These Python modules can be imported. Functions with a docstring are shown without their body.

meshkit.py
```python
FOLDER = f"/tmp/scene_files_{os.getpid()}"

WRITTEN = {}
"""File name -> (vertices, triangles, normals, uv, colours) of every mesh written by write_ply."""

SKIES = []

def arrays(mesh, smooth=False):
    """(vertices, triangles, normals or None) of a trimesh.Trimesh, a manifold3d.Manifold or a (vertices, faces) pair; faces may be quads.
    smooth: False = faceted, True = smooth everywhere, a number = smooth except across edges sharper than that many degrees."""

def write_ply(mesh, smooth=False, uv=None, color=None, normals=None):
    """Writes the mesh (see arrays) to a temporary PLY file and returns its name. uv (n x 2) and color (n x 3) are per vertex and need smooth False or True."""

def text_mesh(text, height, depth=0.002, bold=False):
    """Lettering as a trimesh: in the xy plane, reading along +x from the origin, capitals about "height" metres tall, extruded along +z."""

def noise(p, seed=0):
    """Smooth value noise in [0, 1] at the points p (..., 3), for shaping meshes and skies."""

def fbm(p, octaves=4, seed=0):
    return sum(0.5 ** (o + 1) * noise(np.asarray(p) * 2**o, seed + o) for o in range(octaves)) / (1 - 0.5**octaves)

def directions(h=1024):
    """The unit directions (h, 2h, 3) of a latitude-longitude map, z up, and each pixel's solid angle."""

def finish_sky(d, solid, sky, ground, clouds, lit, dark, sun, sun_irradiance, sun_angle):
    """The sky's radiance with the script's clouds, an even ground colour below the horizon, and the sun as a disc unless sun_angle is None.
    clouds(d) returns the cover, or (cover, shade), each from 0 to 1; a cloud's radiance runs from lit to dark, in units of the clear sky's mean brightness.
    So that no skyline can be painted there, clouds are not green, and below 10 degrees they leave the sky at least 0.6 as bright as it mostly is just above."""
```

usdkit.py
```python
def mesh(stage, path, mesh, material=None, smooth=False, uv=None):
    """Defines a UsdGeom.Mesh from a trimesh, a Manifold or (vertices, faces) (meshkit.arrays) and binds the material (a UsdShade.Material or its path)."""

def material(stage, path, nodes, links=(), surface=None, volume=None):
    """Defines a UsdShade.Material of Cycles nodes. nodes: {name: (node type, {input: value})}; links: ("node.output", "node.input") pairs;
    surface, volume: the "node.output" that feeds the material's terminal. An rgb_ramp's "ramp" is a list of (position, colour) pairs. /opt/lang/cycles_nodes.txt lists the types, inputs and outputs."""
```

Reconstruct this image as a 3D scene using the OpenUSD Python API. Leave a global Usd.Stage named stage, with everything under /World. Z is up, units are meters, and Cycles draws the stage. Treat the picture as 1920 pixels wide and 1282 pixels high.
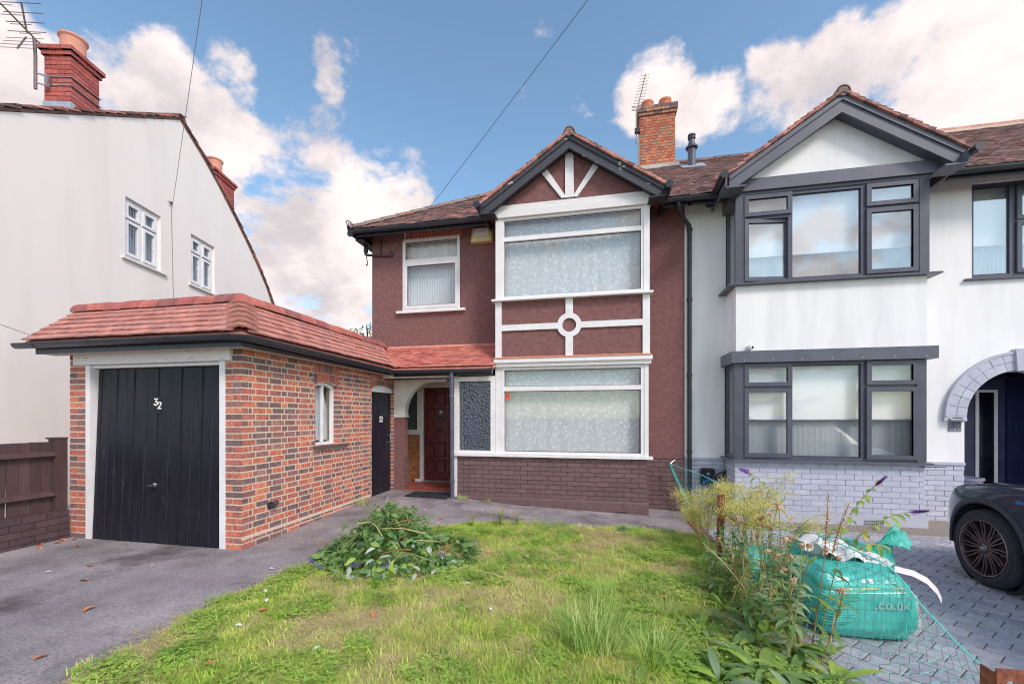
import math, random
import numpy as np
import trimesh, manifold3d, shapely
from shapely.geometry import Polygon, Point, box as sbox
from shapely.ops import unary_union
import usdkit, meshkit
from pxr import Usd, UsdGeom, UsdLux, UsdShade, Sdf, Gf, Vt

EXPOSURE = 1.2
SUN_I = 0.27
SKY_S = 0.11
CLOUD_GAIN = 4.5
CLOUD_LIT = (1.0, 0.885, 0.86)
CLOUD_DARK = (0.63, 0.575, 0.60)
SKY_TINT = (0.87, 0.975, 0.94)
# banks of cloud, those out of view added for light and reflections: azimuth, elevation, radius (degrees), weight
BANK_LIST = [(-61.0, 27.3, 4.8, 0.335), (-57.4, 30.1, 3.0, 0.245), (-55.5, 28.9, 4.4, 0.335), (-51.9, 29.5, 4.7, 0.335), (-48.9, 27.9, 5.2, 0.335), (-45.5, 26.6, 5.1, 0.335), (-40.8, 26.7, 4.8, 0.315), (-35.0, 26.8, 6.4, 0.315), (-28.0, 28.9, 4.8, 0.255), (-26.0, 26.4, 3.9, 0.235), (-39.7, 18.9, 7.8, 0.375), (-35.0, 20.8, 8.1, 0.375), (-38.6, 11.4, 9.6, 0.335), (-28.7, 23.9, 5.2, 0.295), (-45.6, 34.5, 2.0, 0.225), (-44.5, 32.5, 1.5, 0.185), (-33.8, 37.9, 2.7, 0.245), (-35.0, 35.3, 1.6, 0.185), (-55.0, 34.5, 1.7, 0.185), (6.6, 35.8, 4.0, 0.29), (10.4, 33.4, 3.2, 0.27), (14.0, 32.4, 3.1, 0.23), (18.4, 32.0, 3.0, 0.21), (20.5, 34.8, 2.8, 0.25), (24.9, 33.8, 3.5, 0.29), (29.2, 31.8, 4.5, 0.33), (33.7, 29.9, 4.5, 0.35), (37.0, 30.6, 3.4, 0.31), (30.8, 27.2, 3.4, 0.27), (-5.6, 41.8, 2.7, 0.11), (-2.8, 40.6, 1.9, 0.09), (-37.4, 41.1, 1.2, 0.105), (22.0, 31.9, 3.4, 0.27), (37.3, 25.3, 3.2, 0.27), (60, 25, 14, 0.24), (90, 42, 18, 0.2), (110, 18, 14, 0.24), (140, 35, 18, 0.22), (165, 16, 16, 0.26), (185, 42, 20, 0.2), (210, 22, 16, 0.24), (235, 38, 18, 0.2), (258, 18, 14, 0.24), (280, 30, 12, 0.2), (27, 29, 4, 0.31), (33, 33, 5, 0.31), (36, 27, 4, 0.29)]

random.seed(7)
rng = np.random.default_rng(11)
stage = Usd.Stage.CreateInMemory()
UsdGeom.SetStageUpAxis(stage, UsdGeom.Tokens.z)
UsdGeom.SetStageMetersPerUnit(stage, 1.0)
UsdGeom.Xform.Define(stage, '/World')
UsdGeom.Scope.Define(stage, '/World/Looks')

# ------------------------------------------------------------------ camera
EYE = np.array([0.0, 0.0, 1.506])
YAW = 12.0
cam = UsdGeom.Camera.Define(stage, '/World/camera')
cam.AddTranslateOp().Set(Gf.Vec3d(*EYE))
cam.AddRotateXYZOp().Set(Gf.Vec3f(90, 0, YAW))
cam.CreateHorizontalApertureAttr(36.0)
cam.CreateVerticalApertureAttr(36.0 * 683 / 1024)
cam.CreateFocalLengthAttr(15.0)
cam.CreateVerticalApertureOffsetAttr(139 / 1920 * 36.0)
cam.CreateClippingRangeAttr(Gf.Vec2f(0.05, 3000))
cam.CreateExposureAttr(EXPOSURE)

# ------------------------------------------------------------------ sun and sky
SUN = np.array([0.74, -0.64, 0.88]); SUN /= np.linalg.norm(SUN)
sun = UsdLux.DistantLight.Define(stage, '/World/sun')
sun.CreateNormalizeAttr(True); sun.CreateIntensityAttr(SUN_I); sun.CreateAngleAttr(14.0)
sun.CreateColorAttr(Gf.Vec3f(1.0, 0.91, 0.86))
sun.AddRotateXYZOp().Set(Gf.Vec3f(0, math.degrees(math.acos(SUN[2])), math.degrees(math.atan2(SUN[1], SUN[0]))))

def cloud_sky():
    """clear single-scattering sky, with cumulus clouds from noise over a few big banks"""
    n = {'sky': ('sky_texture', {'sky_type': 'single_scattering', 'sun_disc': False, 'sun_elevation': float(math.asin(SUN[2])),
                                 'sun_rotation': float(math.atan2(SUN[0], SUN[1])), 'aerosol_density': 1.0, 'ozone_density': 1.0}),
         'tc': ('texture_coordinate', {}),
         'nrm': ('vector_math', {'math_type': 'normalize'})}
    L = [('tc.generated', 'nrm.vector1')]
    # cloud-layer coordinates: direction stretched towards the horizon
    n['sep'] = ('separate_xyz', {}); L.append(('nrm.vector', 'sep.vector'))
    n['zc'] = ('math', {'math_type': 'maximum', 'value2': 0.0}); L.append(('sep.z', 'zc.value1'))
    n['za'] = ('math', {'math_type': 'add', 'value2': 0.55}); L.append(('zc.value', 'za.value1'))
    n['zi'] = ('math', {'math_type': 'divide', 'value1': 1.0}); L.append(('za.value', 'zi.value2'))
    n['lay'] = ('vector_math', {'math_type': 'scale'}); L += [('nrm.vector', 'lay.vector1'), ('zi.value', 'lay.scale')]
    n['n1'] = ('noise_texture', {'scale': 6.5, 'detail': 12.0, 'roughness': 0.60, 'lacunarity': 2.15, 'distortion': 0.15}); L.append(('lay.vector', 'n1.vector'))
    n['n2'] = ('noise_texture', {'scale': 4.5, 'detail': 8.0, 'roughness': 0.58}); L.append(('lay.vector', 'n2.vector'))
    # banks: (direction, angular radius, weight)
    last = None
    for i, (d, r, w) in enumerate(BANKS):
        n[f'b{i}'] = ('vector_math', {'math_type': 'dot_product', 'vector2': tuple(d)}); L.append(('nrm.vector', f'b{i}.vector1'))
        n[f'm{i}'] = ('map_range', {'range_type': 'smoothstep', 'from_min': math.cos(r * 1.45), 'from_max': math.cos(r * 0.25), 'to_min': 0.0, 'to_max': w, 'clamp': True}); L.append((f'b{i}.value', f'm{i}.value'))
        if last is None: last = f'm{i}.result'
        else:
            n[f'x{i}'] = ('math', {'math_type': 'maximum'}); L += [(last, f'x{i}.value1'), (f'm{i}.result', f'x{i}.value2')]; last = f'x{i}.value'
    n['sum'] = ('math', {'math_type': 'add'}); L += [('n1.fac', 'sum.value1'), (last, 'sum.value2')]
    n['cov'] = ('map_range', {'range_type': 'smoothstep', 'from_min': 0.64, 'from_max': 0.80, 'to_min': 0.0, 'to_max': 1.0, 'clamp': True}); L.append(('sum.value', 'cov.value'))
    # thick parts and undersides are greyer
    n['shd'] = ('map_range', {'range_type': 'smoothstep', 'from_min': 0.40, 'from_max': 0.66, 'clamp': True}); L.append(('n2.fac', 'shd.value'))
    n['ccol'] = ('rgb_ramp', {'ramp': [(0, CLOUD_LIT), (1, CLOUD_DARK)]}); L.append(('shd.result', 'ccol.fac'))
    n['cs'] = ('vector_math', {'math_type': 'scale', 'scale': CLOUD_GAIN}); L.append(('ccol.color', 'cs.vector1'))
    n['tint'] = ('mix_color', {'blend_type': 'multiply', 'fac': 1.0, 'b': SKY_TINT, 'use_clamp': False}); L.append(('sky.color', 'tint.a'))
    n['mx'] = ('mix_color', {'blend_type': 'mix', 'use_clamp': False}); L += [('cov.result', 'mx.fac'), ('tint.result', 'mx.a'), ('cs.vector', 'mx.b')]
    n['bg'] = ('background_shader', {'strength': SKY_S}); L.append(('mx.result', 'bg.color'))
    return usdkit.material(stage, '/World/Looks/sky', n, L, surface='bg.background')

def banks_from():
    out = []
    for (a, e, r, w) in BANK_LIST:      # azimuth east of north, elevation, radius (degrees), weight
        a, e = math.radians(a), math.radians(e)
        out.append(((math.sin(a) * math.cos(e), math.cos(a) * math.cos(e), math.sin(e)), math.radians(r), w))
    return out
BANKS = banks_from()
dome = UsdLux.DomeLight.Define(stage, '/World/sky')
dome.CreateIntensityAttr(1.0)
UsdShade.MaterialBindingAPI.Apply(dome.GetPrim()).Bind(cloud_sky())
dome.GetPrim().SetCustomDataByKey('kind', 'structure')

# ------------------------------------------------------------------ helpers
used = {}
def fresh(parent, name):
    k = used.get((parent, name), 0); used[(parent, name)] = k + 1
    return f'{parent}/{name}' if k == 0 else f'{parent}/{name}_{k:03d}'

ORIGIN = {}
def tag(prim, label=None, cat=None, group=None, kind=None):
    for k, v in (('label', label), ('category', cat), ('group', group), ('kind', kind)):
        if v: prim.SetCustomDataByKey(k, v)
def thing(name, label, cat, loc=(0, 0, 0), rotz=0, group=None):
    p = fresh('/World', name)
    x = UsdGeom.Xform.Define(stage, p); x.AddTranslateOp().Set(Gf.Vec3d(*map(float, loc)))
    if rotz: x.AddRotateZOp().Set(float(rotz))
    ORIGIN[p] = np.array(loc, float) if not rotz else None
    tag(x.GetPrim(), label, cat, group)
    return p
def off(parent):
    q = parent
    while q not in ORIGIN:
        q = q.rsplit('/', 1)[0]
        if q == '/World' or q == '': return np.zeros(3)
    return ORIGIN[q] if ORIGIN[q] is not None else np.zeros(3)

class MB:
    """collects pieces into one mesh"""
    def __init__(s): s.v = []; s.f = []; s.n = 0
    def add(s, v, f):
        v = np.asarray(v, float); f = np.asarray(f, int)
        if f.shape[1] == 4: f = np.vstack([f[:, [0, 1, 2]], f[:, [0, 2, 3]]])
        s.v.append(v); s.f.append(f + s.n); s.n += len(v); return s
    def tm(s, m): return s.add(m.vertices, m.faces)
    def hexa(s, p):
        return s.add(p, [[0, 3, 2, 1], [4, 5, 6, 7], [0, 1, 5, 4], [1, 2, 6, 5], [2, 3, 7, 6], [3, 0, 4, 7]])
    def box(s, a, b):
        x0, x1 = sorted((a[0], b[0])); y0, y1 = sorted((a[1], b[1])); z0, z1 = sorted((a[2], b[2]))
        return s.hexa([(x0, y0, z0), (x1, y0, z0), (x1, y1, z0), (x0, y1, z0), (x0, y0, z1), (x1, y0, z1), (x1, y1, z1), (x0, y1, z1)])
    def obox(s, P, u, w, nn, a0, a1, b0, b1, c0, c1):
        P, u, w, nn = map(np.asarray, (P, u, w, nn))
        q = lambda a, b, c: P + u * a + w * b + nn * c
        return s.hexa([q(a0, b0, c0), q(a1, b0, c0), q(a1, b1, c0), q(a0, b1, c0), q(a0, b0, c1), q(a1, b0, c1), q(a1, b1, c1), q(a0, b1, c1)])
    def beam(s, p, q, up, w, h):
        """a square bar from p to q, w wide across, h tall along up"""
        p, q, up = map(lambda t: np.asarray(t, float), (p, q, up)); d = q - p; L = np.linalg.norm(d); d /= L
        sd = np.cross(d, up); sd /= np.linalg.norm(sd); u2 = np.cross(sd, d)
        return s.obox(p, d, sd, u2, 0, L, -w / 2, w / 2, -h / 2, h / 2)
    def tube(s, pts, r, n=6, caps=True):
        pts = np.asarray(pts, float); r = np.broadcast_to(np.asarray(r, float), len(pts))
        t = np.gradient(pts, axis=0); t /= np.maximum(np.linalg.norm(t, axis=1, keepdims=True), 1e-9)
        ref = np.array([0, 0, 1.0]) if abs(t[0][2]) < 0.9 else np.array([1.0, 0, 0])
        rings = []; a = np.linspace(0, 2 * np.pi, n, endpoint=False)
        e1 = np.cross(t[0], ref); e1 /= np.linalg.norm(e1)
        for i in range(len(pts)):
            e1 = e1 - t[i] * (e1 @ t[i]); e1 /= max(np.linalg.norm(e1), 1e-9); e2 = np.cross(t[i], e1)
            rings.append(pts[i] + r[i] * (np.cos(a)[:, None] * e1 + np.sin(a)[:, None] * e2))
        v = np.vstack(rings); f = []
        for i in range(len(pts) - 1):
            for k in range(n):
                k2 = (k + 1) % n; f.append([i * n + k, i * n + k2, (i + 1) * n + k2, (i + 1) * n + k])
        s.add(v, f)
        if caps and n > 2:
            m = len(pts) - 1
            s.add(rings[0], [[0, k + 1, k] for k in range(1, n - 1)]); s.add(rings[m], [[0, k, k + 1] for k in range(1, n - 1)])
        return s
    def lathe(s, prof, at=(0, 0, 0), axis=(0, 0, 1), n=20):
        axis = np.asarray(axis, float); axis /= np.linalg.norm(axis)
        ref = np.array([1.0, 0, 0]) if abs(axis[0]) < 0.9 else np.array([0, 1.0, 0])
        e1 = np.cross(axis, ref); e1 /= np.linalg.norm(e1); e2 = np.cross(axis, e1)
        a = np.linspace(0, 2 * np.pi, n, endpoint=False); v = []; f = []
        for r, z in prof: v.append(np.asarray(at) + axis * z + r * (np.cos(a)[:, None] * e1 + np.sin(a)[:, None] * e2))
        for i in range(len(prof) - 1):
            for k in range(n):
                k2 = (k + 1) % n; f.append([i * n + k, i * n + k2, (i + 1) * n + k2, (i + 1) * n + k])
        return s.add(np.vstack(v), f)
    def prism(s, poly, fn, h0, h1):
        """shapely polygon (a, b) extruded from h0 to h1, mapped to the world by fn(a, b, h)"""
        for g in getattr(poly, 'geoms', [poly]):
            if g.is_empty or g.area < 1e-7: continue
            m = trimesh.creation.extrude_polygon(g, h1 - h0, engine='earcut')
            v = np.array(m.vertices); s.add(np.array([fn(a, b, h0 + c) for a, b, c in v]), m.faces)
        return s
    def sheet(s, P):
        """grid of points (m, n, 3)"""
        P = np.asarray(P); m, n = P.shape[:2]; f = []
        for i in range(m - 1):
            for k in range(n - 1): f.append([i * n + k, i * n + k + 1, (i + 1) * n + k + 1, (i + 1) * n + k])
        return s.add(P.reshape(-1, 3), f)
    def arrays(s): return np.vstack(s.v), np.vstack(s.f)

XZ = lambda a, b, h: (a, h, b)        # polygon in the XZ plane, extruded along Y
XY = lambda a, b, h: (a, b, h)
YZ = lambda a, b, h: (h, a, b)

def part(parent, name, mesh, material, smooth=False, label=None, kind=None):
    """one Mesh prim; mesh in world coordinates"""
    if isinstance(mesh, MB): mesh = mesh.arrays()
    v, f, _ = meshkit.arrays(mesh)
    p = fresh(parent, name)
    m = usdkit.mesh(stage, p, (v - off(parent), f), material, smooth=smooth)
    m.CreateDoubleSidedAttr(True)
    tag(m.GetPrim(), label, kind=kind)
    return p
def single(name, label, cat, mesh, material, smooth=False, group=None, kind=None):
    """a thing that is one mesh"""
    p = part('/World', name, mesh, material, smooth)
    tag(stage.GetPrimAtPath(p), label, cat, group, kind)
    return p
def structure(name, mesh, material, smooth=False):
    p = part('/World', name, mesh, material, smooth); tag(stage.GetPrimAtPath(p), kind='structure'); return p

class Pieces:
    """many alike pieces: those that show largest become prims, the rest one stuff part"""
    def __init__(s, parent, name, mats, joined): s.parent, s.name, s.mats, s.joined, s.items = parent, name, mats, joined, []
    def add(s, mesh, k=None): s.items.append((mesh.arrays() if isinstance(mesh, MB) else mesh, random.randrange(len(s.mats)) if k is None else k))
    def flush(s, cap=300, smooth=False, rest=None):
        def near(it):
            c = it[0][0].mean(0); return np.linalg.norm(c - EYE)
        s.items.sort(key=near)
        for m, k in s.items[:cap]: part(s.parent, s.name, m, s.mats[k % len(s.mats)], smooth)
        if s.items[cap:]:
            b = MB(); tone = []
            for m, k in s.items[cap:]: b.add(*m); tone += [float(rng.uniform(0, .999))] * len(m[0])
            p = part(s.parent, rest or s.name, b, s.joined, False, kind='stuff')
            UsdGeom.PrimvarsAPI(stage.GetPrimAtPath(p)).CreatePrimvar('tone', Sdf.ValueTypeNames.FloatArray, 'vertex').Set(Vt.FloatArray(tone))

# ------------------------------------------------------------------ materials
def srgb(r, g, b): return tuple(((c / 255) / 12.92 if c / 255 <= 0.04045 else ((c / 255 + 0.055) / 1.055) ** 2.4) for c in (r, g, b))
def mul(c, k): return tuple(min(x * k, 1.0) for x in c)
def look(name, ca, cb, scale=8.0, rough=0.7, bump=0.0, bscale=None, detail=5.0, spec=0.5, metal=0.0, lo=0.35, hi=0.65, stretch=None, dist=0.01, coat=0.0, third=None, transl=0.0):
    """two colours mixed by noise in world position, with a fine bump"""
    n = {'g': ('geometry', {}), 'n': ('noise_texture', {'scale': scale, 'detail': detail, 'roughness': 0.6}),
         'r': ('rgb_ramp', {'ramp': [(lo, ca), (hi, cb)] if third is None else [(lo, ca), (hi, cb), (min(hi + 0.12, 1), third)]}),
         'p': ('principled_bsdf', {'roughness': rough, 'specular_ior_level': spec, 'metallic': metal, 'coat_weight': coat})}
    L = []
    src = 'g.position'
    if stretch: n['mp'] = ('mapping', {'scale': stretch}); L.append(('g.position', 'mp.vector')); src = 'mp.vector'
    L += [(src, 'n.vector'), ('n.fac', 'r.fac'), ('r.color', 'p.base_color')]
    if bump:
        n['bn'] = ('noise_texture', {'scale': bscale or scale * 6, 'detail': 6.0, 'roughness': 0.65}); n['b'] = ('bump', {'strength': bump, 'distance': dist})
        L += [(src, 'bn.vector'), ('bn.fac', 'b.height'), ('b.normal', 'p.normal')]
    out = 'p.BSDF'
    if transl:
        n['t'] = ('translucent_bsdf', {}); n['mc'] = ('mix_closure', {'fac': transl}); L += [('r.color', 't.color'), ('p.BSDF', 'mc.closure1'), ('t.BSDF', 'mc.closure2')]; out = 'mc.closure'
    return usdkit.material(stage, f'/World/Looks/{name}', n, L, surface=out)
def island(name, cols, rough=0.85, scale=30, bump=0.4, dist=0.004):
    """each separate piece of one mesh takes its own tone"""
    n = {'g': ('geometry', {}), 'at': ('attribute', {'attribute': 'tone'}), 'r': ('rgb_ramp', {'ramp': [(i / len(cols), c) for i, c in enumerate(cols)], 'interpolate': False}),
         'n': ('noise_texture', {'scale': scale, 'detail': 5.0}), 'm': ('map_range', {'from_min': 0.3, 'from_max': 0.7, 'to_min': 0.75, 'to_max': 1.2, 'clamp': True}),
         's': ('vector_math', {'math_type': 'scale'}), 'b': ('bump', {'strength': bump, 'distance': dist}), 'p': ('principled_bsdf', {'roughness': rough})}
    L = [('at.fac', 'r.fac'), ('g.position', 'n.vector'), ('n.fac', 'm.value'), ('r.color', 's.vector1'), ('m.result', 's.scale'), ('s.vector', 'p.base_color'), ('n.fac', 'b.height'), ('b.normal', 'p.normal')]
    return usdkit.material(stage, f'/World/Looks/{name}', n, L, surface='p.BSDF')
def family(name, cols, rough=0.85, scale=30, bump=0.4, dist=0.004, var=0.28):
    mats = [look(f'{name}_{i}', mul(c, 1 - var), mul(c, 1 + var), scale, rough, bump, scale * 2.5, dist=dist) for i, c in enumerate(cols)]
    return mats, island(f'{name}_mixed', cols, rough, scale, bump, dist)
def glass(name, tint=(0.97, 0.98, 0.985), f0=0.06, rough=0.0, ripple=0.0):
    """window pane: see-through, with a mirror share that grows towards grazing view, alike from both sides"""
    n = {'ge': ('geometry', {}), 'dt': ('vector_math', {'math_type': 'dot_product'}), 'ab': ('math', {'math_type': 'absolute'}), 'om': ('math', {'math_type': 'subtract', 'value1': 1.0, 'use_clamp': True}), 'p5': ('math', {'math_type': 'power', 'value2': 5.0}),
         'ma': ('math', {'math_type': 'multiply_add', 'value2': 1.0 - f0, 'value3': f0}), 't': ('transparent_bsdf', {'color': tint}), 'g': ('glossy_bsdf', {'color': (1, 1, 1), 'roughness': rough}), 'm': ('mix_closure', {}),
         'no': ('noise_texture', {'scale': 0.9 if not ripple else 26.0, 'detail': 1.0}), 'b': ('bump', {'strength': 0.06 if not ripple else ripple, 'distance': 0.01 if not ripple else 0.03})}
    L = [('ge.incoming', 'dt.vector1'), ('ge.normal', 'dt.vector2'), ('dt.value', 'ab.value1'), ('ab.value', 'om.value2'), ('om.value', 'p5.value1'), ('p5.value', 'ma.value1'), ('ma.value', 'm.fac'),
         ('t.BSDF', 'm.closure1'), ('g.BSDF', 'm.closure2'), ('ge.position', 'no.vector'), ('no.fac', 'b.height'), ('b.normal', 'g.normal')]
    return usdkit.material(stage, f'/World/Looks/{name}', n, L, surface='m.closure')
def lace(name, col, scale=20.0, holes=0.25, transl=0.2):
    """net curtain: cloth with a pattern of thin and thick weave"""
    n = {'g': ('geometry', {}), 'v': ('voronoi_texture', {'scale': scale, 'feature': 'smooth_f1', 'smoothness': 0.3}), 'n': ('noise_texture', {'scale': scale * 1.6, 'detail': 3.0}),
         'a': ('math', {'math_type': 'add'}), 'r': ('map_range', {'from_min': 0.62, 'from_max': 0.98, 'to_min': 0.06, 'to_max': holes, 'clamp': True}),
         'd': ('diffuse_bsdf', {'color': col}), 't': ('translucent_bsdf', {'color': col}), 'c': ('mix_closure', {'fac': transl}), 'tr': ('transparent_bsdf', {}), 'm': ('mix_closure', {})}
    L = [('g.position', 'v.vector'), ('g.position', 'n.vector'), ('v.distance', 'a.value1'), ('n.fac', 'a.value2'), ('a.value', 'r.value'), ('r.result', 'm.fac'),
         ('d.BSDF', 'c.closure1'), ('t.BSDF', 'c.closure2'), ('c.closure', 'm.closure1'), ('tr.BSDF', 'm.closure2')]
    return usdkit.material(stage, f'/World/Looks/{name}', n, L, surface='m.closure')

BRICK_COLS = [srgb(*c) for c in ((190, 112, 92), (178, 102, 88), (156, 102, 94), (138, 98, 96), (124, 96, 96), (118, 94, 94), (172, 110, 98), (198, 114, 90), (160, 116, 108), (186, 106, 92), (150, 106, 104), (132, 104, 104), (204, 124, 98), (168, 104, 94))]
brick_mats, brick_mix = family('brick', BRICK_COLS, 0.9, 28, 0.5, var=0.3)
TILE_COLS = [srgb(*c) for c in ((192, 130, 118), (186, 122, 112), (180, 126, 117), (198, 136, 122), (174, 116, 108), (188, 134, 124))]
tile_mats, tile_mix = family('clay_tile', TILE_COLS, 0.85, 14, 0.35, var=0.2)
OLDT_COLS = [srgb(*c) for c in ((132, 96, 90), (120, 88, 84), (140, 102, 92), (112, 86, 84), (128, 102, 98), (118, 94, 92), (148, 108, 96))]
old_mats, old_mix = family('weathered_tile', OLDT_COLS, 0.9, 16, 0.4, var=0.35)
PAV_COLS = [srgb(*c) for c in ((172, 170, 180), (162, 160, 172), (180, 176, 184), (167, 164, 175), (174, 171, 178))]
pav_mats, pav_mix = family('paving', PAV_COLS, 0.85, 22, 0.4, var=0.16)
CHB_COLS = [srgb(*c) for c in ((178, 92, 84), (168, 84, 78), (186, 98, 88), (160, 84, 82), (174, 98, 92))]
chb_mats, chb_mix = family('red_brick', CHB_COLS, 0.9, 20, 0.4, var=0.2)
CHO_COLS = [srgb(*c) for c in ((198, 118, 84), (188, 104, 78), (176, 96, 80), (172, 126, 98), (164, 128, 108), (204, 130, 96))]
cho_mats, cho_mix = family('orange_brick', CHO_COLS, 0.9, 24, 0.5, var=0.3)
mortar = look('mortar', srgb(204, 184, 164), srgb(226, 208, 188), 40, 0.95, 0.5, 120)
pink_mortar = look('red_mortar', srgb(186, 140, 128), srgb(204, 160, 146), 40, 0.95, 0.5, 120)
BROWN = srgb(136, 94, 92)
roughcast = look('roughcast_brown', mul(BROWN, 0.82), mul(BROWN, 1.22), 14, 0.92, 1.0, 95, dist=0.02, lo=0.3, hi=0.7)
BASEB = srgb(112, 86, 86)
base_mats, base_mix = family('painted_brick_brown', [mul(BASEB, k) for k in (0.92, 1.0, 1.08)], 0.75, 14, 0.5, var=0.12)
base_paint = look('brown_paint', mul(BASEB, 0.85), mul(BASEB, 1.05), 7, 0.75, 0.4, 60)
white_paint = look('white_paint', srgb(226, 220, 222), srgb(236, 231, 231), 6, 0.45, 0.08, 40)
peel_paint = look('peeling_white_paint', srgb(120, 104, 96), srgb(228, 222, 221), 16, 0.6, 0.5, 40, lo=0.30, hi=0.36, stretch=(0.35, 1, 2.2), detail=7)
cream_paint = look('cream_paint', srgb(214, 206, 200), srgb(226, 219, 213), 5, 0.55, 0.1, 30)
white_render = look('white_render', srgb(229, 225, 226), srgb(241, 237, 237), 2.2, 0.85, 0.25, 160, dist=0.003, stretch=(1.6, 1.6, .22), lo=.3, hi=.55)
left_render = look('cream_render', srgb(231, 219, 214), srgb(240, 228, 223), 1.1, 0.88, 0.25, 150, dist=0.003, stretch=(1.3, 1.3, .2), lo=.28, hi=.55)
GREYB = srgb(186, 186, 200)
grey_mats, grey_mix = family('painted_brick_grey', [mul(GREYB, k) for k in (0.95, 1.0, 1.04)], 0.7, 12, 0.4, var=0.06)
shaded_joint = look('shaded_joint', mul(GREYB, 0.90), mul(GREYB, 0.98), 20, 0.85, 0.3, 50)  # plinth grey darkened, painting relief shade into the joints between bricks
grey_paint = look('grey_masonry_paint', mul(GREYB, 0.92), mul(GREYB, 1.02), 6, 0.7, 0.3, 50)
anthracite = look('anthracite_frame', srgb(74, 74, 88), srgb(82, 82, 96), 5, 0.38, 0.04, 60)
anthracite2 = look('anthracite_fascia', srgb(86, 86, 100), srgb(94, 94, 107), 4, 0.42, 0.05, 60)
black_plastic = look('black_plastic', srgb(38, 38, 46), srgb(50, 50, 58), 7, 0.33, 0.1, 30)
black_paint = look('black_gloss_paint', srgb(24, 23, 31), srgb(35, 33, 42), 5, 0.42, 0.25, 14, spec=.3, third=srgb(84, 80, 88), hi=.64, detail=9.0, stretch=(3, 3, 0.6), dist=0.006)
barge_paint = look('flaking_dark_paint', srgb(190, 186, 182), srgb(64, 63, 72), 9, 0.6, 0.7, 30, lo=0.345, hi=0.38, stretch=(0.6, 1, 0.9), detail=8)
dark_gap = look('dark_gap', (0.01, 0.01, 0.012), (0.015, 0.015, 0.018), 5, 0.9)
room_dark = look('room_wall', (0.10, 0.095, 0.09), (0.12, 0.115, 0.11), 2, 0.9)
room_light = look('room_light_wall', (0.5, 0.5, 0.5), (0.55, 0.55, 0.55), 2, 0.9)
lead = look('lead', srgb(150, 154, 168), srgb(172, 175, 186), 7, 0.5, 0.2, 30)
terracotta = look('terracotta', srgb(196, 112, 78), srgb(214, 132, 98), 6, 0.8, 0.2, 40)
terracotta2 = look('terracotta_pink', srgb(206, 140, 122), srgb(218, 152, 132), 6, 0.8, 0.2, 40)
steel = look('steel', (0.45, 0.45, 0.47), (0.6, 0.6, 0.62), 12, 0.3, metal=1.0)
alu_dull = look('dull_aluminium', srgb(110, 96, 100), srgb(135, 120, 122), 10, 0.5, metal=0.3)
clear = glass('window_glass', f0=0.05)
sky_glass = glass('bright_window_glass', f0=0.17)
ripple_glass = glass('patterned_glass', (0.7, 0.77, 0.86), 0.12, 0.06, 0.8)
curtain = lace('net_curtain', (0.95, 0.95, 0.955), 16, 0.32, .12)
curtain_plain = lace('sheer_curtain', (0.93, 0.93, 0.95), 60, 0.2, .12)
blind = look('white_blind', (0.78, 0.79, 0.81), (0.82, 0.82, 0.84), 3, 0.8)
rust = look('rusty_iron', srgb(92, 54, 44), srgb(150, 86, 58), 26, 0.9, 0.7, 60)

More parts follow.
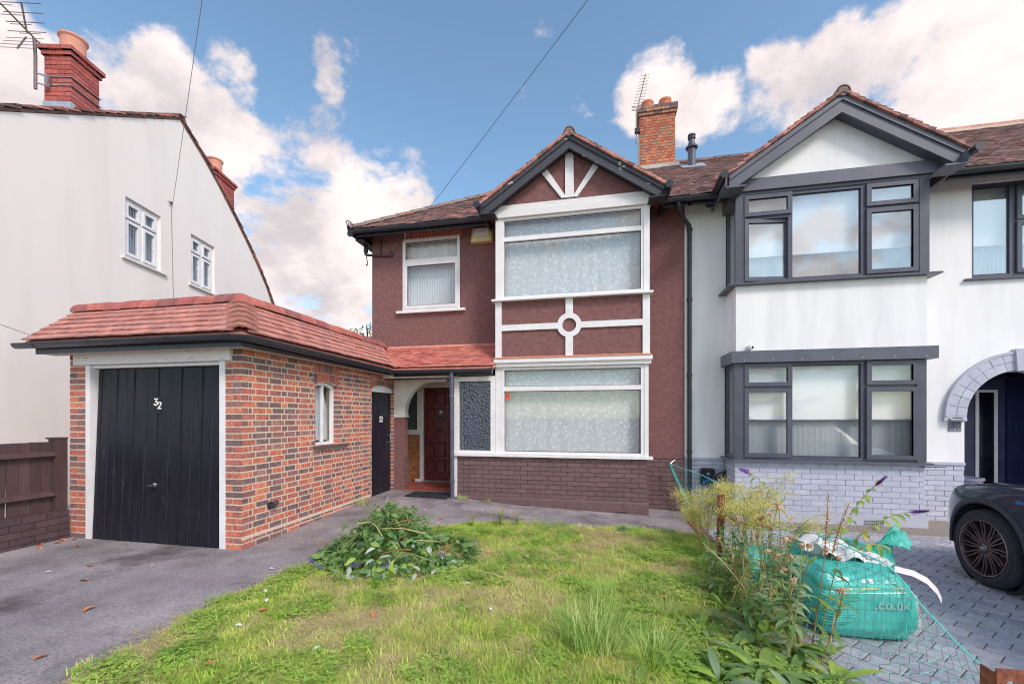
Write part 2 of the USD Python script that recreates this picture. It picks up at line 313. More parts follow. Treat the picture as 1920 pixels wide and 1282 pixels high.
# ================================================================== SETTING
def sm(t): t = np.clip(t, 0, 1); return t * t * (3 - 2 * t)
def gh(x, y):
    """height of the ground at (x, y)"""
    x, y = np.asarray(x, float), np.asarray(y, float)
    return 0.075 * sm((y - 4) / 3.3) * sm((-x - 1.4) / 1.6) - 0.115 * np.clip((x + 2.5) / 3.2, 0, 1.15) * np.clip((y - 3.0) / 4.2, 0, 1)
PAVE_Z = -0.115
ground_mat = look('earth', srgb(96, 88, 80), srgb(120, 110, 98), 3, 0.95, 0.5, 30)
asphalt = usdkit.material(stage, '/World/Looks/asphalt', {
    'g': ('geometry', {}), 'n1': ('noise_texture', {'scale': 1.3, 'detail': 6.0, 'roughness': 0.62}), 'n2': ('noise_texture', {'scale': 42.0, 'detail': 6.0, 'roughness': 0.75}), 'v': ('voronoi_texture', {'scale': 120.0}),
    'n3': ('noise_texture', {'scale': 0.9, 'detail': 8.0, 'roughness': 0.7}), 'r1': ('rgb_ramp', {'ramp': [(0.28, srgb(114, 104, 106)), (0.5, srgb(150, 140, 142)), (0.7, srgb(176, 164, 166))]}),
    'r2': ('map_range', {'from_min': 0.36, 'from_max': 0.66, 'to_min': 0.66, 'to_max': 1.26, 'clamp': True}), 's': ('vector_math', {'math_type': 'scale'}),
    'm3': ('map_range', {'from_min': 0.52, 'from_max': 0.66, 'clamp': True}), 'mx': ('mix_color', {'b': srgb(62, 54, 54)}), 'hf': ('math', {'math_type': 'multiply', 'value2': 0.75}),
    'b': ('bump', {'strength': 0.8, 'distance': 0.006}), 'p': ('principled_bsdf', {'roughness': 0.9})},
    [('g.position', 'n1.vector'), ('g.position', 'n2.vector'), ('g.position', 'v.vector'), ('g.position', 'n3.vector'), ('n1.fac', 'r1.fac'), ('n2.fac', 'r2.value'), ('r1.color', 's.vector1'), ('r2.result', 's.scale'),
     ('n3.fac', 'm3.value'), ('m3.result', 'hf.value1'), ('hf.value', 'mx.fac'), ('s.vector', 'mx.a'), ('mx.result', 'p.base_color'), ('v.distance', 'b.height'), ('b.normal', 'p.normal')], surface='p.BSDF')
structure('ground', MB().box((-400, -400, -1.0), (400, 400, -0.25)), ground_mat)
xs = np.arange(-9.6, 1.41, 0.2); ys = np.arange(-6, 9.01, 0.2)
gx, gy = np.meshgrid(xs, ys); structure('driveway', MB().sheet(np.stack([gx, gy, gh(gx, gy) + 0.004 * (meshkit.noise(np.stack([gx * 1.5, gy * 1.5, gx * 0], -1)) - .5)], -1)), asphalt, True)
# lawn soil, a little proud of the drive, with a ragged edge
LY = np.array([-6, 1.8, 2.6, 3.2, 3.8, 4.57, 5.3, 5.63, 5.85, 6.0, 6.08]); LX = np.array([-2.85, -2.85, -2.98, -2.9, -2.79, -2.62, -2.15, -1.75, -1.35, -0.9, 0.1])
def lawn_left(y): return np.interp(y, LY, LX) + 0.26 * (meshkit.fbm(np.stack([np.asarray(y) * 2.6, np.asarray(y) * 0, np.asarray(y) * 0 + 2], -1), 3) - .5)
lawn_earth = look('lawn_earth', srgb(150, 140, 92), srgb(180, 164, 112), 5, 0.95, 0.8, 60, third=srgb(206, 180, 140))
rows = []
for y in np.arange(-6, 6.10, 0.11):
    l = float(lawn_left(y)); X = np.linspace(l, 1.27, 40); Z = gh(X, X * 0 + y) + 0.025 * np.minimum(np.minimum(np.arange(40), 4) / 4, 1) * min(max((6.1 - y) / .15, 0.1), 1) + 0.006
    rows.append(np.stack([X, X * 0 + y, Z], -1))
structure('lawn', MB().sheet(np.array(rows)), lawn_earth, True)

# ================================================================== HOUSE TO THE LEFT (cream gable wall)
DL = np.array([-0.242, 0.970, 0]); DL /= np.linalg.norm(DL); NL = np.array([DL[1], -DL[0], 0]); PL = np.array([-8.973, 6.476, 0])
def lh(s, n, z): return PL + DL * s + NL * n + np.array([0, 0, z])
LHN = lambda a, b, h: lh(a, h, b)      # polygon (s, z) extruded along n
left = thing('cream_house', 'cream rendered house with plain gable wall and two white casement windows, left of the garage', 'house', lh(0, 0, 0))
roof_line = [(-3.9, 4.72), (1.4, 8.2), (2.2, 7.78), (2.75, 7.42), (3.42, 6.92), (4.0, 6.46), (4.5, 6.02), (5.0, 5.52), (5.35, 5.06), (6.2, 4.0)]
wins = [(0.0, 0.87, 4.56, 5.74), (1.76, 2.60, 4.58, 5.77)]
gable = Polygon([(-3.7, -0.3)] + [(a, b - 0.04) for a, b in roof_line] + [(6.2, -0.3)])
for a, b, c, d in wins: gable = gable.difference(sbox(a, c, b, d))
part(left, 'wall', MB().prism(gable, LHN, -0.25, 0.0), left_render)
part(left, 'wall', MB().prism(Polygon([(-3.7, -.3)] + [(a, b - .08) for a, b in roof_line] + [(6.2, -.3)]), LHN, -7.2, -7.0), left_render)
part(left, 'wall', MB().obox(lh(0, 0, 0), DL, NL, (0, 0, 1), -3.7, -3.45, -7.0, -0.25, -.3, 4.8), left_render)
part(left, 'wall', MB().obox(lh(0, 0, 0), DL, NL, (0, 0, 1), 5.95, 6.2, -7.0, -0.25, -.3, 4.0), left_render)
deck = MB()
for (a0, z0), (a1, z1) in zip(roof_line[:-1], roof_line[1:]):
    q = lambda a, z, n: lh(a, n, z)
    deck.hexa([q(a0, z0 - .03, -7.3), q(a1, z1 - .03, -7.3), q(a1, z1 - .03, .01), q(a0, z0 - .03, .01), q(a0, z0 + .02, -7.3), q(a1, z1 + .02, -7.3), q(a1, z1 + .02, .01), q(a0, z0 + .02, .01)])
rf = part(left, 'roof', deck, old_mats[0])
lt = Pieces(rf, 'tile', old_mats + tile_mats[:2], old_mix)
def along(line, step):
    """stations every step metres on a polyline: (point, unit direction)"""
    line = np.array(line, float); seg = np.linalg.norm(np.diff(line, axis=0), axis=1); cum = np.r_[0, np.cumsum(seg)]
    out = []
    for t in np.arange(0, cum[-1], step):
        i = min(np.searchsorted(cum, t, 'right') - 1, len(seg) - 1); d = (line[i + 1] - line[i]) / seg[i]; out.append((line[i] + d * (t - cum[i]), d))
    return out
def verge(line, n_cols):
    for (p, d) in along(line, 0.27):
        w2 = DL * d[0] + np.array([0, 0, d[1]]); nn = np.cross(w2, NL); nn *= np.sign(nn[2])
        for c in range(n_cols):
            j = rng.uniform(-.012, .012, 3); n1 = 0.05 - c * 0.3
            base = lh(p[0], 0, p[1])
            up = 0.35 if d[1] > 0 else -0.35
            if d[1] > 0: pts = [(0, 0.05), (0.34, 0.015)]
            else: pts = [(-0.07, 0.015), (0.27, 0.05)]
            b = MB(); P = lambda a, n, c2: base + w2 * a + NL * n + nn * c2
            (a0, c0), (a1, c1) = pts; a0 += j[0]; a1 += j[0]; c0 += j[1] * .6
            b.hexa([P(a0, n1 - .3, c0), P(a1, n1 - .3, c1), P(a1, n1 + j[2], c1), P(a0, n1 + j[2], c0), P(a0, n1 - .3, c0 + .022), P(a1, n1 - .3, c1 + .022), P(a1, n1 + j[2], c1 + .022), P(a0, n1 + j[2], c0 + .022)])
            lt.add(b)
verge([(-3.9, 4.72), (1.35, 8.17)], 5); verge([(1.45, 8.18)] + roof_line[2:], 4)
lt.flush(220)
rdg = Pieces(rf, 'ridge_tile', old_mats, old_mix)
for k in range(16):
    a = np.linspace(0, np.pi, 9); P = np.array([[lh(1.4 + 0.13 * math.cos(t), 0.06 - k * .45 - e, 8.17 + 0.12 * math.sin(t)) for t in a] for e in (0, .44)])
    Q = np.array([[lh(1.4 + 0.11 * math.cos(t), 0.06 - k * .45 - e, 8.17 + 0.10 * math.sin(t)) for t in a] for e in (0, .44)])
    b = MB().sheet(P).sheet(Q); b.sheet(np.array([P[0], Q[0]])); rdg.add(b)
rdg.flush(40)
for (s0, s1, z0, z1) in wins:
    w = part(left, 'window', MB().obox(lh(0, 0, 0), DL, NL, (0, 0, 1), s0, s1, -.12, -.06, z1 - .06, z1).obox(lh(0, 0, 0), DL, NL, (0, 0, 1), s0, s1, -.12, -.06, z0, z0 + .07)
             .obox(lh(0, 0, 0), DL, NL, (0, 0, 1), s0, s0 + .06, -.12, -.06, z0 + .07, z1 - .06).obox(lh(0, 0, 0), DL, NL, (0, 0, 1), s1 - .06, s1, -.12, -.06, z0 + .07, z1 - .06)
             .obox(lh(0, 0, 0), DL, NL, (0, 0, 1), (s0 + s1) / 2 - .03, (s0 + s1) / 2 + .03, -.12, -.06, z0 + .07, z1 - .06), white_paint)
    for k in (0, 1):
        a0 = s0 + .065 + k * ((s1 - s0) / 2 - .035); a1 = a0 + (s1 - s0) / 2 - .1
        for b0, b1 in ((z0 + .08, z1 - .42), (z1 - .38, z1 - .07)):
            fr = MB(); O = lh(0, 0, 0); Z = (0, 0, 1); t = .055
            fr.obox(O, DL, NL, Z, a0, a1, -.10, -.04, b1 - t, b1).obox(O, DL, NL, Z, a0, a1, -.10, -.04, b0, b0 + t).obox(O, DL, NL, Z, a0, a0 + t, -.10, -.04, b0 + t, b1 - t).obox(O, DL, NL, Z, a1 - t, a1, -.10, -.04, b0 + t, b1 - t)
            part(w, 'sash', fr, white_paint)
            part(w, 'pane', MB().obox(O, DL, NL, Z, a0 + t, a1 - t, -.08, -.075, b0 + t, b1 - t), clear)
            ld = MB(); wd = a1 - a0 - 2 * t; hh = b1 - b0 - 2 * t
            for q in (1 / 3, 2 / 3) if hh > .3 else (1 / 3, 2 / 3): ld.obox(O, DL, NL, Z, a0 + t + wd * q - .004, a0 + t + wd * q + .004, -.075, -.071, b0 + t, b1 - t)
            for q in ((.25, .5, .75) if hh > .3 else ()): ld.obox(O, DL, NL, Z, a0 + t, a1 - t, -.071, -.068, b0 + t + hh * q - .004, b0 + t + hh * q + .004)
            part(w, 'leading', ld, lead)
    part(w, 'blind', MB().obox(lh(0, 0, 0), DL, NL, (0, 0, 1), s0, s1, -.20, -.19, z0, z1), lace('left_curtain_%d' % int(s0 * 10), (.5, .52, .58), 30, .3))
    part(w, 'sill', MB().obox(lh(0, 0, 0), DL, NL, (0, 0, 1), s0 - .09, s1 + .12, -.12, .05, z0 - .04, z0 - .002), cream_paint)

def chimney(parent, O, u, v, lu, lv, z0, z1, mats, mix, courses_cap, cap=True, mort=pink_mortar, oversail=2, bl=.225, bh=.075):
    """brick stack standing from O, lu along u and lv along v"""
    O, u, v = map(np.asarray, (O, u, v))
    c = part(parent, 'chimney', MB().obox(O, u, v, (0, 0, 1), .012, lu - .012, .012, lv - .012, z0, z1 - .01), mort)
    ps = Pieces(c, 'brick', mats, mix); n = int(round((z1 - z0) / bh))
    for r in range(n):
        za = z0 + r * bh; ov = 0.03 * max(0, oversail - (n - 1 - r)) if oversail else 0
        for (o, du, dv, L) in ((O, u, v, lu), (O + u * lu, v, -u, lv), (O + u * lu + v * lv, -u, -v, lu), (O + v * lv, -v, u, lv)):
            k = max(1, int(round(L / bl))); w = L / k; sh = (w / 2 if r % 2 else 0)
            e = [0] + [t for t in np.arange(sh if sh else w, L - .02, w)] + [L]
            for a, b in zip(e[:-1], e[1:]):
                ps.add(MB().obox(o, du, dv, (0, 0, 1), a + .005 - ov * (a == 0), b - .005 + ov * (b == L) - (.1 if b == L else 0) * 0, -ov - rng.uniform(0, .004), .1, za + .005, za + bh - .005))
    ps.flush(courses_cap)
    return c
LU = -NL
c1 = chimney(left, lh(-1.03, -.452, 0), NL, DL, .435, .51, 6.2, 7.70, chb_mats, chb_mix, 150)
part(c1, 'pot', MB().lathe([(.14, 7.70), (.175, 7.72), (.165, 7.85), (.17, 7.98), (.195, 8.0), (.195, 8.03), (.15, 8.03), (.14, 7.8)], lh(-.80, -.2, 0), n=28), terracotta2, 40)
part(c1, 'flashing', MB().obox(lh(-1.03, -.435, 0), NL, DL, (0, 0, 1), -.02, .43, -.02, .06, 6.60, 6.78), lead)
part(c1, 'strap', MB().obox(lh(-1.03, -.435, 0), NL, DL, (0, 0, 1), -.012, .447, -.012, .522, 7.19, 7.2).obox(lh(-1.03, -.435, 0), NL, DL, (0, 0, 1), -.012, .447, -.012, .522, 7.05, 7.06), steel)
c2 = chimney(left, lh(2.62, -.452, 0), NL, DL, .435, .80, 6.9, 7.82, chb_mats, chb_mix, 80)
part(c2, 'pot', MB().lathe([(.14, 7.80), (.175, 7.83), (.165, 7.96), (.17, 8.1), (.195, 8.12), (.195, 8.15), (.15, 8.15), (.14, 7.9)], lh(2.9, -.2, 0), n=28), terracotta2, 40)
part(c2, 'flashing', MB().obox(lh(2.62, -.435, 0), NL, DL, (0, 0, 1), -.02, .42, -.02, .05, 7.42, 7.56), lead)

def aerial(name, label, mast, yagi_dir, rod_dir, n_el, l0, l1, span, mast_r=.018):
    """mast: list of points; boom runs from the mast top along yagi_dir"""
    t = thing(name, label, 'aerial', mast[0], group=None)
    part(t, 'mast', MB().tube(mast, mast_r, 8), alu_dull)
    top = np.array(mast[-1], float); yd = np.array(yagi_dir, float); yd /= np.linalg.norm(yd); rd = np.array(rod_dir, float); rd /= np.linalg.norm(rd)
    part(t, 'boom', MB().beam(top - yd * .12, top + yd * span, np.cross(yd, rd), .018, .018), alu_dull)
    for k in range(n_el):
        c = top + yd * span * (k + .5) / n_el; L = l0 + (l1 - l0) * k / max(n_el - 1, 1)
        part(t, 'element', MB().tube([c - rd * L / 2, c + rd * L / 2], .005, 5), alu_dull)
    return t, top, yd, rd

# ================================================================== GARAGE
gar = thing('garage', 'red brick garage with black up-and-over door and clay tiled roof edge, beside the brown house', 'garage', (-5.2, 4.062, 0))
XW, YG = -3.976, 4.062            # side wall and front wall planes
CO = 0.0735
ZV = np.array([0, 0, 1.0])
garage_bricks = Pieces(gar, 'brick', brick_mats, brick_mix)
def brick_wall(ps, O, u, nout, L, z0, courses, holes, mode, ch=CO, s=0.205, h=0.098, depth=.1, start=0, proud=.004):
    rng.uniform()
    """monk-bond brickwork: O origin, u along, nout outwards; holes = shapely area to leave out (u, z)"""
    O, u, nout = map(np.asarray, (O, u, nout))
    for r in range(courses):
        jg = .0085 if mode == 'monk' else .0045
        za, zb = z0 + r * ch + jg, z0 + (r + 1) * ch - jg
        x = -((r % 2) * .5 * (2 * s + h) + start) - rng.uniform(0, .01); seq = 0; row = []
        if mode == 'monk':
            row = [0.0] if r % 2 else [0.0]
            x = 0.0
            first = (.098, .055) if r % 2 else (.205,)
            for f in first: row.append(x + f); x += f
            k = r % 2
            while x < L:
                w = h if (k % 3) == 2 else s
                x += w; row.append(x); k += 1
            row[-1] = L
            if len(row) > 2 and row[-1] - row[-2] < .04: row.pop(-2)
        else:
            x = 0.0; row = [0.0]
            if r % 2: x = s / 2; row.append(x)
            while x < L - .03: x += s; row.append(min(x, L))
        for a, b in zip(row[:-1], row[1:]):
            cell = sbox(a + jg, za, b - jg, zb)
            if holes is not None: cell = cell.difference(holes)
            for g in getattr(cell, 'geoms', [cell]):
                if g.is_empty or g.area < 4e-4: continue
                p = proud * rng.uniform(0, 1)
                if len(g.exterior.coords) == 5 and abs(g.area - (g.bounds[2] - g.bounds[0]) * (g.bounds[3] - g.bounds[1])) < 1e-6:
                    a1, z1, a2, z2 = g.bounds; ps.add(MB().obox(O, u, (0, 0, 1), nout, a1, a2, z1, z2, -depth, p))
                else: ps.add(MB().prism(g.simplify(.002), lambda q, z, c: O + u * q + ZV * z + nout * c, -depth, p))
# side wall (faces +x), u runs along +y
win = sbox(5.322 - YG, 1.085, 5.830 - YG, 1.96).union(Polygon([(5.322 - YG, 1.95), (5.45 - YG, 1.99), (5.576 - YG, 2.005), (5.70 - YG, 1.99), (5.83 - YG, 1.95)]))
gate = sbox(6.832 - YG, -.2, 7.60 - YG, 2.0).union(Polygon([(6.832 - YG, 1.99), (7.0 - YG, 2.05), (7.22 - YG, 2.07), (7.44 - YG, 2.05), (7.60 - YG, 1.99)]))
arch_w = Polygon([(5.322 - YG, 1.95), (5.45 - YG, 1.99), (5.576 - YG, 2.005), (5.70 - YG, 1.99), (5.83 - YG, 1.95), (5.86 - YG, 2.24), (5.29 - YG, 2.24)])
arch_g = Polygon([(6.832 - YG, 1.99), (7.0 - YG, 2.05), (7.22 - YG, 2.07), (7.44 - YG, 2.05), (7.60 - YG, 1.99), (7.64 - YG, 2.24), (6.79 - YG, 2.24)])
LW = 7.68 - YG
holes = unary_union([win, gate, arch_w, arch_g, sbox(2.77, -.3, LW, .0)])
brick_wall(garage_bricks, (XW, YG, 0), (0, 1, 0), (1, 0, 0), LW, -.01, 31, holes, 'monk')
# thick mortar band near the foot of the side wall
wallpoly = sbox(0.006, -.3, LW, 2.29).difference(unary_union([win.buffer(.004), gate.buffer(.004)]))
part(gar, 'wall', MB().prism(wallpoly, lambda a, b, h: (XW - .0015 - h, YG + a, b), 0.0, .2), mortar)
part(gar, 'mortar_band', MB().box((XW - .05, YG - .001, .105), (XW + .006, YG + 2.74, .128)), mortar)
for (hx0, hx1, zb, zt, mid) in ((5.29, 5.86, 1.95, 2.245, .055), (6.79, 7.64, 1.99, 2.245, .08)):
    n = int((hx1 - hx0) / .073)
    for rowz in (0, 1):
        for k in range(n):
            a, b = hx0 + (hx1 - hx0) * k / n + .004, hx0 + (hx1 - hx0) * (k + 1) / n - .004
            f = lambda y: zb + mid * (1 - (2 * (y - hx0) / (hx1 - hx0) - 1) ** 2)
            y0 = f((a + b) / 2); zm = y0 + (zt - y0) * .53
            z0, z1 = (y0 + .004, zm - .004) if rowz == 0 else (zm + .004, zt - .002)
            garage_bricks.add(MB().box((XW - .1, a, z0), (XW + rng.uniform(0, .004), b, z1)))
# front pillars
for (x0, x1, rev) in ((-6.50, -6.235, 0), (-4.185, XW, 0)):
    for r in range(31):
        za, zb = -.01 + r * CO + .0085, -.01 + (r + 1) * CO - .0085
        if x0 > -5: e = [x0, x0 + .085, XW] if r % 2 else [x0, XW]
        else: e = [x0, x0 + .12, x1] if r % 2 else [x0, x1]
        for a, b in zip(e[:-1], e[1:]):
            if zb > 2.13 and ((x0 > -5 and a < -4.1)): a = -4.09
            if zb > 2.13 and x0 < -5: b = min(b, -6.405)
            if b - a < .03: continue
            garage_bricks.add(MB().box((a + (.005 if a != x0 else 0), YG - rng.uniform(0, .004), za), (b - (.005 if b != XW else .0), YG + .1, zb)))
    part(gar, 'pier', MB().box((x0 + .002, YG + .0025, -.3), (x1 - (.0035 if x0 > -5 else .002), YG + .22, 2.29)), mortar)
garage_bricks.flush(300)
part(gar, 'side_wall', MB().box((-6.497, YG + .23, -.3), (-6.30, 8.3, 2.29)), mortar)
part(gar, 'rear_wall', MB().box((-6.3, 8.1, -.3), (XW - .21, 8.3, 2.29)), mortar)
part(gar, 'lintel', MB().box((-6.40, YG - .035, 2.135), (-4.095, YG + .12, 2.272)), peel_paint)
fr = part(gar, 'door_frame', MB().box((-6.234, YG - .012, -.02), (-6.165, YG + .16, 2.132)).box((-4.262, YG - .012, -.02), (-4.187, YG + .16, 2.132)).box((-6.164, YG + .02, 2.095), (-4.263, YG + .16, 2.132)), white_paint)
# up-and-over door, leaning in a little at the top
X0, X1 = -6.16, -4.265
def dp(x, z, c): k = np.clip(z / 2.09, 0, 1); return np.array([x, 4.078 + .075 * k - c, z])
gd = part(gar, 'garage_door', MB().hexa([dp(X0, -.01, -.03), dp(X1, -.01, -.03), dp(X1, -.01, 0), dp(X0, -.01, 0), dp(X0, 2.09, -.03), dp(X1, 2.09, -.03), dp(X1, 2.09, 0), dp(X0, 2.09, 0)]), black_paint)
ed = [0.0, .037, .168, .308, .5, .68, .838, .985, 1.0]
pan = Pieces(gd, 'door_panel', [black_paint], black_paint)
for a, b in zip(ed[:-1], ed[1:]):
    xa, xb = X0 + (X1 - X0) * a + .009, X0 + (X1 - X0) * b - .009
    if xb - xa < .02: continue
    m = MB(); bev = .008
    m.hexa([dp(xa, .0, 0), dp(xb, .0, 0), dp(xb - bev, .0, .016), dp(xa + bev, .0, .016), dp(xa, 2.08, 0), dp(xb, 2.08, 0), dp(xb - bev, 2.08, .016), dp(xa + bev, 2.08, .016)])
    xm = (xa + xb) / 2
    if xb - xa > .1:
        m.hexa([dp(xm - .012, .0, .016), dp(xm + .012, .0, .016), dp(xm + .006, .0, .022), dp(xm - .006, .0, .022), dp(xm - .012, 2.08, .016), dp(xm + .012, 2.08, .016), dp(xm + .006, 2.08, .022), dp(xm - .006, 2.08, .022)])
    pan.add(m)
pan.flush()
xc = X0 + (X1 - X0) * .5
part(gd, 'number_plate', MB().hexa([dp(xc - .05, 1.54, .0), dp(xc + .05, 1.54, .0), dp(xc + .05, 1.54, .019), dp(xc - .05, 1.54, .019), dp(xc - .05, 1.74, 0), dp(xc + .05, 1.74, 0), dp(xc + .05, 1.74, .019), dp(xc - .05, 1.74, .019)]), black_paint)
num = MB()
for ch, dx, z in (('3', -.062, 1.635), ('2', -.008, 1.595)):
    t = meshkit.text_mesh(ch, .082, .006, bold=True); v = np.array(t.vertices); num.add(np.array([dp(xc + dx + a, z + b, .020 + c) for a, b, c in v]), t.faces)
part(gd, 'number', num, white_paint)
hd = MB().lathe([(.0, 0), (.028, .0), (.024, .012), (.012, .02), (.01, .045), (0.0, .046)], dp(xc, .69, .018), (0, -1, 0), 14).beam(dp(xc - .05, .685, .07), dp(xc + .05, .695, .07), (0, 0, 1), .014, .016)
part(gd, 'handle', hd, steel)
# window in the side wall
wy0, wy1, wz0, wz1 = 5.325, 5.827, 1.09, 1.985
wf = MB().prism(win.buffer(-.002).difference(win.buffer(-.042)), lambda a, b, h: (XW - .06 - h, YG + a, b), 0, .05).box((XW - .105, 5.575 - .015, wz0 + .04), (XW - .062, 5.575 + .015, 1.965))
w = part(gar, 'window', wf, white_paint)
part(w, 'pane', MB().box((XW - .090, wy0 + .04, wz0 + .04), (XW - .086, wy1 - .04, 1.955)), clear)
n = 40; sw = []
for i in range(12):
    z = wz0 + .06 + (1.95 - wz0 - .08) * i / 11; wdt = (wy1 - wy0 - .09) * (.62 + .36 * math.sin(math.pi * min(1, .35 + .6 * i / 11)))
    sw.append([(XW - .135 + .014 * math.sin(k * 1.7 + i * .5), wy0 + .045 + wdt * k / (n - 1), z) for k in range(n)])
part(w, 'curtain', MB().sheet(np.array(sw)), lace('garage_curtain', (.80, .80, .84), 30, .25), True)
part(gar, 'window_sill', MB().box((XW - .06, wy0 - .05, 1.035), (XW + .045, wy1 + .24, 1.083)), look('sill_brown', srgb(92, 72, 70), srgb(104, 82, 78), 8, .7, .3, 40))
# side gate of ledged boards
gt = part(gar, 'gate', MB().box((XW - .085, 6.835, .03), (XW - .07, 7.598, 1.94)), dark_gap)
for k in range(6):
    a = 6.84 + k * .1265; part(gt, 'board', MB().box((XW - .07, a + .003, .04 + rng.uniform(0, .01)), (XW - .045, a + .122, 1.935)), black_paint)
part(gar, 'gate_head', MB().prism(gate.intersection(sbox(0, 1.942, 9, 3)).buffer(-.003), lambda a, b, h: (XW - .02 - h, YG + a, b), 0, .05), white_paint)
part(gt, 'handle', MB().tube([(XW - .045, 7.50, 1.14), (XW - .005, 7.50, 1.15), (XW + .005, 7.50, 1.11), (XW + .005, 7.50, 1.04), (XW - .005, 7.50, 1.0), (XW - .045, 7.50, 1.01)], .008, 7), steel)
num = MB()
t = meshkit.text_mesh('32', .10, .006, bold=True); v = np.array(t.vertices)
num.add(np.array([(XW - .044 + c, 7.16 + a * .75, 1.40 + b) for a, b, c in v]), t.faces)
part(gt, 'number', num, white_paint)
# old pipe stub
part(gar, 'pipe_stub', MB().tube([(XW - .02, 4.48, .42), (XW + .03, 4.48, .41), (XW + .06, 4.50, .44), (XW + .07, 4.53, .47)], [.03, .03, .026, .022], 10).lathe([(.0, 0), (.045, 0), (.045, .02), (0, .022)], (XW, 4.48, .42), (1, 0, 0), 12), black_plastic)
# soffit, fascia, gutters
soff = look('soffit', srgb(198, 184, 174), srgb(212, 198, 188), 6, .7, .2, 30)
part(gar, 'soffit', MB().box((-6.72, 3.88, 2.262), (XW + .17, YG, 2.274)).box((XW, YG, 2.262), (XW + .17, 7.28, 2.274)), soff)
part(gar, 'fascia', MB().box((-6.72, 3.855, 2.255), (XW + .195, 3.88, 2.37)).box((XW + .17, 3.88, 2.255), (XW + .195, 7.24, 2.37)), black_plastic)
def gutter(m, p, q, r=.056, up=(0, 0, 1), rot=None):
    """half-round gutter from p to q (open at the top)"""
    p, q = np.asarray(p, float), np.asarray(q, float); d = (q - p) / np.linalg.norm(q - p); sd = np.cross(d, up); sd /= np.linalg.norm(sd); up = np.cross(sd, d)
    a = np.linspace(math.pi, 2 * math.pi, 11)
    for rr in (r, r - .006): m.sheet(np.array([[e + rr * (math.cos(t) * sd + math.sin(t) * up) for t in a] for e in (p, q)]))
    for sg in (-1, 1): m.obox(p, d, sd, up, 0, np.linalg.norm(q - p), sg * (r - .003) - .005, sg * (r - .003) + .005, -.004, .006)
    return m
def bracket(m, c, d, r=.062, w=.035):
    d = np.asarray(d, float); sd = np.cross(d, (0, 0, 1)); a = np.linspace(math.pi, 2 * math.pi, 11); up = np.array([0, 0, 1.])
    m.sheet(np.array([[np.asarray(c) + d * e + r * (math.cos(t) * sd + math.sin(t) * up) for t in a] for e in (-w / 2, w / 2)])); return m
g = part(gar, 'gutter', gutter(MB(), (-6.93, 3.80, 2.372), (-3.80, 3.80, 2.362)), black_plastic, 40)
b = MB()
for x in (-6.6, -5.75, -4.65): bracket(b, (x, 3.80, 2.372), (1, 0, 0))
part(g, 'joint', b, black_plastic, 40)
corner = MB()
aa = np.linspace(-math.pi / 2, 0, 8); cs = np.linspace(math.pi, 2 * math.pi, 11)
ctr = np.array([-3.80, 3.874]); 
corner.sheet(np.array([[(ctr[0] + (.074 + .058 * math.cos(t)) * math.cos(q), ctr[1] + (.074 + .058 * math.cos(t)) * math.sin(q), 2.362 + .058 * math.sin(t)) for t in cs] for q in aa]))
part(g, 'corner', corner, black_plastic, True)
g2 = part(gar, 'gutter', gutter(MB(), (-3.726, 3.87, 2.362), (-3.726, 7.12, 2.325)), black_plastic, 40)
b = MB(); bracket(b, (-3.726, 4.15, 2.36), (0, 1, 0)); bracket(b, (-3.726, 5.6, 2.345), (0, 1, 0)); part(g2, 'joint', b, black_plastic, 40)

def tiles(ps, P, u, w, nn, keep, a_range, rows, expo, tw, th=.012, over=1.45, jit=.004, gap=.0015, kfun=None, lift=.0):
    """rows of plain tiles on a slope: P lower left corner, u along, w up the slope, nn normal; keep = shapely area (a, b)"""
    P, u, w, nn = (np.asarray(t, float) for t in (P, u, w, nn))
    for r in range(rows):
        b0 = r * expo; x = a_range[0] + (tw / 2 if r % 2 else 0) - tw
        while x < a_range[1] + tw:
            a0, a1 = x + gap, x + tw - gap; x += tw
            if keep is not None:
                cell = sbox(a0, b0, a1, b0 + expo * over); c2 = cell.intersection(keep)
                if c2.is_empty or c2.area < .12 * cell.area: continue
                if c2.area < .995 * cell.area:
                    gg = max(getattr(c2, 'geoms', [c2]), key=lambda t: t.area)
                    if gg.geom_type != 'Polygon': continue
                    j = rng.uniform(0, jit) + lift * .5
                    ps.add(MB().prism(gg, lambda a, b, c: P + u * a + w * b + nn * (j + .006 + th * 1.05 * (1 - (b - b0) / (expo * over)) + c), 0, th)); continue
            j = rng.uniform(-jit, jit, 4); lo, hi = th * 1.15 + j[0] + .004 + lift, .002 + .004
            q = lambda a, b, c: P + u * a + w * b + nn * c
            e = j[1]
            ps.add(MB().hexa([q(a0, b0 + e, lo), q(a1, b0 + e + j[2] * .6, lo + j[3]), q(a1, b0 + expo * over, hi), q(a0, b0 + expo * over, hi), q(a0, b0 + e, lo + th), q(a1, b0 + e + j[2] * .6, lo + th + j[3]), q(a1, b0 + expo * over, hi + th), q(a0, b0 + expo * over, hi + th)]), None if kfun is None else kfun(r, x))
E2, E3 = math.cos(math.radians(41.5)), math.sin(math.radians(41.5)); SL = .72
wv = np.array([0, E2, E3]); nv = np.array([0, -E3, E2])
gt_deck = MB()
F0, F1 = np.array([-6.86, 3.83, 2.395]), np.array([-3.74, 3.83, 2.385])
T0, T1 = F0 + wv * SL, np.array([-3.74 - E2 * SL, 3.83 + E2 * SL, 2.385 + E3 * SL]); S1 = np.array([-3.74, 7.165, 2.36]); ST = np.array([-3.74 - E2 * SL, 7.74, 2.36 + E3 * SL])
gt_deck.hexa([F0 - nv * .03, F1 - nv * .03, T1 - nv * .03, T0 - nv * .03, F0, F1, T1, T0])
ws = np.array([-E2, 0, E3]); ns = np.array([E3, 0, E2])
gt_deck.hexa([F1 - ns * .03, S1 - ns * .03, ST - ns * .03, T1 - ns * .03, F1, S1, ST, T1])
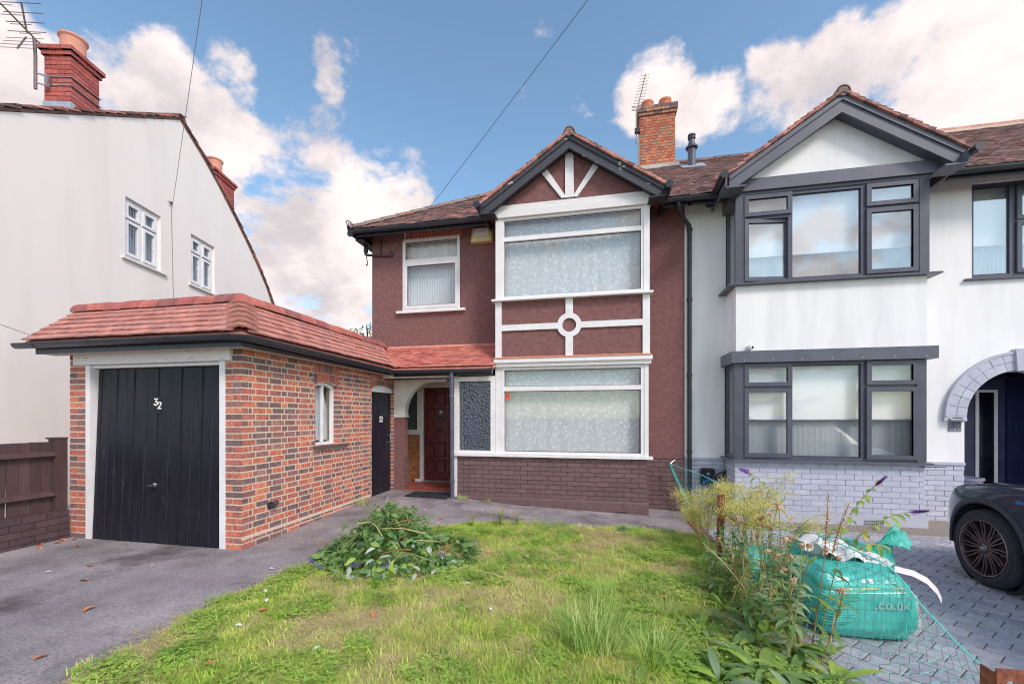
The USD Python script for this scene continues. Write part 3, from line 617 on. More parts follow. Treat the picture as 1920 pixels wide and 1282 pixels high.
gr = part(gar, 'roof', gt_deck, tile_mats[1])
gtl = Pieces(gr, 'tile', tile_mats, tile_mix)
Lf = 3.12; run = E2 * SL
tiles(gtl, F0, (1, 0, 0), wv, nv, Polygon([(0, -.05), (Lf - .02, -.05), (Lf - run - .02, SL), (0, SL)]), (0, Lf), 6, .118, .168, .017, jit=.003, lift=.012)
Ls = 7.165 - 3.83
tiles(gtl, F1, (0, 1, 0), ws, ns, Polygon([(0.02, -.05), (Ls, -.05), (Ls + .56, SL), (run + .02, SL)]), (0, Ls + .6), 6, .118, .168, .017, jit=.003, lift=.012)
gtl.flush(300)
bonnet_m = look('bonnet', srgb(150, 96, 86), srgb(184, 122, 106), 9, .85, .3)
# bonnet tiles curving round the hip
for k in range(6):
    c0 = F1 + (T1 - F1) * ((k + .0) / 6.0); c1 = F1 + (T1 - F1) * min((k + 1.35) / 6.0, 1.02)
    m = MB(); rw = .26
    a = np.linspace(0, 1, 15)
    def arc(c, lift):
        out = []
        for t in a:
            s = (t - .5) * 2
            along_f = np.array([-1, 0, 0]) * max(0, -s) * rw; along_s = np.array([0, 1, 0]) * max(0, s) * rw
            bulge = .055 * (1 - s * s) ** 1.0
            out.append(c + along_f + along_s + (nv + ns) / np.linalg.norm(nv + ns) * (lift + bulge - .012 * (abs(s) < .1)) )
        return out
    A, B = arc(c0, .046), arc(c1, .014); A2, B2 = arc(c0, .026), arc(c1, .0)
    m.sheet(np.array([A, B])); m.sheet(np.array([A2, A])); m.sheet(np.array([A2, B2]))
    part(gr, 'bonnet_tile', m, bonnet_m, 50)
part(gr, 'mortar_bed', MB().lathe([(.0, 0.05), (.08, .035), (.13, .0), (.0, -.02)], F1 + np.array([-.12, .12, .045]), (.5, -.5, .7), 14), brick_mats[0])
cap = Pieces(gr, 'ridge_tile', [look(f'ridge_{i}', mul(srgb(*c), .75), mul(srgb(*c), 1.15), 9, .85, .35, 40) for i, c in enumerate(((178, 98, 90), (160, 92, 88), (186, 108, 96), (150, 94, 90)))], tile_mix)
def halfround(p, d, L, r=.115, th=.014):
    p, d = np.asarray(p, float), np.asarray(d, float); sd = np.cross(d, ZV); a = np.linspace(0, math.pi, 11); m = MB()
    A = lambda e, rr: [p + d * e + rr * (math.cos(t) * sd + math.sin(t) * ZV) for t in a]
    m.sheet(np.array([A(0, r), A(L, r)])); m.sheet(np.array([A(0, r - th), A(0, r)])); m.sheet(np.array([A(L, r - th), A(L, r)])); m.sheet(np.array([A(0, r - th), A(L, r - th)])); return m
zt = 2.385 + E3 * SL + .012; xc2, yc2 = T1[0] - .035, T1[1] + .035
for k in range(9): cap.add(halfround((-6.86 + k * (xc2 + 6.86) / 9, yc2, zt + rng.uniform(-.006, .006)), (1, 0, 0), (xc2 + 6.86) / 9 - .009, .125))
nc = 11; yl = 7.82
for k in range(nc): cap.add(halfround((xc2, yc2 + k * (yl - yc2) / nc, zt - .02 * k / nc + rng.uniform(-.006, .006)), (0, 1, 0), (yl - yc2) / nc - .009, .125))
cap.add(MB().lathe([(.128, -.02), (.122, .035), (.10, .08), (.06, .115), (0, .126)], (xc2, yc2, zt), (0, 0, 1), 18))
cap.flush(60, 50)
part(gar, 'flat_roof', MB().box((-6.84, yc2, zt - .05), (xc2, 8.4, zt - .02)), look('felt', srgb(90, 86, 86), srgb(110, 104, 102), 5, .9))

# ================================================================== BROWN HOUSE
YB, YH = 7.3, 7.85
hb = thing('brown_house', 'brown roughcast house with white bay windows, lace curtains and a small timbered gable', 'house', (-1.6, YH, 0))
ZG = -.35
upper = sbox(-4.56, ZG, 1.385, 5.14)
cut = [sbox(-3.885, 3.585, -2.695, 5.02), sbox(-4.6, ZG, -2.62, 2.45), sbox(-2.62, .83, .70, 2.5), sbox(-1.80, 3.55, .70, 5.2)]
rough_wall = upper.difference(unary_union(cut)).difference(sbox(.70, ZG, 1.4, .785))
part(hb, 'wall', MB().prism(rough_wall, XZ, YH, YH + .22), roughcast)
part(hb, 'wall', MB().box((-4.56, YH + .23, 2.3), (-4.36, 15.0, 5.14)), roughcast)          # flank
part(hb, 'wall', MB().box((-4.56, 8.75, ZG), (-4.36, 15.0, 2.29)), roughcast)
part(hb, 'wall', MB().box((-4.56, 15.0, ZG), (1.385, 15.2, 5.14)), roughcast)           # rear
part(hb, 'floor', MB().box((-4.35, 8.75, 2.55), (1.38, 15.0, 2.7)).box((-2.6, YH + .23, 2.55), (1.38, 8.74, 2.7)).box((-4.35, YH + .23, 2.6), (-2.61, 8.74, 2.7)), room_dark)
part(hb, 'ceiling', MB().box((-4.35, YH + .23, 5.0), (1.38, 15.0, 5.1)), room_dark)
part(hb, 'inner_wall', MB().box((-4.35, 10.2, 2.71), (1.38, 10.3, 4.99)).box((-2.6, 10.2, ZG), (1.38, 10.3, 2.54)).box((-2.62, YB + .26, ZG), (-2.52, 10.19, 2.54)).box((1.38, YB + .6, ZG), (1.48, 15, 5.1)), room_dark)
# recessed plinth right of the bay, painted brick
hbb = Pieces(hb, 'brick', base_mats, base_mix)
part(hb, 'plinth', MB().box((.70, YH + .010, ZG), (1.384, YH + .2, .785)), base_paint)
brick_wall(hbb, (.75, YH, 0), (1, 0, 0), (0, -1, 0), .634, -.12, 11, None, 'run', ch=.082, s=.225, depth=.02, proud=.010)
part(hb, 'drip_band', MB().box((.76, YH - .02, .772), (1.384, YH + .1, .795)), roughcast)
# bay: brick base
for a_, b_ in (((-2.555, YB + .010, ZG), (.705, YB + .22, .80)), ((.50, YB + .221, ZG), (.705, YH, .80)), ((-2.555, YB + .221, ZG), (-2.35, YH + .3, .80))): part(hb, 'plinth', MB().box(a_, b_), base_paint)
brick_wall(hbb, (-2.555, YB, 0), (1, 0, 0), (0, -1, 0), 3.26, .09, 9, None, 'run', ch=.078, s=.232, depth=.02, proud=.008)
brick_wall(hbb, (.705, YB, 0), (0, 1, 0), (1, 0, 0), .54, .09, 9, None, 'run', ch=.078, s=.232, depth=.02, proud=.008)
hbb.flush(300)
part(hb, 'plinth', MB().hexa([(-2.56, YB - .03, ZG), (.735, YB - .03, ZG), (.735, YB + .003, ZG), (-2.56, YB + .003, ZG), (-2.56, YB - .03, .065), (.735, YB - .03, .065), (.735, YB + .003, .092), (-2.56, YB + .003, .092)]).box((.706, YB + .004, ZG), (.735, YH, .08)), base_paint)
for (x0, x1, z0, z1) in ((-1.451, -1.24, -.09, -.025), (.191, .393, -.126, -.065)):
    v = part(hb, 'air_vent', MB().box((x0, YB - .032, z0), (x1, YB - .028, z1)), dark_gap)
    gm = MB()
    for k in range(9): gm.box((x0 + (x1 - x0) * k / 8 - .004, YB - .036, z0), (x0 + (x1 - x0) * k / 8 + .004, YB - .032, z1))
    for k in range(4): gm.box((x0, YB - .038, z0 + (z1 - z0) * k / 3 - .004), (x1, YB - .036, z0 + (z1 - z0) * k / 3 + .004))
    part(v, 'grille', gm, base_paint)

def fold_sheet(x0, x1, z0, z1, y, amp=.018, waves=22, seed=0, n=None):
    n = n or int(waves * 8); r = np.random.default_rng(seed); ph = np.cumsum(r.uniform(.5, 1.5, n)); ph = ph / ph[-1] * waves * 2 * np.pi
    am = amp * (0.5 + meshkit.noise(np.stack([np.linspace(0, 9, n), np.zeros(n), np.zeros(n) + seed], -1)))
    X = np.linspace(x0, x1, n)
    return MB().sheet(np.array([[(X[k], y + am[k] * math.sin(ph[k] + .15 * i) * (1 - .12 * i), z1 + (z0 - z1) * i / 4) for k in range(n)] for i in range(5)]))
bead = look('dark_bead', srgb(84, 66, 72), srgb(96, 78, 82), 8, .5)
def pane_y(parent, x0, x1, z0, z1, y, gl, bd=bead, bw=.010, name='pane'):
    if bd is not None:
        m = MB().box((x0, y - .008, z1 - bw), (x1, y + .006, z1)).box((x0, y - .008, z0), (x1, y + .006, z0 + bw)).box((x0, y - .008, z0 + bw), (x0 + bw, y + .006, z1 - bw)).box((x1 - bw, y - .008, z0 + bw), (x1, y + .006, z1 - bw))
        part(parent, 'bead', m, bd)
    return part(parent, name, MB().box((x0 + .003, y - .002, z0 + .003), (x1 - .003, y + .002, z1 - .003)), gl)
def bars_y(x0, x1, z0, z1, y0, y1, t, tb=None, vs=(), hs=()):
    tb = tb or t; m = MB().box((x0, y0, z1 - t), (x1, y1, z1)).box((x0, y0, z0), (x1, y1, z0 + tb)).box((x0, y0, z0 + tb), (x0 + t, y1, z1 - t)).box((x1 - t, y0, z0 + tb), (x1, y1, z1 - t))
    for a, b in vs: m.box((a, y0 + .002, z0 + tb), (b, y1 - .002, z1 - t))
    for a, b in hs: m.box((x0 + t, y0 + .004, a), (x1 - t, y1 - .004, b))
    return m
# upper bay window
bw = part(hb, 'bay_window', bars_y(-1.735, .655, 3.545, 4.965, YB - .002, YB + .10, .038, .05, hs=((4.567, 4.64),)), white_paint)
pane_y(bw, -1.695, .617, 4.64, 4.927, YB + .05, clear); pane_y(bw, -1.695, .617, 3.597, 4.566, YB + .05, clear)
part(bw, 'curtain', fold_sheet(-1.72, .64, 3.56, 4.95, YB + .17, .007, 13, 3), curtain, True)
part(hb, 'corner_post', MB().box((-1.845, YB - .012, 3.55), (-1.737, YB + .1, 4.968)), white_paint)
part(hb, 'corner_post', MB().box((.657, YB - .012, 3.55), (.752, YB + .1, 4.968)), white_paint)
part(hb, 'head_board', MB().box((-1.87, YB - .045, 4.970), (.775, YB + .1, 5.085)).box((-1.855, YB - .025, 5.087), (.76, YB + .1, 5.185)), peel_paint)
part(hb, 'bay_sill', MB().box((-1.90, YB - .10, 3.506), (.80, YB + .1, 3.54)), white_paint)
# apron between the bay windows
part(hb, 'bay_apron', MB().box((-1.84, YB, 2.53), (.75, YB + .12, 3.505)), roughcast)
tb = [sbox(-1.845, 2.53, -1.735, 3.504), sbox(.642, 2.53, .755, 3.504), sbox(-1.735, 2.996, .642, 3.098), sbox(-.618, 2.53, -.492, 3.504), Point(-.555, 3.052).buffer(.205, 24)]
part(hb, 'timbering', MB().prism(unary_union(tb).difference(Point(-.555, 3.052).buffer(.117, 24)), XZ, YB - .03, YB - .001), white_paint)
part(hb, 'bay_ledge', MB().hexa([(-1.86, YB - .10, 2.50), (.77, YB - .10, 2.50), (.77, YB + .1, 2.50), (-1.86, YB + .1, 2.50), (-1.86, YB - .10, 2.508), (.77, YB - .10, 2.508), (.77, YB - .001, 2.545), (-1.86, YB - .001, 2.545)]), look('ledge_tile', srgb(186, 120, 96), srgb(206, 142, 114), 9, .8, .3))
part(hb, 'head_board', MB().box((-1.86, YB - .09, 2.432), (.79, YB + .1, 2.498)).box((-1.84, YB - .055, 2.365), (.77, YB + .1, 2.430)), white_paint)
part(hb, 'bay_side', MB().box((-1.84, YB + .13, 2.5), (-1.72, YH, 5.185)).box((.63, YB + .13, 2.5), (.75, YH, 5.185)).box((.60, YB + .13, .8), (.72, YH, 2.5)), roughcast)
# lower bay window and obscured side light
lw = part(hb, 'bay_window', bars_y(-1.745, .665, .845, 2.360, YB - .004, YB + .10, .05, .045, hs=((1.945, 2.022),)), white_paint)
pane_y(lw, -1.695, .612, 2.022, 2.308, YB + .05, clear); pane_y(lw, -1.695, .612, .892, 1.943, YB + .05, clear)
part(lw, 'curtain', fold_sheet(-1.72, .645, .86, 2.34, YB + .16, .006, 10, 5), curtain, True)
part(lw, 'sticker', MB().box((-1.675, YB + .040, 1.80), (-1.60, YB + .0475, 1.92)).lathe([(.0, .0), (.03, .0), (.03, .002), (0, .002)], (-1.638, YB + .039, 1.86), (0, -1, 0), 12), look('orange_sticker', srgb(222, 92, 52), srgb(228, 104, 60), 6, .6))
part(lw, 'badge', MB().lathe([(.0, .0), (.020, .0), (.020, .002), (0, .002)], (-1.638, YB + .0365, 1.86), (0, -1, 0), 12), look('sticker_blue', srgb(70, 70, 96), srgb(84, 84, 110), 6, .6))
part(hb, 'corner_post', MB().box((.668, YB - .012, .84), (.735, YB + .1, 2.364)), white_paint)
part(hb, 'corner_post', MB().box((-1.85, YB - .008, .84), (-1.748, YB + .1, 2.364)), white_paint)
sl = part(hb, 'side_window', bars_y(-2.615, -1.853, .845, 2.215, YB - .004, YB + .10, .085, .05), white_paint)
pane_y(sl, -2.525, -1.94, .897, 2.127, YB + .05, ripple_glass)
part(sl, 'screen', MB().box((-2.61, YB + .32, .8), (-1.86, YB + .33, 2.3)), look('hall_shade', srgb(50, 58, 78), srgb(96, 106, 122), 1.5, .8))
part(hb, 'bay_sill', MB().box((-2.64, YB - .06, .800), (.80, YB + .1, .842)), white_paint)
part(hb, 'edge_board', MB().box((-2.615, YB - .02, -.03), (-2.558, YB + .1, .798)), white_paint)
# bedroom window
bd2 = part(hb, 'window', bars_y(-3.885, -2.695, 3.585, 5.005, YH - .015, YH + .09, .055, .06, hs=((4.505, 4.60),)), white_paint)
pane_y(bd2, -3.825, -2.752, 4.60, 4.945, YH + .03, clear)
part(bd2, 'casement', bars_y(-3.845, -2.735, 3.625, 4.525, YH - .028, YH + .02, .055), white_paint)
pane_y(bd2, -3.788, -2.792, 3.682, 4.468, YH + .0, clear)
part(bd2, 'curtain', fold_sheet(-3.86, -2.71, 3.6, 4.98, YH + .16, .010, 22, 9), curtain_plain, True)
part(hb, 'window_sill', MB().box((-4.0, YH - .07, 3.535), (-2.58, YH + .1, 3.582)), white_paint)
sb = Pieces(hb, 'soldier_brick', [chb_mats[0], chb_mats[3], brick_mats[1]], chb_mix)
for k in range(17): sb.add(MB().box((-3.82 + k * .068 + .006, YH - .012, 5.012), (-3.82 + (k + 1) * .068 - .006, YH + .1, 5.13)))
sb.flush(); part(hb, 'lintel', MB().box((-3.86, YH - .004, 5.008), (-2.66, YH + .1, 5.132)), mortar)

ridge_end = look('ridge_bedding', srgb(120, 102, 94), srgb(150, 132, 120), 30, .95, .5, 90)
# ---- gables with barge boards
def gable_roof(parent, xc, zap, slope, xl, xr, yb, yw, wall_poly, wall_mat, board_mat, soffit_mat, depth, top_trim, tile_list, tmix, cap_n, yback):
    part(parent, 'gable_wall', MB().prism(wall_poly, XZ, yw, yw + .12), wall_mat)
    f = lambda x, dz: zap - slope * abs(x - xc) - dz
    for sg, xe in ((-1, xl), (1, xr)):
        X = [xc, xe]
        part(parent, 'barge_board', MB().hexa([(xc, yb, f(xc, depth)), (xe, yb, f(xe, depth)), (xe, yb + .03, f(xe, depth)), (xc, yb + .03, f(xc, depth)), (xc, yb, f(xc, top_trim)), (xe, yb, f(xe, top_trim)), (xe, yb + .03, f(xe, top_trim)), (xc, yb + .03, f(xc, top_trim))]), board_mat)
        part(parent, 'barge_trim', MB().hexa([(xc, yb - .022, f(xc, top_trim + .01)), (xe, yb - .022, f(xe, top_trim + .01)), (xe, yb + .03, f(xe, top_trim - .002)), (xc, yb + .03, f(xc, top_trim - .002)), (xc, yb - .022, f(xc, .012)), (xe, yb - .022, f(xe, .012)), (xe, yb + .03, f(xe, .012)), (xc, yb + .03, f(xc, .012))]), board_mat)
        part(parent, 'soffit', MB().hexa([(xc, yb + .031, f(xc, depth - .03)), (xe, yb + .031, f(xe, depth - .03)), (xe, yw, f(xe, depth - .03)), (xc, yw, f(xc, depth - .03)), (xc, yb + .031, f(xc, depth - .06)), (xe, yb + .031, f(xe, depth - .06)), (xe, yw, f(xe, depth - .06)), (xc, yw, f(xc, depth - .06))]), soffit_mat)
    ps = Pieces(parent, 'verge_tile', tile_list, tmix)
    for sg, xe in ((-1, xl), (1, xr)):
        L = abs(xe - xc) * math.hypot(1, slope); w = np.array([-sg, 0, slope]) / math.hypot(1, slope); nn = np.array([sg * slope, 0, 1]) / math.hypot(1, slope)
        P = np.array([xe + sg * .04, yb - .045, f(xe + sg * .04, 0)])
        part(parent, 'gable_roof', MB().obox(P + np.array([0, .06, 0]), w, (0, 1, 0), nn, 0, L + .03, 0, yback - yb, -.02, .012), tile_list[0])
        rows = int((L + .05) / .1)
        for r in range(rows):
            b0 = r * (L + .05) / rows
            for c in range(5):
                j = rng.uniform(-.006, .006, 3); u0 = c * .168 + (.084 if r % 2 and c else 0); u1 = c * .168 + .165 + (.084 if r % 2 else 0)
                q = lambda a, b, cc: P + w * a + np.array([0, 1., 0]) * b + nn * cc
                lo = .034 + j[0] * .6
                ps.add(MB().hexa([q(b0 + j[1], u0 + j[2], lo), q(b0 + j[1], u1, lo), q(b0 + .15, u1, .012), q(b0 + .15, u0 + j[2], .012), q(b0 + j[1], u0 + j[2], lo + .03), q(b0 + j[1], u1, lo + .03), q(b0 + .15, u1, .034), q(b0 + .15, u0 + j[2], .034)]))
                if c == 0:   # undercloak
                    ps.add(MB().hexa([q(b0, -.01, .004), q(b0, .12, .004), q(b0 + .1, .12, .002), q(b0 + .1, -.01, .002), q(b0, -.01, .024), q(b0, .12, .024), q(b0 + .1, .12, .016), q(b0 + .1, -.01, .016)]))
    ps.flush(260)
    rd = Pieces(parent, 'ridge_tile', old_mats, old_mix)
    n = int((yback - yb) / .32)
    for k in range(n): rd.add(halfround((xc, yb - .05 + k * .32, zap + .015), (0, 1, 0), .316, .095))
    rd.flush(40, 50)
    part(parent, 'mortar_bed', MB().lathe([(0, 0), (.066, 0), (.066, .03), (0, .03)], (xc, yb - .045, zap + .02), (0, 1, 0), 20), ridge_end)
gw = Polygon([(-1.84, 5.18), (.75, 5.18), (.75, 5.20), (-.545, 6.06), (-1.84, 5.20)])
gable_roof(hb, -.545, 6.175, .675, -2.045, .94, 7.12, YB, gw, roughcast, barge_paint, black_plastic, .22, .065, tile_mats + old_mats[:3], tile_mix, 200, 9.6)
gt_ = [Polygon([(-.625, 5.215), (-.625, 5.93), (-.575, 5.965), (-.525, 5.965), (-.485, 5.93), (-.475, 5.215)])]
gt_ += [Polygon([(-.685, 5.215), (-.60, 5.215), (-.935, 5.735), (-1.035, 5.685)]), Polygon([(-.50, 5.215), (-.42, 5.215), (-.06, 5.685), (-.15, 5.735)])]
part(hb, 'timbering', MB().prism(unary_union(gt_).buffer(0), XZ, YB - .03, YB - .001), white_paint)

# ---- main roof, shared by the two houses
PITCH = math.atan(.70); ZE = 5.115; YE = 7.45; ZR = ZE + (11.2 - YE) * .70; SLP = (11.2 - YE) / math.cos(PITCH)
wm = np.array([0, math.cos(PITCH), math.sin(PITCH)]); nm = np.array([0, -math.sin(PITCH), math.cos(PITCH)])
def roof_deck(parent, poly, x_ref, name='roof', mat=None):
    return part(parent, name, MB().prism(poly, lambda a, b, c: np.array([x_ref, YE, ZE]) + np.array([a, 0, 0]) + wm * b + nm * c, -.05, .0), mat or old_mats[1])
hipk = math.cos(PITCH)
poly_b = Polygon([(0, -.02), (6.16, -.02), (6.16, SLP), (3.75, SLP)])
rb = roof_deck(hb, poly_b, -4.78)
tl = Pieces(rb, 'tile', old_mats + [old_mats[0], tile_mats[4]], old_mix)
gcut = Polygon([(-2.12 + 4.78, -.1), (1.05 + 4.78, -.1), (-.54 + 4.78, 2.0)])
tiles(tl, (-4.78, YE, ZE), (1, 0, 0), wm, nm, poly_b.difference(gcut), (0, 6.16), int(SLP / .10), .10, .168, .013, jit=.007)
tl.flush(300)
part(rb, 'hip_slope', MB().hexa([(-4.78, YE, ZE - .05), (-4.78, 15.3, ZE - .05), (-1.03, 11.2, ZR - .05), (-1.03, 11.2, ZR - .05), (-4.78, YE, ZE), (-4.78, 15.3, ZE), (-1.03, 11.2, ZR), (-1.03, 11.2, ZR)]), old_mats[2])
part(rb, 'rear_slope', MB().hexa([(-4.78, 15.3, ZE - .05), (1.38, 15.3, ZE - .05), (1.38, 11.2, ZR - .05), (-1.03, 11.2, ZR - .05), (-4.78, 15.3, ZE), (1.38, 15.3, ZE), (1.38, 11.2, ZR), (-1.03, 11.2, ZR)]), old_mats[2])
hp = Pieces(rb, 'ridge_tile', [look('grey_ridge_%d' % i, mul(srgb(*c), .8), mul(srgb(*c), 1.15), 9, .9, .4, 40) for i, c in enumerate(((136, 118, 112), (150, 112, 100), (128, 108, 104)))], old_mix)
A, B = np.array([-4.80, YE - .02, ZE - .01]), np.array([-1.03, 11.2, ZR - .01]); dv = (B - A) / np.linalg.norm(B - A); sd = np.cross(dv, ZV); sd /= np.linalg.norm(sd); up = np.cross(sd, dv); n = 17; L = np.linalg.norm(B - A) / n
for k in range(n):
    a = np.linspace(0, math.pi, 9); p = A + dv * L * k
    hp.add(MB().sheet(np.array([[p + dv * e + .10 * (math.cos(t) * sd + math.sin(t) * .8 * up) + up * (.012 if e == 0 else 0) for t in a] for e in (0, L + .01)])).sheet(np.array([[p + rr * (math.cos(t) * sd + math.sin(t) * .8 * up) + up * .012 for t in a] for rr in (.088, .1)])))
for k in range(8): hp.add(halfround((-1.03 + k * .3, 11.2, ZR - .03), (1, 0, 0), .296, .11))
hp.flush(60, 50)
# eaves: gutter, fascia, soffit
def eaves(parent, x0, x1, mat, ends=True, yg=7.44, z=5.085):
    part(parent, 'gutter', gutter(MB(), (x0, yg, z), (x1, yg, z)), mat, 40)
    part(parent, 'fascia', MB().box((x0 + .05, yg + .065, z - .098), (x1, yg + .085, z + .03)), mat)
    b = MB()
    for x in np.arange(x0 + .35, x1, 1.05): bracket(b, (x, yg, z), (1, 0, 0))
    if b.v: part(parent, 'gutter_joint', b, mat, 40)
eaves(hb, -4.74, -2.0, black_plastic); eaves(hb, .90, 1.38, black_plastic)
part(hb, 'gutter', gutter(MB(), (-4.80, 7.5, 5.085), (-4.80, 15.2, 5.085)).lathe([(0, 0), (.07, 0), (.07, .012), (0, .012)], (-4.80, 7.46, 5.06), (0, 1, 0), 12), black_plastic, 40)
part(hb, 'fascia', MB().box((-4.735, 7.53, 4.935), (-4.715, 15.2, 5.115)).box((-4.714, 7.53, 4.937), (-4.562, 15.2, 4.952)), black_plastic)
for x0, sg in ((-2.05, -1), (.965, 1)):   # short gutters along the gable eaves
    part(hb, 'gutter', gutter(MB(), (x0 + sg * .04, 6.93, 5.10), (x0 + sg * .04, 7.9, 5.10)).lathe([(0, 0), (.058, 0), (.058, .01), (0, .01)], (x0 + sg * .04, 6.93, 5.088), (0, 1, 0), 14), black_plastic, 40)
    part(hb, 'fascia', MB().box((x0 - .01, 7.03, 4.98), (x0 + .01, 7.85, 5.12)).box((min(x0, x0 - sg * .25), 7.03, 4.955), (max(x0, x0 - sg * .25), 7.29, 4.975)), black_plastic)
# stack with two pots
cb = chimney(hb, (.90, 10.95, 0), (1, 0, 0), (0, 1, 0), .82, .62, 7.0, 9.10, cho_mats, cho_mix, 170, bl=.14, bh=.072, oversail=0, mort=mortar)
part(cb, 'render_side', MB().box((.885, 10.96, 7.0), (.898, 11.56, 8.6)), look('stack_render', srgb(176, 150, 138), srgb(196, 172, 158), 7, .9, .4, 40))
ov = Pieces(cb, 'capping_brick', cho_mats[3:5] + [brick_mats[5]], cho_mix)
for r, o in ((0, .035), (1, .06), (2, .06)):
    for k in range(5): ov.add(MB().box((.90 - o + k * (.82 + 2 * o) / 5 + .004, 10.95 - o, 8.885 + r * .072 + .15 * 0), (.90 - o + (k + 1) * (.82 + 2 * o) / 5 - .004, 11.57 + o, 8.885 + (r + 1) * .072 - .006)))
ov.flush()
for x in (1.10, 1.52): part(cb, 'pot', MB().lathe([(.125, 9.06), (.13, 9.1), (.135, 9.30), (.152, 9.32), (.152, 9.36), (.12, 9.36), (.11, 9.15)], (x, 11.2, 0), n=24), terracotta, 40)
part(cb, 'flashing', MB().box((.86, 10.86, 7.5), (1.80, 10.95, 7.62)).box((.80, 10.80, 7.42), (1.86, 10.88, 7.52)), look('flaunching', srgb(176, 172, 168), srgb(200, 196, 190), 7, .9, .4, 40))

# ---- porch between garage and bay
can = Polygon([(0, -.03), (1.89, -.03), (1.89, .83), (-.52, .83)])
AN = math.atan2(2.845 - 2.365, 7.85 - 7.17); wc = np.array([0, math.cos(AN), math.sin(AN)]); nc_ = np.array([0, -math.sin(AN), math.cos(AN)]); PC = np.array([-3.735, 7.17, 2.365])
cr = part(hb, 'porch_roof', MB().prism(can, lambda a, b, c: PC + np.array([a, 0, 0]) + wc * b + nc_ * c, -.04, 0), tile_mats[0])
ct = Pieces(cr, 'tile', [look('porch_tile_%d' % i, mul(srgb(*c), .8), mul(srgb(*c), 1.12), 10, .8, .3) for i, c in enumerate(((198, 118, 104), (188, 106, 96), (204, 126, 110), (192, 112, 102)))], tile_mix)
tiles(ct, PC, (1, 0, 0), wc, nc_, can, (-.5, 1.89), 9, .092, .164, .014, jit=.006, lift=.009)
ct.flush(300)
part(hb, 'flashing', MB().hexa([(-4.2, 7.79, 2.825), (-1.85, 7.79, 2.825), (-1.85, YH, 2.86), (-4.2, YH, 2.86), (-4.2, 7.79, 2.84), (-1.85, 7.79, 2.84), (-1.85, YH - .003, 2.89), (-4.2, YH - .003, 2.89)]), terracotta2)
part(hb, 'gutter', gutter(MB(), (-3.74, 7.115, 2.325), (-1.87, 7.115, 2.31)).lathe([(0, 0), (.06, 0), (.06, .012), (0, .012)], (-1.87, 7.115, 2.298), (1, 0, 0), 14), black_plastic, 40)
part(hb, 'fascia', MB().box((-3.74, 7.18, 2.225), (-1.87, 7.20, 2.35)), black_plastic)
part(hb, 'porch_beam', MB().box((-3.97, 7.205, 2.205), (-2.62, 7.30, 2.262)), cream_paint)
part(hb, 'porch_ceiling', MB().box((-4.36, 7.31, 2.25), (-2.62, 8.6, 2.27)), cream_paint)
dpipe = MB().tube([(-2.60, 7.115, 2.27), (-2.60, 7.115, 2.20), (-2.605, 7.13, 2.12), (-2.605, 7.16, 1.2), (-2.605, 7.17, .08), (-2.605, 7.12, .0)], .036, 12)
for z in (2.19, 1.86, .35, .06): dpipe.lathe([(.036, -.02), (.044, -.02), (.044, .03), (.036, .03)], (-2.605, 7.13 + (.04 if z < 1 else .01), z), n=12)
part(hb, 'downpipe', dpipe, look('grey_blue_pipe', srgb(70, 74, 92), srgb(92, 96, 112), 6, .45, .1), 40)
# pier, arched bracket
part(hb, 'porch_pier', MB().box((-3.975, 7.64, ZG), (-3.76, 7.80, 1.50)), roughcast)
pb = Pieces(hb, 'pier_brick', base_mats, base_mix)
for r in range(8):
    for k in range(2): pb.add(MB().box((-3.755, 7.645 + k * .08, .15 + r * .075), (-3.75 + rng.uniform(0, .004), 7.72 + k * .08, .22 + r * .075)))
pb.flush()
t = np.linspace(0, math.pi / 2, 14)
arc_in = [(-3.19 - .56 * math.cos(q), 1.56 + .60 * math.sin(q)) for q in t]
br = Polygon([(-3.97, 1.50), (-3.74, 1.50), (-3.74, 1.56)] + arc_in + [(-2.9, 2.16), (-2.9, 2.204), (-3.97, 2.204)])
part(hb, 'arch_bracket', MB().prism(br.buffer(0), XZ, 7.645, 7.80), cream_paint)
part(hb, 'arch_bracket', MB().box((-3.985, 7.63, 1.485), (-3.735, 7.815, 1.52)), cream_paint)
YD = 8.45
part(hb, 'porch_wall', MB().box((-4.36, 7.81, ZG), (-4.20, 8.6, 2.249)).box((-4.19, YD + .02, ZG), (-3.80, YD + .1, 2.249)), cream_paint)
part(hb, 'porch_wall', MB().box((-2.56, YB + .35, ZG), (-2.5, 8.75, 2.249)), cream_paint)
part(hb, 'porch_step', MB().box((-3.98, 7.70, ZG), (-2.56, 8.7, .135)), look('red_step', srgb(128, 66, 58), srgb(160, 74, 60), 4, .55, .2, 30))
wt = Pieces(hb, 'wall_tile', [look('brown_tile_%d' % i, srgb(*a), srgb(*b), 18, .35, .15, 60) for i, (a, b) in enumerate((((150, 92, 62), (186, 126, 88)), ((138, 84, 58), (176, 114, 80)), ((158, 100, 70), (190, 134, 98))))], tile_mix)
for r in range(9):
    for k in range(4): wt.add(MB().box((-4.195 + k * .105, YD - .012, .14 + r * .108), (-4.195 + k * .105 + .101, YD + .02, .14 + r * .108 + .104)))
wt.flush()
part(hb, 'tile_grout', MB().box((-4.196, YD - .006, .137), (-3.772, YD + .019, 1.115)), mortar)
df = part(hb, 'door_frame', MB().box((-3.775, YD - .05, .136), (-3.695, YD + .06, 2.18)).box((-4.20, YD - .045, 2.10), (-3.776, YD + .06, 2.18)).box((-3.694, YD - .05, 2.105), (-2.57, YD + .06, 2.18)).box((-4.20, YD - .045, 1.117), (-3.776, YD + .06, 1.22)).box((-4.20, YD - .045, 1.221), (-4.10, YD + .06, 2.099)).box((-3.84, YD - .045, 1.221), (-3.776, YD + .06, 2.099)).box((-4.20, YD - .04, 2.181), (-2.57, YD + .06, 2.249)).box((-2.9, YD - .05, .136), (-2.57, YD + .06, 2.104)), cream_paint)
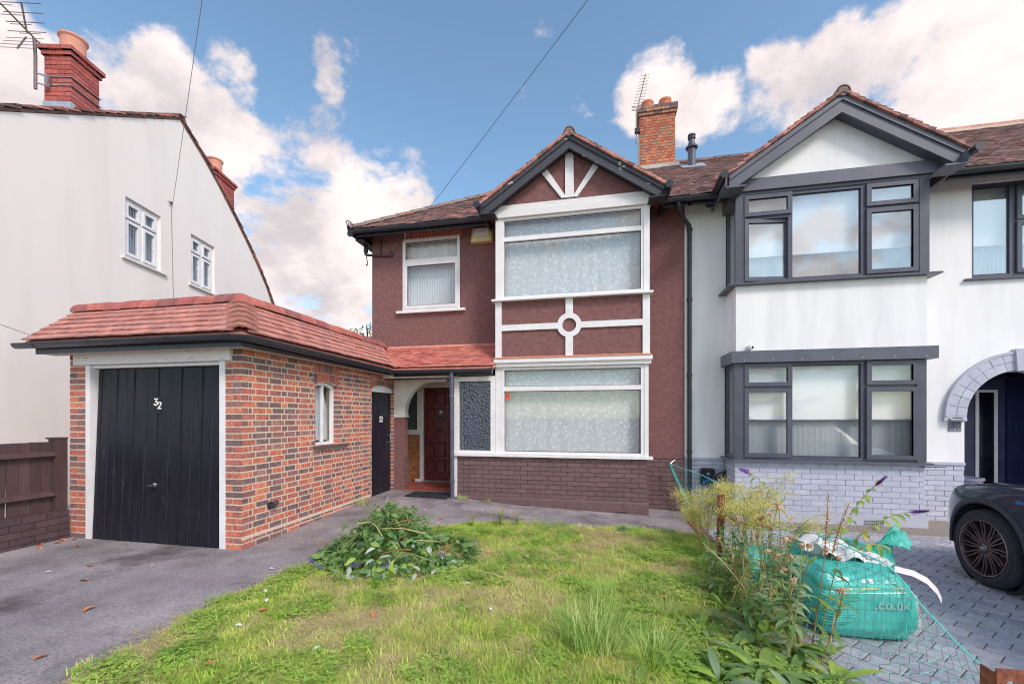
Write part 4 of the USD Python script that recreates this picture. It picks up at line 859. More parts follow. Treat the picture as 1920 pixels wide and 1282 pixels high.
part(df, 'plinth_block', MB().box((-3.86, YD - .10, .136), (-3.72, YD - .052, .19)), white_paint)
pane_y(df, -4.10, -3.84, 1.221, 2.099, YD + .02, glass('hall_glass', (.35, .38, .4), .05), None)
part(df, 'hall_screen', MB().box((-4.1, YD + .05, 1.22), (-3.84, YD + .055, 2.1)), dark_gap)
wood = look('mahogany', srgb(72, 26, 28), srgb(104, 40, 38), 7, .35, .15, 20, stretch=(4, 4, .5), coat=.3)
fd = part(hb, 'front_door', MB().box((-3.692, YD - .01, .16), (-2.905, YD + .035, 2.102)), wood)
for c in range(3):
    for r in range(5):
        x0 = -3.63 + c * .235; z0 = .30 + r * .355
        if c == 1 and r in (2, 3): continue
        m = MB(); b = .025
        m.hexa([(x0, YD - .01, z0), (x0 + .19, YD - .01, z0), (x0 + .19, YD - .01, z0 + .30), (x0, YD - .01, z0 + .30), (x0 + b, YD - .032, z0 + b), (x0 + .19 - b, YD - .032, z0 + b), (x0 + .19 - b, YD - .032, z0 + .30 - b), (x0 + b, YD - .032, z0 + .30 - b)])
        part(fd, 'door_panel', m, wood)
part(fd, 'door_panel', MB().box((-3.395, YD - .03, 1.0), (-3.205, YD - .011, 1.32)), wood)
part(fd, 'door_panel', MB().box((-3.395, YD - .022, 1.37), (-3.205, YD - .011, 1.70)), look('door_plate', srgb(60, 40, 48), srgb(80, 54, 62), 6, .3))
part(fd, 'knocker', MB().lathe([(.0, .0), (.045, .0), (.042, .018), (.02, .03), (0, .03)], (-3.31, YD - .022, 1.60), (0, -1, 0), 16).tube([(-3.31 + .035 * math.cos(a), YD - .05, 1.57 + .05 * math.sin(a)) for a in np.linspace(math.pi, 2 * math.pi, 9)], .008, 6), steel)
part(fd, 'knob', MB().lathe([(.0, .0), (.05, .0), (.045, .02), (.02, .03), (.035, .05), (.03, .08), (0, .085)], (-3.31, YD - .03, 1.22), (0, -1, 0), 16), look('black_knob', (.01, .01, .01), (.015, .015, .015), 5, .3))
part(fd, 'threshold', MB().box((-3.69, YD - .08, .136), (-2.905, YD + .03, .159)), look('threshold', srgb(130, 118, 110), srgb(150, 138, 130), 6, .6))

# ================================================================== WHITE HOUSE
hw = thing('white_house', 'white rendered house with dark grey bay windows, a white gable and an arched porch', 'house', (4.3, YH, 0))
XE = 8.6; AX, AZ, RI, RO = 6.13, 1.50, .70, .98
wp = sbox(1.388, .77, XE, 5.14)
hol = [sbox(2.03, .83, 4.58, 2.34), sbox(2.05, 3.56, 4.60, 5.2), sbox(5.525, 3.60, 7.25, 5.06), sbox(AX - RI, .0, AX + RI, AZ), Point(AX, AZ).buffer(RI, 32)]
part(hw, 'wall', MB().prism(wp.difference(unary_union(hol)), XZ, YH, YH + .22), white_render)
for a_, b_ in ((1.388, 2.03), (4.58, AX - RI), (AX + RI, XE)): part(hw, 'plinth', MB().box((a_, YH + .010, ZG), (b_, YH + .22, .768)), shaded_joint)
part(hw, 'wall', MB().box((XE - .2, YH + .23, ZG), (XE, 15.0, 5.14)).box((1.388, 15.0, ZG), (XE, 15.2, 5.14)), white_render)
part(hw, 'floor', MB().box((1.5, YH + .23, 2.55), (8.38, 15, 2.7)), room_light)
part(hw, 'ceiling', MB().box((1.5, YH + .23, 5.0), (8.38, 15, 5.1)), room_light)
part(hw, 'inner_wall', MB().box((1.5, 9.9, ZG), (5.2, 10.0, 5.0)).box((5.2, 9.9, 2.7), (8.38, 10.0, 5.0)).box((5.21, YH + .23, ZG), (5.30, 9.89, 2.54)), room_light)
part(hw, 'band', MB().box((1.388, YH - .022, .755), (2.0, YH + .1, .80)).box((4.61, YH - .022, .755), (AX - RI - .001, YH + .1, .80)), grey_paint)
wb = Pieces(hw, 'brick', grey_mats, grey_mix)
brick_wall(wb, (1.388, YH, 0), (1, 0, 0), (0, -1, 0), .63, -.12, 11, None, 'run', ch=.079, s=.23, depth=.02, proud=.006)
brick_wall(wb, (4.60, YH, 0), (1, 0, 0), (0, -1, 0), AX - RI - 4.60, -.12, 11, None, 'run', ch=.079, s=.23, depth=.02, proud=.006)
brick_wall(wb, (2.035, YB, 0), (1, 0, 0), (0, -1, 0), 2.535, .06, 9, None, 'run', ch=.082, s=.235, depth=.02, proud=.006)
brick_wall(wb, (2.035, YH, 0), (0, -1, 0), (-1, 0, 0), .55, .06, 9, None, 'run', ch=.082, s=.235, depth=.02, proud=.006)
for a_, b_ in (((2.045, YB + .004, ZG), (4.56, YB + .2, .80)), ((2.039, YB + .21, ZG), (2.2, YH, .80)), ((4.4, YB + .21, ZG), (4.566, YH, .80))): part(hw, 'plinth', MB().box(a_, b_), shaded_joint)
for a_, b_ in (((2.005, YB - .025, ZG), (4.60, YB + .003, .058)), ((2.005, YB + .004, ZG), (2.034, YH, .058)), ((4.567, YB + .004, ZG), (4.60, YH, .058))): part(hw, 'plinth', MB().box(a_, b_), grey_paint)
v = part(hw, 'air_vent', MB().box((3.80, YB - .027, -.10), (4.04, YB - .0255, -.03)), dark_gap); gm = MB()
for k in range(10): gm.box((3.80 + .24 * k / 9 - .004, YB - .031, -.10), (3.80 + .24 * k / 9 + .004, YB - .027, -.03))
for k in range(4): gm.box((3.80, YB - .033, -.10 + .07 * k / 3 - .004), (4.04, YB - .031, -.10 + .07 * k / 3 + .004))
part(v, 'grille', gm, grey_paint)
wb.flush(300)
# bay body between the windows and in front of the rooms
part(hw, 'bay_wall', MB().box((2.05, YB, 2.50), (4.60, YB + .15, 3.545)).box((2.05, YB + .151, 2.50), (2.20, YH - .002, 3.545)).box((4.45, YB + .151, 2.50), (4.60, YH - .002, 3.545)), white_render)
part(hw, 'bay_head', MB().box((1.965, YB - .085, 2.335), (4.69, YB + .1, 2.515)).box((1.965, YB + .101, 2.335), (2.10, YH - .002, 2.515)).box((4.55, YB + .101, 2.335), (4.69, YH - .002, 2.515)), anthracite2)
scr = MB()
for k in range(7): scr.lathe([(0, 0), (.009, 0), (.007, .004), (0, .005)], (2.15 + k * .4, YB - .085, 2.372), (0, -1, 0), 8)
part(hw, 'screw_cap', scr, grey_paint)
part(hw, 'bay_sill', MB().box((1.96, YB - .09, .800), (4.63, YB + .05, .832)).box((1.96, YB + .051, .800), (2.1, YH - .003, .832)), anthracite2)
part(hw, 'drip', MB().box((4.5, YB - .06, .80 - .03), (4.80, YB - .03, .80 - .018)), anthracite2)
part(hw, 'bay_sill', MB().box((1.93, YB - .09, 3.546), (4.74, YB + .06, 3.572)).box((1.93, YB + .061, 3.546), (2.12, YH - .003, 3.572)).box((4.53, YB + .061, 3.546), (4.74, YH - .003, 3.572)), anthracite)
part(hw, 'bay_head', MB().box((2.09, YB - .06, 5.0), (4.73, YB + .1, 5.185)).box((2.0, YB - .02, 4.955), (4.66, YB + .1, 4.998)).box((1.99, YB + .101, 4.90), (2.12, YH - .002, 5.17)), anthracite2)
def sash(parent, x0, x1, z0, z1, y0, y1, t, gl, name='casement', tilt=None, hinge=None):
    m = bars_y(x0, x1, z0, z1, y0, y1, t)
    m2 = bars_y(x0 + t - .014, x1 - t + .014, z0 + t - .014, z1 - t + .014, y0 + .012, y1 - .004, .014)
    gm = MB().box((x0 + t, y0 + .03, z0 + t), (x1 - t, y0 + .034, z1 - t))
    v, f = m.arrays(); v2, f2 = m2.arrays(); v3, f3 = gm.arrays()
    if tilt:
        c, s = math.cos(tilt), math.sin(tilt)
        def R(v):
            w = v.copy(); X = v[:, 0] - hinge[0]; Y = v[:, 1] - hinge[1]; w[:, 0] = hinge[0] + X * c + Y * s; w[:, 1] = hinge[1] - X * s + Y * c; return w
        v, v2, v3 = R(v), R(v2), R(v3)
    p = part(parent, name, (v, f), anthracite)
    part(p, 'bead', (v2, f2), bead_dark); part(p, 'pane', (v3, f3), gl)
bead_dark = look('black_bead', srgb(58, 58, 72), srgb(64, 64, 78), 5, .5)
def bay_set(z0, z1, zt, open_ang, xl, xr, gl, curtains):
    w = part(hw, 'bay_window', bars_y(xl, xr, z0, z1, YB - .002, YB + .075, .045, .05, vs=((2.84 - .008 - .04, 2.84 + .0), (3.765, 3.835))), anthracite)
    part(w, 'corner_post', MB().box((xl - .02, YB - .02, z0), (xl + .125, YB - .003, z1)).box((xr - .11, YB - .02, z0), (xr + .012, YB - .003, z1)), anthracite)
    for (a, b, op) in ((2.165, 2.835, open_ang), (3.825, 4.475, 0)):
        sash(w, a, b, zt + .025, z1 - .012, YB - .035, YB + .01, .062, gl, 'top_light')
        sash(w, a, b, z0 + .035, zt - .012, YB - .035, YB + .01, .062, gl, 'casement', op, (a, YB - .0) if op else None)
        part(w, 'transom', MB().box((a, YB - .003, zt - .02), (b, YB + .07, zt + .03)), anthracite)
    pane_y(w, 2.842, 3.763, z0 + .052, z1 - .047, YB + .03, gl, bead_dark, .014)
    # left return, narrow side light
    s = part(w, 'return_light', MB().box((xl, YB + .0755, z0), (xl + .05, YB + .13, z1)).box((xl, YH - .06, z0), (xl + .05, YH - .002, z1)).box((xl, YB + .131, z0), (xl + .05, YH - .061, z0 + .05)).box((xl, YB + .131, z1 - .05), (xl + .05, YH - .061, z1)), anthracite)
    part(s, 'pane', MB().box((xl + .02, YB + .131, z0 + .051), (xl + .024, YH - .061, z1 - .051)), gl)
    part(w, 'return_panel', MB().box((xr - .06, YB + .0755, z0), (xr, YH - .002, z1)), anthracite)
    for name, m, mt in curtains: part(w, name, m, mt, True)
    return w
sheer_w = lace('white_voile', (.62, .64, .66), 70, .3)
bay_set(.835, 2.332, 1.945, -.03, 2.045, 4.57, clear, [('blind', MB().box((2.1, YB + .13, 1.47), (4.50, YB + .135, 2.30)), blind), ('blind_bar', MB().box((2.1, YB + .125, 1.45), (4.50, YB + .14, 1.47)), white_paint),
    ('net_curtain', fold_sheet(2.1, 4.5, .86, 1.9, YB + .20, .004, 30, 21), sheer_w), ('return_blind', MB().box((2.16, YB + .14, .9), (2.165, YH, 2.3)), blind)])
bay_set(3.575, 4.952, 4.585, -.13, 2.06, 4.605, sky_glass, [('blind', MB().box((2.12, YB + .13, 4.02), (4.54, YB + .135, 4.93)), blind), ('net_curtain', fold_sheet(2.12, 4.54, 3.6, 4.2, YB + .20, .004, 30, 22), sheer_w), ('return_blind', MB().box((2.17, YB + .14, 3.6), (2.175, YH, 4.93)), blind)])
# window over the porch
w2 = part(hw, 'window', bars_y(5.525, 7.25, 3.605, 5.055, YH + .04, YH + .11, .05, .06, vs=((6.03, 6.10), (6.68, 6.75))), anthracite)
pane_y(w2, 5.577, 6.028, 3.668, 5.003, YH + .07, sky_glass, bead_dark, .014)
sash(w2, 6.105, 6.675, 3.67, 4.45, YH + .01, YH + .055, .06, sky_glass); sash(w2, 6.105, 6.675, 4.47, 5.0, YH + .01, YH + .055, .06, sky_glass, 'top_light')
pane_y(w2, 6.752, 7.198, 3.668, 5.003, YH + .07, sky_glass, bead_dark, .014)
part(w2, 'blind', MB().box((5.54, YH + .17, 4.15), (7.23, YH + .175, 5.04)), blind)
part(w2, 'net_curtain', fold_sheet(5.54, 7.23, 3.62, 4.3, YH + .24, .012, 30, 23), lace('blue_voile', (.5, .55, .66), 70, .3), True)
part(hw, 'window_sill', MB().box((5.42, YH - .05, 3.575), (7.35, YH + .1, 3.602)), anthracite)
# gable
gwp = Polygon([(2.05, 5.186), (4.70, 5.186), (4.70, 5.22), (3.38, 6.06), (2.05, 5.20)])
gable_roof(hw, 3.42, 6.205, .66, 1.90, 4.92, 7.10, YB, gwp, white_render, anthracite2, anthracite, .255, .075, tile_mats[:3] + old_mats[:4], old_mix, 200, 9.6)
poly_w = Polygon([(0, -.02), (7.6, -.02), (7.6, SLP), (0, SLP)])
rw = roof_deck(hw, poly_w, 1.388)
tw = Pieces(rw, 'tile', old_mats, old_mix)
tiles(tw, (1.388, YE, ZE), (1, 0, 0), wm, nm, poly_w.difference(Polygon([(1.78 - 1.388, -.1), (4.96 - 1.388, -.1), (3.37 - 1.388, 2.0)])), (0, 7.6), int(SLP / .10), .10, .168, .013, jit=.007)
tw.flush(300)
part(rw, 'rear_slope', MB().hexa([(1.385, 15.3, ZE - .05), (9, 15.3, ZE - .05), (9, 11.2, ZR - .05), (1.385, 11.2, ZR - .05), (1.385, 15.3, ZE), (9, 15.3, ZE), (9, 11.2, ZR), (1.385, 11.2, ZR)]), old_mats[2])
rp = Pieces(rw, 'ridge_tile', [tile_mats[5], tile_mats[3], terracotta2], tile_mix)
for k in range(17): rp.add(halfround((3.9 + k * .3, 11.2, ZR - .02), (1, 0, 0), .296, .12))
rp.flush(60, 50)
rp = Pieces(rw, 'old_ridge_tile', old_mats, old_mix)
for k in range(8): rp.add(halfround((1.40 + k * .31, 11.2, ZR - .03), (1, 0, 0), .306, .11))
rp.flush(60, 50)
part(rw, 'mortar_fillet', MB().box((3.9, 11.05, ZR - .10), (9.0, 11.1, ZR - .02)), mortar)
pant = part(rw, 'dormer_roof', MB().hexa([(6.2, 11.35, ZR - .2), (10.5, 11.35, ZR - .2), (10.5, 13.5, ZR - .2), (6.2, 13.5, ZR - .2), (6.2, 11.35, ZR + .02), (10.5, 11.35, ZR + .02), (10.5, 13.5, ZR + 1.05), (8.0, 13.5, ZR + 1.05)]), old_mats[3])
pq = Pieces(pant, 'pantile', old_mats[:4], old_mix)
for r in range(7):
    for k in range(14):
        y0 = 11.35 + r * .3; z0 = ZR + .03 + r * .3 * .479; x0 = 6.5 + k * .28 + (r * .25)
        pq.add(MB().hexa([(x0, y0, z0 + .03), (x0 + .2, y0, z0 + .06), (x0 + .2, y0 + .33, z0 + .17), (x0, y0 + .33, z0 + .15), (x0, y0, z0 + .055), (x0 + .2, y0, z0 + .085), (x0 + .2, y0 + .33, z0 + .2), (x0, y0 + .33, z0 + .18)]))
pq.flush(120)
eaves(hw, 1.39, 1.80, black_plastic); eaves(hw, 4.93, 9.0, black_plastic)
for x0, sg in ((1.83, -1), (4.89, 1)):
    part(hw, 'gutter', gutter(MB(), (x0 + sg * .05, 6.88, 5.13), (x0 + sg * .05, 7.9, 5.13)).lathe([(0, 0), (.058, 0), (.058, .01), (0, .01)], (x0 + sg * .05, 6.88, 5.118), (0, 1, 0), 14), black_plastic, 40)
    part(hw, 'fascia', MB().box((x0 - .012, 6.99, 4.98), (x0 + .012, YH, 5.15)).box((min(x0, x0 - sg * .27), 6.99, 4.958), (max(x0, x0 - sg * .27), YB - .001, 4.98)), anthracite2)
# shared downpipe at the party line
dp2 = MB().tube([(1.22, 7.44, 5.03), (1.22, 7.46, 4.96), (1.36, 7.70, 4.84), (1.455, 7.79, 4.76), (1.46, 7.80, 4.6), (1.46, 7.80, 2.5), (1.46, 7.80, -.1)], .036, 12)
for z in (4.70, 3.5, 2.2, .9): dp2.lathe([(.036, -.02), (.045, -.02), (.045, .03), (.036, .03)], (1.46, 7.80, z), n=12)
part(hw, 'downpipe', dp2, black_plastic, 40)
part(hw, 'edge_strip', MB().box((1.387, YH - .012, .80), (1.425, YH - .001, 4.93)), white_render)
part(hw, 'flue', MB().lathe([(.085, 7.0), (.085, 7.68), (.13, 7.68), (.135, 7.71), (.09, 7.74), (.06, 7.86), (.06, 7.90), (.085, 7.90), (.085, 7.93), (.06, 7.935), (.06, 7.96), (.085, 7.96), (.085, 7.99), (.0, 8.0)], (2.01, 10.5, 0), n=20), anthracite, 40)
part(hw, 'flue_flashing', MB().obox((1.78, 10.28, ZE + (10.28 - YE) * .7 + .03), (1, 0, 0), wm, nm, 0, .5, 0, .5, 0, .02), lead)
# porch arch in painted brick
vo = Pieces(hw, 'arch_brick', grey_mats, grey_mix)
n = 17
for k in range(n):
    a0, a1 = math.pi * k / n + .0045, math.pi * (k + 1) / n - .0045
    if abs((a0 + a1) / 2 - math.pi / 2) < .1: continue
    for r0, r1 in ((RI, RI + .125), (RI + .135, RO - .04)):
        pg = Polygon([(AX + r * math.cos(a), AZ + r * math.sin(a)) for r, a in ((r0, a0), (r1, a0), (r1, (a0 + a1) / 2), (r1, a1), (r0, a1), (r0, (a0 + a1) / 2))])
        vo.add(MB().prism(pg, XZ, YH - .045 - rng.uniform(0, .005), YH + .22))
vo.flush()
ring = Point(AX, AZ).buffer(RO, 40).difference(Point(AX, AZ).buffer(RO - .038, 40)).intersection(sbox(AX - 2, AZ, AX + 2, AZ + 2))
part(hw, 'arch_band', MB().prism(ring, XZ, YH - .06, YH - .001).prism(Point(AX, AZ).buffer(RO - .039, 40).difference(Point(AX, AZ).buffer(RI + .004, 40)).intersection(sbox(AX - 2, AZ, AX + 2, AZ + 2)), XZ, YH - .036, YH + .2), grey_paint)
part(hw, 'keystone', MB().prism(Polygon([(AX - .09, AZ + RI - .02), (AX + .09, AZ + RI - .02), (AX + .11, AZ + RO + .03), (AX - .11, AZ + RO + .03)]), XZ, YH - .08, YH + .2), grey_paint)
part(hw, 'impost', MB().box((AX - RO - .01, YH - .05, AZ - .07), (AX - RI, YH + .2, AZ - .001)), grey_paint)
# recessed porch with navy door
navy = look('navy_door', srgb(62, 62, 92), srgb(70, 70, 100), 4, .4, .04, 40)
YP = 8.8
part(hw, 'porch_wall', MB().box((5.31, YP + .02, ZG), (6.02, YP + .1, 2.54)).box((7.3, YH + .23, ZG), (7.4, YP + .1, 2.54)).box((5.305, YH + .23, 2.30), (7.29, YP, 2.34)), navy)
part(hw, 'porch_floor', MB().box((5.31, YH - .02, ZG), (7.29, YP + .1, -.02)), grey_paint)
fd = part(hw, 'front_door', MB().box((6.03, YP, -.018), (6.66, YP + .05, 2.13)), navy)
gl = MB()
for k in range(8): gl.box((6.035, YP - .006, .25 + k * .27), (6.20, YP, .25 + k * .27 + .262)).box((6.58, YP - .006, .25 + k * .27), (6.655, YP, .25 + k * .27 + .262))
part(fd, 'door_panel', gl, navy)
part(fd, 'light_frame', bars_y(6.235, 6.545, .25, 1.955, YP - .025, YP - .007, .045), white_paint)
part(fd, 'pane', MB().box((6.281, YP - .012, .296), (6.499, YP - .008, 1.909)), glass('door_glass', (.5, .54, .56), .08, .1))
part(hw, 'door_frame', MB().box((6.68, YP - .04, -.018), (6.72, YP + .06, 2.16)).box((6.80, YP - .03, -.018), (6.93, YP + .06, 2.16)).box((6.03, YP - .03, 2.135), (6.679, YP + .06, 2.2)).box((6.721, YP - .01, -.018), (6.799, YP + .05, 2.16)), look('navy_frame', srgb(36, 42, 78), srgb(42, 48, 84), 4, .4))
part(hw, 'side_pane', MB().box((6.935, YP + .01, -.018), (7.29, YP + .015, 2.25)), glass('frosted', (.7, .8, .84), .06, .25))
part(hw, 'side_screen', MB().box((6.935, YP + .12, -.018), (7.29, YP + .13, 2.25)), look('hall_grey', srgb(120, 136, 146), srgb(150, 164, 172), 2, .8))

# ================================================================== THINGS ON AND AROUND THE HOUSES
# hip iron and cable bracket at the left corner of the brown house
scroll = []
for a in np.linspace(0, 3.6 * math.pi, 50):
    r = .105 * (1 - a / (4.3 * math.pi)); scroll.append((-4.74 + .0 - r * math.cos(a - .6) * .9 - .02, 7.40, 5.19 + r * math.sin(a + .2) * .9))
part(hb, 'hip_iron', MB().tube([(-4.60, 7.5, 5.10), (-4.64, 7.42, 5.11)] + scroll[:0] + scroll, .009, 6), black_plastic)
iron = look('dark_iron', srgb(52, 42, 44), srgb(84, 60, 56), 20, .7, .3, 60)
br_ = thing('cable_bracket', 'dark iron cable bracket with black insulator at the left corner of the brown house', 'bracket', (-4.4, 7.8, 4.72))
part(br_, 'arm', MB().beam((-4.10, 7.83, 4.70), (-4.66, 7.80, 4.745), (0, 0, 1), .02, .035).beam((-4.36, 7.835, 4.70), (-4.36, 7.835, 5.05), (0, 1, 0), .03, .012).beam((-4.12, 7.83, 4.68), (-4.12, 7.83, 4.80), (0, 1, 0), .02, .02), iron)
part(br_, 'insulator', MB().lathe([(0, 4.75), (.03, 4.75), (.03, 4.79), (.042, 4.80), (.042, 4.90), (.034, 4.92), (.034, 4.95), (.0, 4.955)], (-4.67, 7.80, 0), n=14), black_plastic, 40)
part(br_, 'hook', MB().tube([(-4.655, 7.8, 4.74), (-4.65, 7.8, 4.66), (-4.63, 7.8, 4.60), (-4.64, 7.8, 4.54), (-4.655, 7.8, 4.53), (-4.66, 7.8, 4.57)], .008, 6), iron)
A = np.array([-4.10, 7.82, 4.70]); B = np.array([-.20, 5.58, 6.87])
single('overhead_cable', 'thin black overhead cable rising from the bracket on the brown house into the sky', 'cable', MB().tube([A, A + (B - A) * .25 - ZV * .02, A + (B - A) * .5 - ZV * .03, B - ZV * .02, A + (B - A) * 2, A + (B - A) * 4.5], .0038, 5), black_plastic)
single('wall_cable', 'thin grey cable running down the cream gable wall between its two windows', 'cable', MB().tube([lh(1.20, .012, 3.0), lh(1.20, .012, 4.15), lh(1.17, .012, 5.2), lh(1.14, .014, 6.15), lh(1.14, .05, 6.19), (-7.098, 6.159, 7.3185), lh(1.14, .05, 6.19) + 4 * (np.array([-7.098, 6.159, 7.3185]) - lh(1.14, .05, 6.19))], .0048, 5).lathe([(0, 0), (.03, 0), (.03, .03), (0, .03)], lh(1.14, 0, 6.17), NL, 8).tube([lh(1.14, .02, 6.17), lh(1.04, .04, 6.15)], .012, 6), alu_dull)
single('garage_cable', 'thin pale cable from the cream gable wall to the garage gutter end', 'cable', MB().tube([lh(-2.6, .01, 2.93), (-7.755, 4.383, 2.63), (-6.95, 3.9, 2.43)], .005, 5), alu_dull)
# alarm box
ab = thing('alarm_box', 'yellowed alarm box on the brown wall beside the upper bay window', 'alarm box', (-2.23, YH, 4.78))
yel = look('yellowed_plastic', srgb(206, 176, 116), srgb(222, 196, 140), 6, .5, .05, 30)
part(ab, 'case', MB().hexa([(-2.44, YH - .10, 4.79), (-2.03, YH - .10, 4.79), (-2.02, YH - .001, 4.79), (-2.45, YH - .001, 4.79), (-2.43, YH - .07, 5.07), (-2.05, YH - .07, 5.07), (-2.02, YH - .001, 5.08), (-2.45, YH - .001, 5.08)]).hexa([(-2.44, YH - .12, 4.79), (-2.03, YH - .12, 4.79), (-2.03, YH - .101, 4.79), (-2.44, YH - .101, 4.79), (-2.42, YH - .125, 4.885), (-2.05, YH - .125, 4.885), (-2.05, YH - .09, 4.89), (-2.42, YH - .09, 4.89)]), yel)
part(ab, 'lens', MB().prism(sbox(-2.37, 4.925, -2.12, 5.03).buffer(.02), lambda a, b, h: (a, YH - .088 + (b - 4.79) * .06 - h, b), 0, .016), white_paint)
part(ab, 'lock', MB().lathe([(0, 0), (.013, 0), (.011, .006), (0, .006)], (-2.235, YH - .123, 4.84), (0, -1, 0), 10), steel)
# aerials
al, top, yd, rd = aerial('television_aerial', 'broad television aerial with many rods beside the left red brick chimney', [(-9.24, 5.30, 6.95), (-9.24, 5.30, 7.5), (-9.25, 5.29, 7.79)], (.20, -.62, .10), (.97, .24, -.02), 9, .34, .26, 1.3, .024)
for k in range(4):
    c = np.array([-9.11, 5.12, 7.72]) + np.array([.18, -.17, .27]) * (k / 3.0)
    part(al, 'element', MB().tube([c - rd * .30, c + rd * .30], .006, 5), alu_dull)
for k in range(4):
    c = np.array([-9.25, 5.19, 7.70]) + np.array([.0, -.10, -.24]) * (k / 3.0)
    part(al, 'element', MB().tube([c - rd * .32, c + rd * .28], .004, 5), alu_dull)
part(al, 'reflector_bar', MB().beam((-9.11, 5.12, 7.70), (-8.93, 4.95, 8.0), (1, 0, 0), .018, .018).beam((-9.25, 5.19, 7.72), (-9.25, 5.08, 7.44), (1, 0, 0), .018, .018), alu_dull)
part(al, 'wall_bracket', MB().beam((-9.24, 5.30, 7.22), (-9.05, 5.34, 7.16), (0, 0, 1), .02, .02).beam((-9.24, 5.30, 7.06), (-9.05, 5.34, 7.0), (0, 0, 1), .02, .02).beam((-9.05, 5.34, 6.98), (-9.05, 5.34, 7.2), (1, 0, 0), .05, .02), steel)
ar, top, yd, rd = aerial('television_aerial', 'slim upright television aerial on the orange brick chimney between the houses', [(.81, 10.9, 8.2), (.81, 10.9, 8.95), (.84, 10.9, 9.08)], (.19, .0, .80), (1, -.1, -.05), 11, .26, .2, .82, .016)
grid = MB()
for k in range(4): grid.tube([(.70, 10.87, 9.00 + k * .035), (.84, 10.92, 9.02 + k * .035), (.99, 10.87, 9.05 + k * .035)], .006, 5)
part(ar, 'reflector', grid, alu_dull)
part(ar, 'clamp', MB().box((.77, 10.86, 8.46), (.90, 10.95, 8.56)), iron)
# security camera
sc = thing('security_camera', 'small white dome camera above the lower bay of the white house', 'camera', (2.24, YB, 2.56))
part(sc, 'base', MB().lathe([(0, 0), (.045, 0), (.045, .02), (.03, .03)], (2.24, YB, 2.575), (0, -1, 0), 16), white_paint, 40)
part(sc, 'ball', MB().tm(trimesh.creation.icosphere(3, .042).apply_translation((2.245, YB - .06, 2.575))), white_paint, True)
part(sc, 'lens', MB().lathe([(0, 0), (.02, 0), (.018, .006), (0, .006)], (2.262, YB - .092, 2.57), (.35, -.9, -.2), 12), black_plastic)
# car charger and its holster
ev = thing('car_charger', 'black wall car charger with blue coiled lead on the grey plinth', 'charger', (1.74, YH, .3))
part(ev, 'case', MB().prism(sbox(1.665, .33, 1.815, .59).buffer(.035, 8), XZ, YH - .12, YH - .001), black_plastic, 30)
part(ev, 'cover', MB().prism(Polygon([(1.66, .42), (1.82, .54), (1.82, .585), (1.66, .585)]).buffer(.02), XZ, YH - .128, YH - .121), black_paint, 30)
part(ev, 'ring_mark', MB().prism(Point(1.74, .535).buffer(.024).difference(Point(1.74, .535).buffer(.018)).union(sbox(1.733, .525, 1.747, .545)), XZ, YH - .131, YH - .1285), grey_paint)
blue = look('blue_lead', srgb(40, 96, 170), srgb(56, 120, 190), 8, .45)
coil = []
for k in range(5):
    r = .085 + .008 * math.sin(k * 2.1)
    coil.append([(1.745 + r * math.cos(a) + .01 * math.sin(k), YH - .14 - .012 * k, .37 + r * .85 * math.sin(a)) for a in np.linspace(0, 2 * math.pi, 30)])
m = MB()
for c in coil: m.tube(c, .008, 6, False)
part(ev, 'blue_lead', m, blue, 50)
part(ev, 'power_lead', MB().tube([(1.76, YH - .05, .30), (1.80, YH - .05, .0), (1.86, YH - .05, -.1)], .012, 7).tube([(1.86, YH - .05, .36), (1.80, YH - .07, .20), (1.82, YH - .06, .0), (1.9, YH - .2, -.1), (2.0, YH - .7, -.10)], .011, 7), black_plastic, 50)
hs = thing('charger_plug', 'black charging plug in its wall holster at the inner corner of the bay', 'plug', (1.97, YH, .45))
part(hs, 'holster', MB().box((2.005, YH - .12, .40), (2.03, YH - .02, .60)), black_plastic)
part(hs, 'plug', MB().tube([(2.01, YH - .07, .53), (1.95, YH - .08, .53), (1.90, YH - .08, .50), (1.84, YH - .07, .42), (1.82, YH - .06, .36)], [.045, .04, .03, .022, .016], 12), black_plastic, 50)
part(hs, 'cap', MB().tube([(1.925, YH - .08, .49), (1.925, YH - .08, .34)], .004, 5).lathe([(0, 0), (.045, 0), (.045, .03), (0, .03)], (1.925, YH - .06, .30), (0, -1, 0), 16), black_plastic)
# house number plaque with solar lamp
pq_ = thing('number_plaque', 'grey slate house number plaque with small solar lamp beside the porch arch', 'plaque', (5.30, YH, 1.27))
part(pq_, 'slate', MB().box((5.22, YH - .012, 1.275), (5.385, YH - .001, 1.445)), look('slate', srgb(110, 108, 124), srgb(124, 122, 136), 12, .7, .2))
num = MB()
t = meshkit.text_mesh('30', .085, .003, bold=True); v = np.array(t.vertices); num.add(np.array([(5.24 + a * .9, YH - .0125 - c, 1.325 + b) for a, b, c in v]), t.faces)
part(pq_, 'number', num, look('number_grey', srgb(74, 72, 88), srgb(84, 82, 96), 8, .6))
part(pq_, 'lamp', MB().hexa([(5.20, YH - .10, 1.448), (5.40, YH - .10, 1.448), (5.40, YH - .001, 1.448), (5.20, YH - .001, 1.448), (5.20, YH - .10, 1.462), (5.40, YH - .10, 1.462), (5.40, YH - .001, 1.50), (5.20, YH - .001, 1.50)]), grey_paint)
part(pq_, 'solar_cell', MB().hexa([(5.235, YH - .09, 1.4655), (5.365, YH - .09, 1.4655), (5.365, YH - .02, 1.492), (5.235, YH - .02, 1.492), (5.235, YH - .09, 1.468), (5.365, YH - .09, 1.468), (5.365, YH - .02, 1.4945), (5.235, YH - .02, 1.4945)]), black_paint)
part(pq_, 'stud', MB().lathe([(0, 0), (.007, 0), (0, .005)], (5.30, YH - .012, 1.43), (0, -1, 0), 8).lathe([(0, 0), (.007, 0), (0, .005)], (5.30, YH - .012, 1.29), (0, -1, 0), 8), white_paint)
